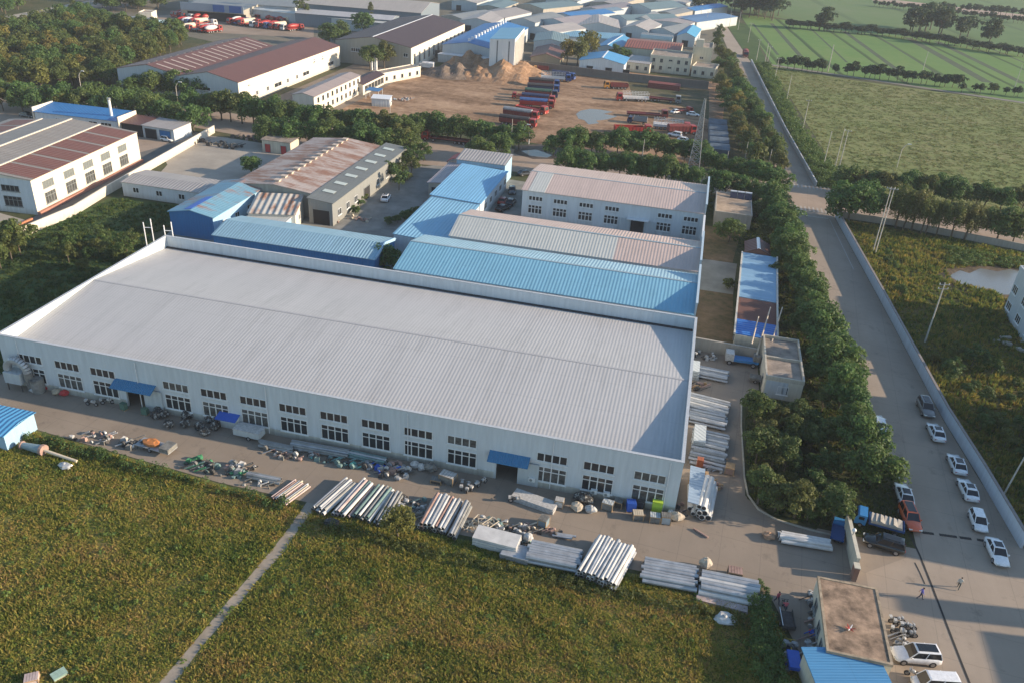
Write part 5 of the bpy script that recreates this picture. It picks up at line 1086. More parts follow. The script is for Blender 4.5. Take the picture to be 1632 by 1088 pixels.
# trucks
TP = {}
def truck_proto(cabc, boxc, kind, L, cover=None):
    key = (cabc, boxc, kind, L, cover)
    if key in TP: return TP[key]
    pal = dict(red=(.30,.025,.022), blue=(.02,.06,.22), navy=(.015,.03,.09), white=(.6,.6,.6), grey=(.2,.22,.24), green=(.03,.08,.06), black=(.03,.03,.035), orange=(.45,.2,.03), maroon=(.16,.03,.03), tblue=(.03,.09,.25), yellow=(.5,.3,.04), lblue=(.03,.18,.42), cream=(.55,.5,.38))
    P_ = lambda n: plain(n+' truck paint', pal[n], .45)
    root = bpy.data.objects.new('truck', None); root.empty_display_size = 1; s = L/2; w = 1.25; small = L < 7; ch_ = 2.0 if small else 2.7; cl = 1.6 if small else 2.1
    q = MB(); zc = .5
    q.xprism([(s-cl, zc), (s, zc), (s, zc+ch_*.42), (s-.35, ch_), (s-cl, ch_)][::-1], -w+.05, w-.05, 'x') if 0 else None
    q = MB(); pr = [(s-cl, zc), (s, zc), (s+.02, zc+ch_*.38), (s-.3, zc+ch_-.5), (s-.5, zc+ch_-.38), (s-cl, zc+ch_-.38)]
    q.xprism(pr, -w+.05, w-.05, 'y'); part('cab', q, P_(cabc), root)
    q = MB(); x0, z0, x1, z1 = s+.02, zc+ch_*.38, s-.3, zc+ch_-.5
    q.hexa([(x0+.01,-w+.2,z0+.05),(x0+.03,-w+.2,z0+.05),(x0+.03,w-.2,z0+.05),(x0+.01,w-.2,z0+.05)], [(x1+.0,-w+.25,z1-.05),(x1+.04,-w+.25,z1-.05),(x1+.04,w-.25,z1-.05),(x1+.0,w-.25,z1-.05)]); part('windscreen', q, cglass, root)
    for sg in (-1, 1):
        q = MB(); q.box(s-cl+.35, sg*(w-.04)-.02, zc+ch_*.42, s-.5, sg*(w-.04)+.02, zc+ch_-.65); part('side_window', q, cglass, root)
        q = MB(); q.box(s+.0, sg*.85-.18, .75, s+.05, sg*.85+.18, .95); part('headlight', q, lamp_m, root)
    q = MB(); q.box(-s, -.5, .6, s-.4, .5, .92); part('chassis', q, chas, root)
    bx1 = s-cl-.35 if kind != 'mixer' else s-cl-.2
    if kind in ('box', 'tip', 'flat', 'cage'):
        h = dict(box=1.5, tip=1.1, flat=.25, cage=.5)[kind]
        q = MB(); q.box(-s, -w, 1.0, bx1, w, 1.15); q.box(-s, -w, 1.15, bx1, -w+.08, 1.15+h); q.box(-s, w-.08, 1.15, bx1, w, 1.15+h); q.box(-s, -w+.08, 1.15, -s+.08, w-.08, 1.15+h); q.box(bx1-.08, -w+.08, 1.15, bx1, w-.08, 1.15+h)
        n = int((bx1+s)/1.1)
        for i in range(n+1):
            for sg in (-1, 1): x = -s+.1+(bx1+s-.3)*i/n; q.box(x, sg*(w+.03)-.04, 1.05, x+.1, sg*(w+.03)+.04, 1.15+h)
        part('cargo_bed', q, P_(boxc), root)
        if cover:
            q = MB(); z = 1.15+h; q.xprism([(-w-.03, z-.35), (w+.03, z-.35), (w+.03, z+.05), (w*.6, z+.4), (0, z+.52), (-w*.6, z+.4), (-w-.03, z+.05)], -s-.03, bx1+.03, 'x'); part('tarp', q, M(cover+' tarp', pal[cover], .8, .3, .8, bmp=.1), root)
        if kind == 'cage':
            q = MB()
            for i in range(n+1):
                x = -s+.1+(bx1+s-.3)*i/n
                for sg in (-1, 1): q.box(x, sg*w-.04, 1.6, x+.08, sg*w+.04, 3.3)
            for sg in (-1, 1):
                for z in (2.2, 2.8, 3.25): q.box(-s, sg*w-.03, z, bx1, sg*w+.03, z+.1)
            part('cage_frame', q, P_('white'), root)
    elif kind == 'mixer':
        q = MB(); c0 = -s*.3; rings = []
        for x, r in ((-s*.95, .5), (-s*.6, 1.05), (-s*.1, 1.15), (s*.3, .8), (bx1, .5)):
            rings.append([(x, r*math.cos(t), 2.2+r*math.sin(t)) for t in [2*math.pi*i/12 for i in range(12)]])
        q.loft(rings); part('drum', q, P_(boxc), root, smooth=True)
        q = MB(); q.box(-s, -w, .9, bx1, w, 1.2); part('deck', q, P_(cabc), root)
    elif kind == 'tank':
        q = MB(); q.tube((-s, 0, 2.05), (bx1, 0, 2.05), 1.1, n=14); part('tank', q, P_(boxc), root, smooth=False)
    r = .5 if not small else .38; xs = [s-cl*.55] + ([-s+1.2, -s+2.5, -s+3.8, bx1-1.2] if L > 9 else [-s+1.1])
    for x in xs:
        for y in (-w+.15, w-.15): wheel(root, x, y, r, .3)
    TP[key] = root; KP.append(root); return root
def truck(tail, head, cabc, boxc, kind, label, cover=None, L=None, group=None, name='truck', z=0, k=1):
    a, b = at(*tail, z), at(*head, z); d = b-a; L0 = L or 12.0
    return settle(truck_proto(cabc, boxc, kind, L0, cover), name, label, 'truck', ((a+b)/2)[:2], math.atan2(d.y, d.x), group, k)
GT = 'trucks parked in the left row on the dirt lot'
truck((787,196),(864,206),'red','maroon','box','nearest red truck of the left row, with a dark tarp',  'black', group=GT)
truck((806,185),(855,192),'red','maroon','box','red truck with a grey tarp tucked behind the nearest one of the left row', 'grey', group=GT)
truck((815,172),(880,186),'red','red','flat','red flatbed truck third from the near end of the left row', group=GT)
truck((822,169),(889,174),'red','red','box','red truck with a blue tarp in the left row', 'tblue', group=GT)
truck((826,161),(890,167),'red','maroon','box','red truck just above the blue tarped one in the left row', 'navy', group=GT)
truck((832,153),(893,158),'navy','maroon','box','truck with a green tarp and dark cab in the left row', 'green', group=GT)
truck((834,145),(897,149),'blue','navy','box','blue cabbed truck with a black tarp in the left row', 'black', group=GT)
truck((836,136),(898,141),'blue','maroon','box','blue cabbed truck with a charcoal tarp, next to the white caged one', 'black', group=GT)
truck((866,128),(906,131),'blue','white','cage','blue cabbed truck with a white cage body at the far end of the left row', group=GT)
truck((880,124),(916,129),'blue','navy','box','last blue cabbed truck of the left row near the lot wall', 'navy', group=GT, L=9.5)
truck((838,158),(822,157),'red','maroon','flat','dark red cab sticking out on the left of the truck row', L=6.5, group=GT)
truck((868,115),(855,114),'orange','maroon','tip','small rusty tipper by the lot wall behind the earth heap', L=6.5)
GQ = 'vehicles in the right part of the dirt lot'
truck((1005,143),(957,141),'orange','maroon','tip','orange mixer like truck beside the red steel stack', L=9.5, group=GQ)
truck((1040,163),(974,160),'red','white','cage','red cabbed truck with a white cage facing left', group=GQ)
truck((1030,160),(1088,166),'grey','maroon','flat','long flatbed with a grey cab facing right', group=GQ)
truck((967,211),(1048,214),'red','red','tip','long bright red trailer truck nearest the lower trees', group=GQ)
truck((1042,205),(1098,210),'red','white','cage','red cabbed truck with a white tarped cage beside the lattice mast', 'white', group=GQ)
truck((1060,213),(1112,214),'red','maroon','box','red truck rightmost beside the lattice mast', 'maroon', group=GQ, L=9.5)
truck((1000,185),(1062,189),'maroon','maroon','flat','thin empty maroon flatbed in front of the puddle', group=GQ, L=14)
truck((1075,181),(1103,180),'red','maroon','flat','short red flatbed behind the white cars', group=GQ, L=6.5)
truck((1024,198),(1006,196),'navy','grey','tip','dark loader truck behind the bright red trailer', group=GQ, L=6.5)
truck((752,232),(668,222),'red','maroon','flat','long low red truck on the street under the trees', name='street_truck', L=14)
truck((1186,84),(1189,97),'maroon','maroon','box','dark red van bodied truck driving on the far road', 'maroon', name='street_truck', L=9.5)
truck((690,112),(668,110),'white','white','box','white boxed truck beside the small digger at the grey rubble heap', 'white', L=6.5)
truck((1434,849),(1363,829),'lblue','tblue','flat','blue flatbed truck loaded with pale sheets next to the black SUV', L=6.8, k=.84)
truck((1332,864),(1336,838),'lblue','tblue','flat','small blue truck half hidden behind the cream gate wall', L=6.5, k=.6)
o = thing('sheet_load', 'pale crumpled sheets loaded on the blue flatbed truck', 'load', at(1414,832,1.25), R_(-8))
for i in range(7): q = MB(); x = -1.9+i*.5; q.hexa([(x,-.9,.0),(x+.6,-.9,.0),(x+.6,.9,.0),(x,.9,.0)], [(x,-.8,.3+.12*(i%3)),(x+.5,-.9,.35),(x+.6,.8,.25),(x+.1,.9,.35)]); part('sheet', q, W_conc, o)
o = thing('blue_canopy', 'small blue topped canopy beside the cream office row', 'canopy', at(582,158)); q = MB(); q.hexa([(0,0,2.9),(5,0,2.9),(5,4,3.2),(0,4,3.2)], [(0,0,3),(5,0,3),(5,4,3.3),(0,4,3.3)]); part('roof', q, plain('canopy blue',(.05,.16,.34),.6), o)
for x, y in ((.2,.2),(4.8,.2),(.2,3.8),(4.8,3.8)): q = MB(); q.tube((x,y,0),(x,y,2.95),.08,n=5); part('post', q, trim, o)
CN = shed('site_cabin', 'white site cabin at the edge of the dirt lot behind the street trees', 'cabin', at(592,157,2.6), at(621,159,2.6), 4, 2.6, .3, trim, W_white, kind='mono', snap=5)
for x in (592, 599): o = thing('gate_post', ('left' if x == 592 else 'right')+' white gate post in front of the broad olive trees', 'post', at(x, 112)); q = MB(); q.box(-.5,-.5,0,.5,.5,5.5); part('shaft', q, trim, o); q = MB(); q.box(-.65,-.65,5.5,.65,.65,5.8); part('cap', q, trim, o)
car_y = [('red','red','mixer'),('red','white','mixer'),('blue','red','mixer'),('red','cream','tank'),('red','red','flat'),('white','grey','flat')]
GY = 'trucks of the distant red truck yard'
yard = [((322+i*5.2), 17+i*.5, i) for i in range(11)]+[((392+i*8), 24+i*1.1, i+1) for i in range(9)]+[((283+i*5.6), 22+i*.9, i) for i in range(7)]+[((330+i*6.5), 28-i*.4, i+2) for i in range(8)]+[((292+i*7), 33+i*.8, i) for i in range(6)]+[((372+i*9), 33+i*1.2, i+1) for i in range(6)]+[((300+i*9), 43+i, i+3) for i in range(5)]+[((430+i*9), 40+i, i+2) for i in range(5)]
for i, (x, y, k) in enumerate(yard):
    p = at(x+4, y+5); cb, bc, kd = car_y[k % 6]
    settle(truck_proto(cb, bc, kd, 9.5), 'yard_truck', {'mixer':cb+' mixer truck with a '+bc+' drum','tank':'cream tank truck','flat':('red flatbed tractor' if cb == 'red' else 'white cabbed flatbed')}[kd]+' in the distant yard at the top left', 'truck', (p.x, p.y), R_(rnd.choice((65, 75, 250))), GY+' '+kd+' '+cb+bc)
# steel stack and mast in the lot
o = thing('steel_stack', 'long dark red stack of steel in front of the white dormitory', 'stack', at(1032,140), R_(-1)); 
for j in range(3):
    for i in range(5): q = MB(); q.box(0, i*.9, j*.7, 12.5, i*.9+.7, j*.7+.6); part('beam', q, plain('dull red steel', (.2,.05,.045), .8), o)
o = thing('dark_sheds', 'row of dull dark blue tarp sheds beside the lattice mast', 'sheds', at(1136,250), R_(2))
for i in range(5): q = MB(); y = i*8; q.xprism([(y,0),(y+7.4,0),(y+7.4,2.3),(y+3.7,3.1),(y,2.3)], -1.2, 4.6, 'x'); part('shed_roof' if 0 else 'shed_unit', q, M('dull blue tarp', (.08,.11,.14), .7, .4, .4), o)
gate = thing('portal_crane', 'white round topped gate frame at the dirt lot entrance', 'gate', at(826,228)); q = MB(); q.tube((0,0,0),(0,0,3.2),.15,n=6); q.tube((3.2,0,0),(3.2,0,3.2),.15,n=6); q.tube((0,0,3.2),(3.2,0,3.2),.2,n=6); part('frame', q, trim, gate); q = MB(); q.tube((1.6,-.1,3.9),(1.6,.1,3.9),.9,n=16); part('disc', q, trim, gate)
# ------------------------------------------------------------------ poles
pole_m = M('pole concrete', (.42,.4,.36), .9, .15, 2); steel = plain('galvanised steel', (.3,.31,.32), .5, .3)
def upole(pxx, h, label, arms=1, r=.16, group='utility poles', lean=0):
    o = thing('utility_pole', label, 'pole', at(*pxx), rnd.uniform(-.3,.3), group); q = MB(); q.tube((0,0,0),(lean,0,h),r,r*.6,n=8); part('shaft', q, pole_m, o)
    for a in range(arms):
        q = MB(); z = h-.4-a*.8; q.box(lean-.9,-.05,z,lean+.9,.05,z+.1); c_ = part('crossarm', q, steel, o)
        for x in (-.8, 0, .8): q = MB(); q.tube((lean+x,0,z+.1),(lean+x,0,z+.32),.06,n=6); part('insulator', q, trim, c_)
    return o
upole((1391,402),15,'left one of the twin tall concrete poles by the crossing trees',1,.14)
upole((1395,404),15,'right one of the twin tall concrete poles by the crossing trees',1,.14)
upole((1474,545),11.5,'grey pole with crossarms standing alone in the golden plot',2)
upole((1319,115),12,'thickest white pole in the row at the field lane',0,.25)
upole((1468,122),11,'white pole in the middle of the crop field edge',0)
upole((1617,140),10,'pole near the right edge at the lane end',0)
for i, (a, b, h) in enumerate([(1234,131,10),(1253,163,10),(1279,207,10),(1328,278,13),(1334,280,13),(1311,270,11),(1205,98,10),(1218,105,10),(1192,68,10),(1176,48,10),(1222,106,9)]):
    upole((a,b),h,ordw(i)+' pole in the line through the bright bushes beside the far road',0 if i % 2 else 1, .14)
for i, (a, b, h) in enumerate([(1115,38,9),(1125,44,9),(1138,66,9),(1164,28,12),(1015,62,8),(940,56,7),(1162,44,8),(980,18,8)]):
    upole((a,b),h,ordw(i)+' pole among the far workshops',1, .14)
upole((1022,262),7,'short white post between the lower row trees',0,.12); upole((814,240),9,'thin pole at the dirt lot entrance',0,.1); upole((1155,275),6,'short white post beside the flat hut',0,.1)
upole((463,232),7,'slim white pole beside the red doors',0,.12)
for i, (a, b, h) in enumerate([(1598,790,9),(1200,300,6),(1185,265,7),(1222,278,7)]): upole((a,b),h,['bare slanted pole in the shaded plot at the right','pale bare trunk like pole left of the crossing','pale bare pole above the flat hut','pale bare pole left of the dark SUV'][i],0,.12,lean=.8 if i == 0 else 0)
for i, (a, b) in enumerate([(131,150),(284,168),(622,195),(831,238),(1429,268),(145,16)]):
    o = thing('street_lamp', ['white curved street lamp above the wood row, leftmost','white curved street lamp by the carport trees','white curved street lamp behind the grey lean-to','white curved street lamp at the dirt lot entrance','white street lamp at the edge of the fallow field','white street lamp by the highway'][i], 'street lamp', at(a, b), 0, 'street lamps')
    q = MB(); P0 = (0,0,0); 
    for t in range(7): 
        z = 5.2+t*.35; x = .22*t*t*.16; q.tube(P0, (x,0,z), .09, n=6); P0 = (x,0,z)
    part('mast', q, pole_m, o); q = MB(); q.box(P0[0]-.1,-.14,P0[2]-.1,P0[0]+.9,.14,P0[2]+.08); part('lamp_head', q, trim, o)
o = thing('lattice_mast', 'tall grey lattice mast between the trees and the dirt lot', 'mast', at(1103,282)); Hm = 21
def lat(z): return 1.5*(1-z/Hm)+.18
for sx, sy in ((-1,-1),(1,-1),(1,1),(-1,1)): q = MB(); q.tube((sx*lat(0),sy*lat(0),0),(sx*lat(Hm),sy*lat(Hm),Hm),.09,n=5); part('leg', q, steel, o)
q = MB(); z = 0
while z < Hm-1:
    z2 = z+max(.9, lat(z)*1.5); a, b = lat(z), lat(min(z2, Hm))
    for (sx, sy), (tx, ty) in (((-1,-1),(1,-1)),((1,-1),(1,1)),((1,1),(-1,1)),((-1,1),(-1,-1))):
        q.tube((sx*a,sy*a,z),(tx*b,ty*b,min(z2,Hm)),.05,n=4); q.tube((sx*a,sy*a,z),(tx*a,ty*a,z),.05,n=4); q.tube((tx*a,ty*a,z),(sx*b,sy*b,min(z2,Hm)),.05,n=4)
    z = z2
part('bracing', q, steel, o)
# ladders on the rear parapet, poles over the blue tarp
for i, (a, b) in enumerate([((248,385),(257,382)), ((293,382),(303,378))]):
    pa, pb = at(*a, 4.5), at(*b, 4.5); pb = Vector((pa.x+1.3, pa.y+.4, pa.z)); o = thing('vent_frame', ['white H shaped frame at the left rear corner of the factory','second white H shaped frame behind the factory parapet'][i], 'frame', (pa.x, 122.2, 0)); q = MB()
    q.tube((0,0,0),(0,0,9.2),.1,n=6); q.tube((1.3,.4,0),(1.3,.4,9.9),.1,n=6); q.tube((0,0,8.2),(1.3,.4,8.2),.08,n=6); part('frame', q, trim, o)
for i, (a, b, h1) in enumerate([((1209,505),(1198,548),0),((1228,490),(1213,540),1),((1247,490),(1230,545),2)]):
    o = thing('timber_pole', ['shortest pale pole propped over the blue tarp roof','middle pale pole propped over the maroon roof','rightmost pale pole propped over the maroon roof'][i], 'pole', (0,0,0)); A_ = at(*a, 4.2); B_ = at(*b, 3.4); o.location = B_
    q = MB(); q.tube((0,0,0), A_-B_, .13, .1, n=7); part('shaft', q, M('pale wood', (.45,.38,.3), .9, .2, 2), o)
# ------------------------------------------------------------------ piles of pipes and poles
galv = M('galvanised pipe', (.36,.38,.40), .42, .22, .9, metal=.35); whitep = M('white wrapped pole', (.5,.5,.49), .6, .18, .8); dullp = M('dull grey pipe', (.22,.23,.23), .6, .3, .9, metal=.2); rustp = M('rusty pipe', (.3,.2,.17), .8, .35, .8); pinkp = M('pinkish pole', (.45,.36,.34), .7, .3, .7); tealp = M('teal sheet', (.12,.2,.2), .7, .35, .9); creamp = M('cream pole', (.5,.44,.34), .7, .2, .8)
def pile(a, b, c, n, r, mats, label, name='steel_pipe', cat='pipe', layers=2, z0=.1, cone=1.0, jit=.25, band=True):
    """pipes run a->b and are laid side by side from a towards c; every pipe its own thing"""
    A, Bq, C = at(*a), at(*b), at(*c); d = Bq-A; L = d.length; dn = d.normalized(); perp = Vector((-dn.y, dn.x, 0)); w = (C-A).dot(perp); rr = random.Random(hash(label) % 9999 if 0 else len(label)*7+n)
    cnt = 0
    for ly in range(layers):
        m_ = n-ly if layers > 1 else n
        for i in range(m_):
            off = w*(i+.5+ly*.5)/n; q = rr.uniform(.75, 1.12); rad = r*q; ja = rr.uniform(-jit, jit); jb = rr.uniform(-jit, jit)
            s_ = A+perp*off+dn*ja; mt = mats[(i*7+ly*3) % len(mats)] if len(mats) > 1 else mats[0]
            z = z0+r+ly*r*1.6+rr.uniform(0, .06); dw = abs(w)/n
            o = thing(name, label, cat, (s_.x, s_.y, z), math.atan2(dn.y, dn.x)+rr.uniform(-.022,.022), label)
            Lp = L+jb-ja
            me = MB(); me.tube((0,0,0), (Lp,0,rr.uniform(-.03,.03)), rad, rad*cone, n=9); part('tube', me, mt, o, smooth=False)
            me = MB(); me.tube((Lp-.01,0,0),(Lp+.015,0,0), rad*cone*.8, n=8); part('end_shade', me, opening_shade, o)  # dark end discs paint the shade inside the tube, which is capped
            me = MB(); me.tube((-.015,0,0),(.01,0,0), rad*.8, n=8); part('end_shade', me, opening_shade, o)
    return
pile((470,765),(432,793),(496,778),9,.13,[pinkp,creamp,galv,rustp],'thin pink and cream pole in the small heap left of the field path','thin_pole','pole',1)
pile((398,757),(450,768),(392,763),4,.2,[galv,dullp],'grey pipe in the leftmost heap above the thin pink poles')
pile((548,767),(496,812),(572,775),6,.22,[galv,dullp,whitep],'pipe in the blue grey heap right beside the field path',layers=2)
pile((575,769),(530,820),(598,778),5,.22,[whitep,pinkp,tealp],'pole in the heap of pale and pink wrapped poles')
pile((598,777),(560,825),(625,790),5,.2,[tealp,whitep,dullp],'pole in the heap of teal and white poles')
pile((622,788),(594,836),(640,800),4,.18,[galv,dullp],'thin pipe in the grey heap next to the yellow sapling')
pile((692,794),(664,842),(737,806),8,.27,[whitep,galv,whitep,rustp],'long pale pole in the heap right of the yellow sapling',layers=2)
pile((738,806),(712,856),(752,811),3,.24,[dullp,galv],'grey pipe at the right edge of the heap right of the sapling')
pile((846,868),(926,884),(840,900),8,.3,[galv],'galvanised pipe in the wide flat heap left of the tall white heap',layers=2)
pile((948,862),(915,918),(1015,882),12,.26,[whitep,whitep,galv],'white tapered pole in the tallest heap at the middle of the row',layers=3,cone=.85)
pile((1024,893),(1108,908),(1020,930),8,.28,[galv],'galvanised pipe in the weed grown heap right of the tallest heap',layers=2)
pile((1116,916),(1205,934),(1114,950),6,.33,[galv,galv,whitep],'thick galvanised pipe in the last heap of the row',layers=2)
pile((1240,852),(1320,866),(1238,866),4,.28,[whitep],'thick white pipe in the heap lying by the gate wall',layers=2)
pile((882,850),(915,856),(880,856),3,.16,[galv],'short shiny pipe lying alone on the concrete lane',layers=1)
pile((1113,776),(1100,824),(1141,781),4,.42,[whitep],'long white duct in the tall pile at the factory corner','long_duct','duct',layers=3,cone=.95)
pile((1096,779),(1096,815),(1104,780),2,.4,[whitep],'short white duct hidden under the corner shelter','long_duct','duct',layers=1)
pile((1112,586),(1160,596),(1110,603),6,.22,[whitep,galv],'pipe in the topmost small pile beside the factory side wall')
pile((1101,630),(1163,646),(1100,657),7,.26,[galv,whitep],'pipe in the second pile from the top beside the factory side wall')
pile((1101,655),(1158,668),(1100,676),6,.22,[whitep,galv],'pipe in the third pile from the top beside the factory side wall')
pile((1106,686),(1160,698),(1104,716),7,.25,[whitep,galv],'pipe in the fourth pile from the top beside the factory side wall')
pile((1104,715),(1158,728),(1100,742),6,.25,[dullp,galv],'dull pipe in the lowest pile beside the factory side wall')
pile((418,706),(470,716),(416,714),5,.2,[dullp],'dull sheet rail leaning along the factory front under the sixth window','metal_rail','rail',layers=2)
pile((470,706),(560,722),(468,718),5,.2,[dullp,galv],'long grey rail lying along the factory front in the middle','metal_rail','rail',layers=2)
pile((560,722),(620,735),(558,732),4,.2,[galv,tealp],'long grey rail lying right of the teal net','metal_rail','rail',layers=2)
# ------------------------------------------------------------------ crates, bags, machines, junk
wood = M('crate wood', (.36,.24,.13), .9, .25, 1.5); greyw = M('grey junk', (.16,.16,.15), .8, .5, 1.3); darkj = M('dark junk', (.05,.05,.05), .8, .5, 1.5)
def crate(pxx, s, label, mt=None, top=None, name='crate', cat='crate', rz=None, slats=True):
    o = thing(name, label, cat, at(*pxx), rnd.uniform(-.3,.3) if rz is None else rz); L, Wd, H = s; mt = mt or wood
    q = MB(); q.box(-L/2+.04,-Wd/2+.04,.12,L/2-.04,Wd/2-.04,H-.05); part('body', q, mt, o)
    q = MB()
    for x in (-L/2, -.06, L/2-.12): q.box(x,-Wd/2,0,x+.12,Wd/2,.11)
    part('skid', q, wood, o)
    if slats:
        q = MB()
        for x in (-L/2, L/2-.09):
            for y in (-Wd/2, Wd/2-.09): q.box(x,y,.11,x+.09,y+.09,H)
        q.box(-L/2+.09,-Wd/2,H-.1,L/2-.09,-Wd/2+.04,H); q.box(-L/2+.09,Wd/2-.04,H-.1,L/2-.09,Wd/2,H); part('batten', q, wood if mt != wood else creamp, o)
    q = MB(); n = 5
    for i in range(n): q.box(-L/2+.02+i*(L-.04)/n, -Wd/2+.02, H, -L/2+.02+(i+.86)*(L-.04)/n, Wd/2-.02, H+.04)
    part('lid', q, top or mt, o); return o
def bag(pxx, r, label, mt=None, n=1, name='sack', cat='sack'):
    o = thing(name, label, cat, at(*pxx)); 
    q = MB(); q.blob((0,0,r[2]*.9), r, len(label)+int(pxx[0]), .22, 7); part('cloth', q, mt or greyw, o)
    q = MB(); q.tube((0,0,r[2]*1.7),(.08,.05,r[2]*2.05),r[0]*.25,r[0]*.12,n=7); part('tied_neck', q, mt or greyw, o); return o
scrap = fieldmat('black white scrap', [(.02,.02,.02),(.05,.05,.05),(.5,.5,.47)], 2.2, 4.5, bmp=.1); silv = M('silver bag', (.42,.42,.41), .45, .3, 3)
bales = [(249,666),(262,664),(270,680),(297,666),(296,679),(318,683),(327,692),(343,684),(346,676),(255,657),(305,664),(336,672)]
for i, p in enumerate(bales): bag(p, (.72,.65,.62), ordw(i)+' net bale of black and white scrap from the left in front of the factory', scrap, name='scrap_bale', cat='bale')
for i, (p, m_, c_) in enumerate([((56,624),silv,'pale'),((70,620),plain('red cloth',(.4,.03,.03),.7),'red'),((90,627),M('tan sack',(.35,.3,.22),.9,.3,3),'tan'),((103,629),plain('red cloth',(.4,.03,.03),.7),'second red')]): bag(p, (.7,.6,.42), c_+' bundle on the ground under the two leftmost windows', m_)
for p, lb, m_, r in [((661,744),'whitish round bag by the factory wall, left of the grey crate',silv,(.6,.5,.5)),((672,748),'second whitish bag by the factory wall',silv,(.6,.5,.5)),((686,750),'grey round bundle by the factory wall',greyw,(.8,.6,.7)),((919,812),'crumpled beige bag under the third window from the right',M('beige bag',(.4,.35,.28),.9,.3,3),(.8,.7,.6)),((930,800),'large crumpled silver bundle under the third window from the right',scrap,(1.3,.9,.8)),((941,815),'white bag on the concrete beside the silver bundle',silv,(.8,.6,.5)),((1078,828),'beige bags at the end of the factory front row',M('beige bag',(.4,.35,.28),.9,.3,3),(.9,.6,.6)),((1068,822),'second beige bag at the end of the factory front row',silv,(.5,.5,.5)),((1123,905),'bundle of cream bags standing on the concrete lane',M('beige bag',(.4,.35,.28),.9,.3,3),(.8,.6,.8)),((1155,988),'crumpled white plastic heap in the field grass',silv,(1.1,.9,.35)),((1213,958),'white plastic sheet ball by the last pipes',silv,(.6,.9,.3)),((842,862),'white sack behind the white boxes',silv,(.6,.6,.6)),((1224,856),'brown box bag at the kerb bend',M('brown bag',(.35,.22,.14),.9,.3,3),(.8,.6,.4)),((528,835),'black box lying at the path by the poles',darkj,(.9,.6,.4))]: bag(p, r, lb, m_)
lime = plain('lime tarp', (.42,.6,.06), .6); blt = plain('vivid blue tarp', (.02,.09,.42), .6)
for p, s, lb, m_, tp in [((371,674),(2.2,2.0,2.3),None,None,None)]: pass
K = thing('kiosk', 'little white kiosk with a blue lid roof leaning on the factory front', 'kiosk', at(366,682)); q = MB(); q.box(-1.3,0,0,1.3,1.4,2.0); part('wall', q, W_white, K); q = MB(); q.xprism([(-.9,1.75),(1.6,2.35),(1.6,2.47),(-.9,1.87)], -1.5, 1.5, 'x'); part('roof', q, blt, K)
TR = thing('box_trailer', 'low white box trailer beside the blue lidded kiosk', 'trailer', at(398,696), R_(-2)); q = MB(); q.box(-1.9,-.8,.5,1.9,.8,1.35); part('box', q, W_pale, TR); q = MB(); q.box(-1.95,-.85,1.35,1.95,.85,1.45); part('lid', q, silv, TR)
for y in (-.75,.75): wheel(TR, .3, y, .32, .16)
crate((714,768),(2.0,1.3,1.3),'grey metal crate left of the motorbikes by the second gate',greyw,silv); crate((696,768),(1.4,1.0,.6),'low dark crate left of the grey metal crate',darkj,greyw)
crate((891,806),(1.1,.9,1.1),'pale upright box right of the white flat trailer',silv,silv); crate((968,810),(1.4,1.0,1.1),'grey bin under the second window from the right',greyw,W_pale,name='bin'); crate((985,806),(1.1,.9,.9),'dark bin beside the blue tarped crate',darkj,greyw,name='bin')
crate((1005,812),(1.2,1.1,1.3),'crate covered by a vivid blue tarp',blt,blt,slats=False); crate((1018,806),(1.5,1.2,1.3),'black hooded crate behind the wooden topped one',darkj,darkj,slats=False); crate((1016,825),(1.3,1.1,.9),'grey crate with a wooden top on the lane side',greyw,creamp)
crate((1046,812),(1.3,1.5,1.7),'crate with a lime green tarp',lime,lime,slats=False); crate((1043,830),(1.3,1.0,1.0),'grey cage bin below the lime tarp',greyw,W_pale); crate((1060,832),(1.2,1.0,1.2),'second grey cage bin below the lime tarp',W_pale,greyw)
crate((1113,772),(2.4,1.8,1.6),'wooden crate behind the white ducts at the factory corner'); crate((1162,752),(1.2,1.4,1.1),'stacked wooden pallet boxes by the lane kerb side',rustp,wood); crate((866,836),(1.1,1.2,1.1),'blue grey bin standing alone on the concrete lane',plain('blue grey plastic',(.16,.22,.26),.6),greyw,name='bin')
crate((198,652),(.9,.7,1.0),'green bin left of the first factory gate',plain('dull green plastic',(.08,.16,.12),.6),None,name='bin',slats=False); crate((232,660),(.9,.7,1.0),'green bin right of the first factory gate',plain('dull green plastic',(.08,.16,.12),.6),None,name='bin',slats=False)
crate((1114,745),(.9,.9,1.5),'red and yellow drum like box at the corner of the side piles',plain('red yellow box',(.3,.09,.04),.7),None,name='machine_box',slats=False)
crate((1170,918),(1.6,1.2,1.0),'dark wire frame crate on the lane above the last pipes',darkj,rustp)
crate((95,1076),(1.0,1.3,.3),'pale green sheet lying in the near field',plain('pale green sheet',(.3,.42,.35),.5),None,name='sheet_box',slats=False,rz=-.5); crate((52,1085),(1.2,1.0,.6),'rusty pink frame box lying in the near field',pinkp,pinkp,rz=.6)
def sheets(a, sx, sy, h, label, mt, rz=R_(-3), name='sheet_stack'):
    o = thing(name, label, 'stack', at(*a), rz); n = 4
    for i in range(n): q = MB(); j = rnd.uniform(-.1,.1); q.box(-sx/2+j, -sy/2-j, h*i/n, sx/2+j, sy/2-j, h*(i+.85)/n); part('layer', q, mt, o)
    return o
sheets((792,868),5.2,2.3,1.3,'long white box stack between the poles in front of the field',whitep); sheets((822,884),3.2,2.2,.8,'grey box stack right of the white one',galv)
sheets((852,802),5.6,1.7,.7,'white sheet trailer in front of the second factory gate',silv,R_(-12)); sheets((1112,703),0.01+1.6,4.2,1.6,'pale box beside the factory side wall',W_pale,0) 
sheets((1106,597),1.5,3.4,1.7,'upper pale box beside the factory side wall',W_pale,0)
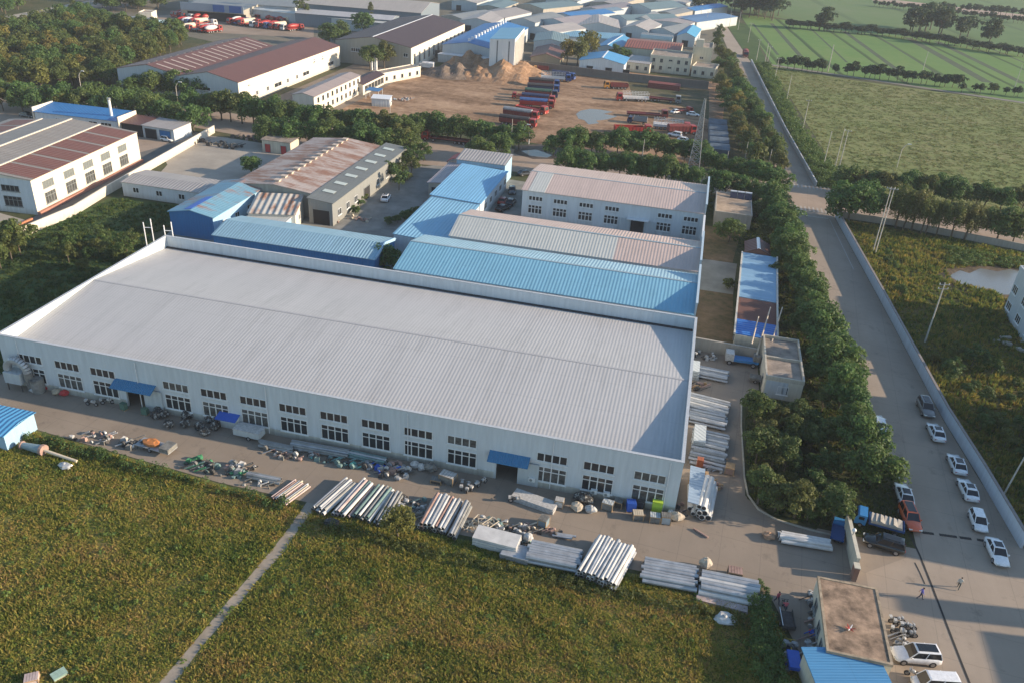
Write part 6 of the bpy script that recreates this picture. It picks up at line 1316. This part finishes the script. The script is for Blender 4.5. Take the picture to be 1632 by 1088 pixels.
sheets((1150,963),5.4,.9,.3,'low pinkish board stack under the last pipes',pinkp); sheets((205,690) if 0 else (1128,922),.4,.4,.2,'short board on the lane end',rustp)
o = thing('corner_shelter', 'narrow shelter with a shiny blue grey sheet roof at the factory corner', 'shelter', at(1094,822)); q = MB(); q.hexa([(-.2,0,2.2),(1.7,0,2.0),(1.7,7.5,2.0),(-.2,7.5,2.2)], [(-.2,0,2.28),(1.7,0,2.08),(1.7,7.5,2.08),(-.2,7.5,2.28)]); part('roof', q, corr('shiny blue grey sheet', (.24,.32,.42), 'y', .6, .02, rough=.3), o)
for y in (.2, 3.7, 7.3): q = MB(); q.tube((1.55,y,0),(1.55,y,2.0),.05,n=6); part('post', q, steel, o)
o = thing('iron_beam', 'dark iron beam lying on the concrete lane corner', 'beam', at(1105,843)); e_ = at(1128,857)-o.location; q = MB(); q.tube((0,0,.15),(e_.x,e_.y,.15),.14,n=4); part('bar', q, rustp, o)
# wooden frames heap
for i in range(7):
    p = (742+i*6.5, 834+((i*5) % 4)*3.5); o = thing('wooden_frame', 'empty cream wooden frame in the jumbled heap beside the pole heaps', 'frame', at(*p)+Vector((0,0,.1+.12*i)), i*.7, 'jumbled wooden frames'); q = MB(); L_, W_ = 1.9, 1.1
    q.box(-L_/2,-W_/2,0,L_/2,-W_/2+.08,.08); q.box(-L_/2,W_/2-.08,0,L_/2,W_/2,.08); q.box(-L_/2,-W_/2+.08,0,-L_/2+.08,W_/2-.08,.08); q.box(L_/2-.08,-W_/2+.08,0,L_/2,W_/2-.08,.08); q.box(-.04,-W_/2+.08,0,.04,W_/2-.08,.08); part('bars', q, creamp, o)
def junk(pxx, n, label, mats, spread=(1.6,.8), size=.5, name='junk_heap', cat='scrap heap'):
    o = thing(name, label, cat, at(*pxx)); rr = random.Random(int(pxx[0]*3+pxx[1]))
    for i in range(int(n*1.5)):
        x, y = rr.uniform(-1,1)*spread[0]*1.1, rr.uniform(-1,1)*spread[1]*1.1; k = size*rr.uniform(.5,1.3); q = MB(); t = i % 4; mt = mats[rr.randrange(len(mats))]
        if t == 0: q.tube((x-k,y-k*.3,.1),(x+k,y+k*.6,.1+k*.8),.07*rr.uniform(.7,1.6),n=6); part('rod', q, mt, o)
        elif t == 1: q.hexa([(x-k*.5,y-k*.5,0),(x+k*.5,y-k*.4,0),(x+k*.4,y+k*.5,0),(x-k*.4,y+k*.4,0)], [(x-k*.4,y-k*.4,k*.7),(x+k*.5,y-k*.3,k),(x+k*.3,y+k*.4,k*.6),(x-k*.3,y+k*.3,k*.8)]); part('chunk', q, mt, o)
        elif t == 2: q.tube((x,y-.1*k,k*.5),(x+.1*k,y+.25*k,k*.5),k*.5,n=10); part('ring', q, mt, o)
        else: q.blob((x,y,k*.4),(k*.5,k*.4,k*.4),i,.3,5); part('lump', q, mt, o)
    return o
J = [darkj, greyw, steel, silv, rustp]; JG = [tealp, darkj, plain('dull green paint',(.04,.2,.09),.7), greyw]
for p, n, lb, ms, sp, sz in [((535,738),22,'teal netting and scrap below the long rails',[tealp,tealp,darkj,plain('teal net',(.12,.4,.36),.8)],(3.6,.6),.6),((450,725),20,'rusty and dark scrap left of the teal netting',J,(2.6,.7),.6),((492,722),14,'dark machine parts at the left end of the netting',J,(1.4,.6),.6),((615,752),26,'large dark scrap heap with blue bits in front of the eighth window',J+[blt],(2.6,1.1),.75),
    ((590,735),10,'small grey scrap below the tenth window',J,(1.2,.5),.5),((640,748),14,'dark scrap at the right end of the large heap',J,(1.3,.8),.6),((148,697),18,'scattered scrap and white bits at the lane edge, left of the trailer',J+[silv],(2.6,1.0),.6),((210,708),18,'scrap with black and white drums left of the flat trailer',[darkj,silv,greyw],(1.4,.9),.7),((320,742),20,'green and dark scrap at the lane edge',JG,(1.6,1.0),.7),((352,752),24,'heap of green metal at the field edge',JG,(2.6,.8),.7),((385,748),16,'grey machine frame heap at the right of the green metal',J,(1.6,.8),.8),((410,772),10,'pale board heap below the leftmost pipe heap',[silv,greyw],(1.6,.7),.5),
    ((655,805),20,'heap of black rings and teal pipe ends beside the yellow sapling',[tealp,darkj,silv],(1.5,1.2),.6),((650,825),10,'dull slabs in the weeds below the black rings',[greyw],(1.4,.9),.7),((785,835),16,'blue grey fittings right of the wooden frames',[tealp,silv,galv],(1.4,.8),.6),((818,846),18,'dark fittings and barrels behind the white boxes',J,(2.0,.8),.6),((858,845),20,'row of brass and dark fittings on the lane edge',[rustp,darkj,creamp],(2.4,.6),.5),((832,870),10,'dark green boxes right behind the grey box stack',[tealp,darkj],(1.2,.6),.6),
    ((1112,617),14,'brown scrap between the upper side piles',[rustp,wood,darkj],(1.2,1.0),.6),((1116,672),12,'brown scrap between the middle side piles',[rustp,darkj,wood],(1.6,.6),.6),((1135,745),14,'silver scrap sheets in front of the lowest side pile',[silv,galv],(2.2,1.0),.6),((1182,742) if 0 else (1140,775),8,'small wood scrap right of the wooden crate',[wood,rustp],(.8,.6),.5),((1085,815),8,'dark tools in the gap at the factory corner',[rustp,darkj],(.5,1.4),.5),
    ((1300,965),16,'dark machine scrap at the upper left of the gate house',J,(.9,1.4),.7),((1303,1000),18,'blue and red scrap along the left wall of the gate house',J+[blt,plain('red cloth',(.4,.03,.03),.7)],(.9,1.8),.7),((1306,1040),22,'dark scrap pile at the lower left of the gate house',J,(1.3,1.6),.8),((1308,1075),16,'pale lilac rags and dark scrap beside the blue annex',[silv,darkj,greyw],(1.2,1.2),.8),((1265,1050),14,'blue cloth and machine parts by the lane hedge',J+[blt],(1.0,1.6),.7),((1440,1020),14,'white and grey scrap among the motorbikes right of the gate house',[silv,greyw,darkj],(1.0,1.2),.6),
    ((1130,572),8,'small machines beside the plot wall',[silv,darkj],(1.0,.5),.6),((575,350),16,'pots and stones in the small garden',[creamp,rustp,greyw],(2.2,1.0),.6),((520,352),14,'boards and boxes at the foot of the grey lean-to',[creamp,rustp,wood],(3.0,.8),.6),((700,330),26,'dark machinery under the open grey shed',[darkj,greyw,rustp],(3.2,2.2),1.0),((345,232),30,'row of black machine parts on the pale paved lot',[darkj,darkj,greyw],(6.5,1.6),1.0),((395,222),12,'brown scrap at the end of the pale paved lot',[rustp,darkj],(4,1.2),1.0),((610,265),10,'white garden table and pots by the planted bed',[silv,greyw],(1.5,1.2),.7),((1115,240),18,'dark scrap at the foot of the lattice mast',J,(3,2),.9),((715,122),14,'small digger and rubble by the grey heap',[rustp,darkj,plain('digger yellow',(.45,.28,.05),.6)],(3,1.5),1.2),((640,160),10,'white and brown junk near the small blue canopy',[silv,rustp],(3,2),.9)]:
    junk(p, n, lb, ms, sp, sz)
# earth trailer and auger by the field
o = thing('flat_trailer', 'flat trailer with orange scrap and a white box end at the lane edge', 'trailer', at(250,716), R_(-6)); q = MB(); q.box(-2.6,-.9,.55,2.6,.9,.68); part('bed', q, galv, o); q = MB(); q.box(1.2,-.9,.68,2.6,.9,1.25); part('box', q, greyw, o); q = MB(); q.blob((-.6,0,.95),(1.2,.7,.35),3,.3,6); part('orange_load', q, plain('orange scrap',(.45,.17,.05),.8), o)
for y in (-.8,.8): wheel(o, -.4, y, .35, .18)
o = thing('screw_conveyor', 'rusty and blue grey conveyor with a long pipe lying in the weeds', 'conveyor', at(38,715)); e1 = at(68,722)-o.location; e2 = at(123,737)-o.location; up = Vector((0,0,.6))
q = MB(); q.tube(up, e1+up, .4, .62, n=12); part('hopper_cone', q, plain('blue grey paint',(.18,.26,.3),.5), o); q = MB(); q.tube(e1+up, e1+up+(e2-e1)*.08, .72,.72,n=12); q.tube(up-(e1*.08), up, .55,.55,n=12); part('flange', q, rustp, o); q = MB(); q.tube(e1+up+(e2-e1)*.08, e2+up*.4, .2, .2, n=9); part('pipe', q, creamp, o)
bag((104,745),(.9,.6,.4),'shiny crumpled metal drum in the weeds below the conveyor',galv,name='crushed_drum')
o = thing('dust_collector', 'grey machine with a curved duct hood at the left end of the factory front', 'machine', at(30,618)); q = MB(); q.box(-1.2,-.8,1.2,1.4,.9,2.9); part('housing', q, W_pale, o)
q = MB(); P0 = Vector((-1.0,0,3.0))
for t in range(15): a = math.pi*(1-t/14); P1 = Vector((.6+1.6*math.cos(a), 0, 3.0+1.7*math.sin(a))); q.tube(P0, P1, .55, n=10); P0 = P1
part('duct', q, galv, o)
q = MB(); q.tube((2.2,0,0),(2.2,0,3.0),.45,.6,n=10); q.tube((3.2,.2,0),(3.2,.2,2.2),.9,.9,n=12); part('hopper', q, greyw, o)
for x in (-1.0,1.2):
    for y in (-.6,.7): q = MB(); q.tube((x,y,0),(x,y,1.2),.08,n=6); part('leg', q, darkj, o)
# truck crane near the earth plot
o = thing('truck_crane', 'small blue truck crane parked beside the flat concrete house', 'crane', at(1183,580), R_(2)); q = MB(); q.box(-2.2,-.8,.7,2.4,.8,1.1); part('chassis', q, plain('lblue truck paint',(.03,.18,.42),.45), o); q = MB(); q.box(-2.9,-.9,.7,-1.6,.9,2.0); part('cab', q, silv, o); q = MB(); q.box(1.5,-.7,1.1,2.5,.7,2.1); part('counterweight', q, greyw, o); q = MB(); q.tube((1.9,0,2.0),(3.0,6.0,3.2),.22,.14,n=4); part('boom', q, creamp, o)
for x in (-2.2,1.6):
    for y in (-.8,.8): wheel(o, x, y, .42, .25)
o = thing('dump_cart', 'little open cart at the corner of the flat concrete house', 'cart', at(1203,607)); q = MB(); q.box(-.9,-.7,.4,.9,.7,.9); part('tray', q, greyw, o); q = MB(); q.tube((.9,0,.5),(2.2,.4,.9),.06,n=5); part('drawbar', q, darkj, o)
for y in (-.7,.7): wheel(o, 0, y, .3, .14)
# motorbikes
def bike_proto():
    root = bpy.data.objects.new('motorbike', None); w1, w2 = wheel_meshes(.3, .1)
    for x in (-.62,.62): a = link('wheel', w1, root, (x,0,.3)); link('rim', w2, a)
    q = MB(); q.tube((-.62,0,.3),(-.1,0,.45),.05,n=5); q.tube((-.1,0,.45),(.35,0,.8),.05,n=5); q.tube((.62,0,.3),(.38,0,.98),.04,n=5); part('frame', q, darkj, root)
    q = MB(); q.blob((-.3,0,.72),(.42,.16,.14),3,.05,6); part('seat', q, darkj, root); q = MB(); q.blob((.15,0,.72),(.26,.2,.22),4,.05,6); part('tank', q, silv, root)
    q = MB(); q.tube((.34,-.32,1.02),(.34,.32,1.02),.03,n=5); part('handlebar', q, steel, root); q = MB(); q.box(.42,-.15,.55,.55,.15,.95); part('front_fairing', q, silv, root); q = MB(); q.box(-.95,-.2,.7,-.62,.2,.98); part('rear_box', q, silv, root)
    KP.append(root); return root
BP = bike_proto()
for i, (p, a, lb) in enumerate([((1428,992),10,'white scooter topmost in the group right of the gate house'),((1436,1000),-5,'second white scooter from the top right of the gate house'),((1446,1003),8,'scooter rightmost in the group right of the gate house'),((1432,1012),-12,'scooter in the middle of the group right of the gate house'),((1447,1014),4,'lower white scooter right of the gate house'),((1438,1026),80,'scooter nearest to the white SUV'),
    ((736,776),100,'left motorbike in front of the factory beside the second gate'),((746,780),95,'middle motorbike in front of the factory beside the second gate'),((757,778),70,'motorbike nearest to the second factory gate'),((768,772),60,'silver scooter leaning by the second factory gate'),((147,646),5,'white scooter on the lane between the first windows and the gate'),((172,643),30,'second scooter on the lane left of the first gate'),((137,632),0,'pale scooter under the third window from the left'),((1135,570),95,'white scooter by the plot wall'),((1112,567),60,'pale scooter at the rear corner of the factory'),((1167,576),80,'scooter left of the truck crane'),((822,800),15,'scooter at the nose of the white sheet trailer'),((1290,955),100,'dark scooter at the upper left of the gate house'),((1455,1078),170,'scooter beside the white van at the bottom edge')]):
    settle(BP, 'motorbike', lb, 'motorbike', at(*p), R_(a), 'motorbikes and scooters')
# cargo tricycle with rider
tc = thing('cargo_tricycle', 'dark cargo tricycle with a long open tray on the lane left of the gate house', 'tricycle', at(1252,990), R_(95)); q = MB(); q.box(-1.6,-.65,.55,.9,.65,.65); q.box(-1.6,-.65,.65,.9,-.6,1.05); q.box(-1.6,.6,.65,.9,.65,1.05); q.box(-1.6,-.6,.65,-1.55,.6,1.05); part('tray', q, darkj, tc); q = MB(); q.tube((-1.6,.7,1.08),(.9,.7,1.08),.04,n=5); part('rail', q, trim, tc); q = MB(); q.tube((.9,0,.6),(2.3,0,.7),.06,n=6); q.tube((2.3,0,.3),(2.1,0,1.15),.05,n=6); q.tube((2.1,-.4,1.15),(2.1,.4,1.15),.03,n=6); part('frame', q, darkj, tc); q = MB(); q.blob((1.25,0,.82),(.35,.2,.12),1,.05,6); part('seat', q, darkj, tc)
for x, y in ((-.7,-.7),(-.7,.7),(2.35,0)): wheel(tc, x, y, .33, .12)
for x_ in (): pass
t2 = thing('cargo_tricycle', 'second cargo tricycle with yellow handlebars and a blue load below the first', 'tricycle', at(1262,1056), R_(95)); q = MB(); q.box(-1.4,-.6,.55,.8,.6,1.0); part('tray', q, blt, t2); q = MB(); q.tube((.8,0,.6),(2.2,0,.7),.06,n=6); q.tube((2.2,0,.3),(2.0,0,1.15),.05,n=6); q.tube((2.0,-.4,1.15),(2.0,.4,1.15),.03,n=6); part('frame', q, plain('yellow frame',(.4,.3,.04),.6), t2)
for x, y in ((-.7,-.65),(-.7,.65),(2.2,0)): wheel(t2, x, y, .33, .12)
# ------------------------------------------------------------------ people
def person(p, rz, label, shirt, pants, pose='walk', hair=(.02,.018,.015), z=0, rest=None):
    skin_m = plain('skin', (.42,.26,.18), .6); ms = [skin_m, plain('shirt %.2f %.2f' % shirt[:2], shirt, .85), plain('pants %.2f %.2f' % pants[:2], pants, .85), plain('hair', hair, .8), plain('shoe', (.05,.05,.05), .8)]
    J = {}; E = []
    def v(n, co, r, par=None, mt=0): J[n] = (Vector(co), r, mt); (E.append((par, n)) if par else None)
    v('pel', (0,0,.96), .15, None, 2); v('wst', (.01,0,1.12), .135, 'pel', 1); v('cst', (.03,0,1.32), .16, 'wst', 1); v('nb', (.03,0,1.46), .075, 'cst', 1); v('nk', (.05,0,1.53), .055, 'nb', 0); v('hd', (.07,0,1.62), .095, 'nk', 0); v('tp', (.06,0,1.70), .085, 'hd', 3)
    for s, n in ((1,'l'), (-1,'r')):
        if pose == 'walk': f = .28*s; kx, ax_ = f*.55+.05, f-.06*(s < 0); az = .09 if s > 0 else .14
        if pose == 'sit': kx = .42
        v('hp'+n, (0,.1*s,.9), .1, 'pel', 2)
        if pose == 'walk': v('kn'+n, (kx,.11*s,.5), .07, 'hp'+n, 2); v('an'+n, (ax_,.11*s,az), .045, 'kn'+n, 2); v('ft'+n, (ax_+.16,.12*s,az-.05), .04, 'an'+n, 4)
        else: v('kn'+n, (.42,.15*s,.9), .075, 'hp'+n, 2); v('an'+n, (.45,.16*s,.5), .048, 'kn'+n, 2); v('ft'+n, (.6,.16*s,.45), .04, 'an'+n, 4)
        sw = -.22*s if pose == 'walk' else .3
        v('sh'+n, (.03,.19*s,1.41), .075, 'cst', 1); v('el'+n, (.02+sw*.5,.24*s,1.15), .05, 'sh'+n, 1)
        hz = .93 if pose == 'walk' else 1.1; v('wr'+n, (.04+sw*1.3,.25*s,hz), .032, 'el'+n, 0); hx = .04+sw*1.3
        dz = -.08 if pose == 'walk' else -.02; dx = .01 if pose == 'walk' else .08
        v('pm'+n, (hx+dx,.25*s,hz+dz), .034, 'wr'+n, 0)
        for k in range(4): v('f%d%s' % (k,n), (hx+dx*2+.02*(k-1.5),.25*s+.002*k,hz+dz*2-.005*abs(k-1.5)), .009, 'pm'+n, 0)
        v('th'+n, (hx+dx+.05,.235*s,hz+dz*1.3), .01, 'pm'+n, 0)
    names = list(J); me = bpy.data.meshes.new('person'); me.from_pydata([J[n][0] for n in names], [(names.index(a), names.index(b)) for a, b in E], [])
    tmp = bpy.data.objects.new('tmp', me); COL.objects.link(tmp); md = tmp.modifiers.new('s', 'SKIN'); 
    if not me.skin_vertices: me.skin_vertices.new() if hasattr(me.skin_vertices, 'new') else None
    sv = me.skin_vertices[0].data if me.skin_vertices else None
    for i, n in enumerate(names): sv[i].radius = (J[n][1],)*2; sv[i].use_root = (n == 'pel')
    tmp.modifiers.new('u', 'SUBSURF').levels = 1; tmp.modifiers['u'].render_levels = 1
    dg = bpy.context.evaluated_depsgraph_get(); out = bpy.data.meshes.new_from_object(tmp.evaluated_get(dg)); bpy.data.objects.remove(tmp)
    out.materials.clear(); [out.materials.append(q) for q in ms]
    pts = [(J[n][0], J[n][2], J[n][1]) for n in names]
    for f in out.polygons: c = f.center; f.material_index = min(pts, key=lambda t: (t[0]-c).length-t[2])[1]; f.use_smooth = True
    out.name = 'person'; o = link('person', out, loc=(p[0], p[1], z), rz=rz); tag(o, label, 'person')
    q = MB(); q.blob((.05,0,1.685),(.1,.095,.08),2,.04,7); part('hair', q, ms[3], o, smooth=True)
    q = MB(); q.tube((.155,0,1.61),(.185,0,1.60),.018,.012,n=5)
    part('nose', q, skin_m, o)
    for s in (-1, 1): q = MB(); q.blob((.15,.035*s,1.635),(.012,.012,.01),1,0,5); part('eye', q, ms[3], o)
    q = MB(); q.box(.15,-.03,1.565,.165,.03,1.575); part('mouth', q, plain('lip', (.3,.12,.1), .6), o)
    return o
for pp, rz, lb, sh, pa in [((1465,954),R_(-10),'person in a blue purple top and dark trousers striding on the concrete by the gate',(.12,.12,.42),(.05,.05,.08)),((1526,938),R_(60),'person in a pale top and dark trousers walking nearer the white road wall',(.45,.43,.38),(.09,.1,.09))]:
    person(at(*pp), rz, lb, sh, pa)
bp = tc.location+Vector((math.cos(R_(95))*1.25, math.sin(R_(95))*1.25, 0))
person(bp, R_(95), 'person in a pink red top sitting on the cargo tricycle, holding its handlebar', (.5,.1,.12), (.06,.06,.08), 'sit')
pr2 = bp+Vector((-.75,1.2,0)); person(pr2, R_(-60), 'person in a red jacket and dark hair standing in front of the cargo tricycle', (.4,.08,.1), (.05,.05,.06))
for r in KP:   # remove the unplaced masters
    def kill(o):
        for c_ in list(o.children): kill(c_)
        bpy.data.objects.remove(o)
    kill(r)
# ------------------------------------------------------------------ haze, sky, sun, render
AZ, EL = R_(8), R_(17)
hm = bpy.data.materials.new('haze'); hm.use_nodes = True; nt = hm.node_tree; nt.nodes.remove(nt.nodes['Principled BSDF']); pv = nt.nodes.new('ShaderNodeVolumePrincipled')
pv.inputs['Color'].default_value = (.75,.82,.95,1); pv.inputs['Density'].default_value = .00014; pv.inputs['Anisotropy'].default_value = 0.0; nt.links.new(pv.outputs[0], nt.nodes['Material Output'].inputs['Volume'])
q = MB(); q.box(-1600,-450,-1.2, 2600, 3600, 72); hz = q.mesh('haze', hm)
USE_HAZE = True
if USE_HAZE: link('haze', hz, kind='stuff')
else: bpy.data.meshes.remove(hz)
w = bpy.data.worlds.new('World'); scene.world = w; w.use_nodes = True; nt = w.node_tree; sk_ = nt.nodes.new('ShaderNodeTexSky'); sk_.sky_type = 'NISHITA'; sk_.sun_disc = False
sk_.sun_elevation = EL; sk_.sun_rotation = R_(90)-AZ; sk_.air_density = 1.2; sk_.dust_density = .5; sk_.ozone_density = 2.2
nt.links.new(sk_.outputs[0], nt.nodes['Background'].inputs[0]); nt.nodes['Background'].inputs[1].default_value = .13
sd = bpy.data.lights.new('sun', 'SUN'); sd.energy = 5.0; sd.angle = R_(.6); sd.color = (1, .79, .57); so = bpy.data.objects.new('sun', sd); COL.objects.link(so)
dirv = Vector((math.cos(AZ)*math.cos(EL), math.sin(AZ)*math.cos(EL), math.sin(EL))); so.rotation_euler = dirv.to_track_quat('Z', 'Y').to_euler(); so.location = (60, 60, 200)
scene.view_settings.view_transform = 'Standard'; scene.view_settings.look = 'None'; scene.view_settings.exposure = 0.92; scene.view_settings.gamma = 1
scene.render.engine = 'CYCLES'; scene.cycles.max_bounces = 6; scene.cycles.volume_bounces = 0; scene.cycles.use_denoising = True; scene.cycles.volume_step_rate = 4
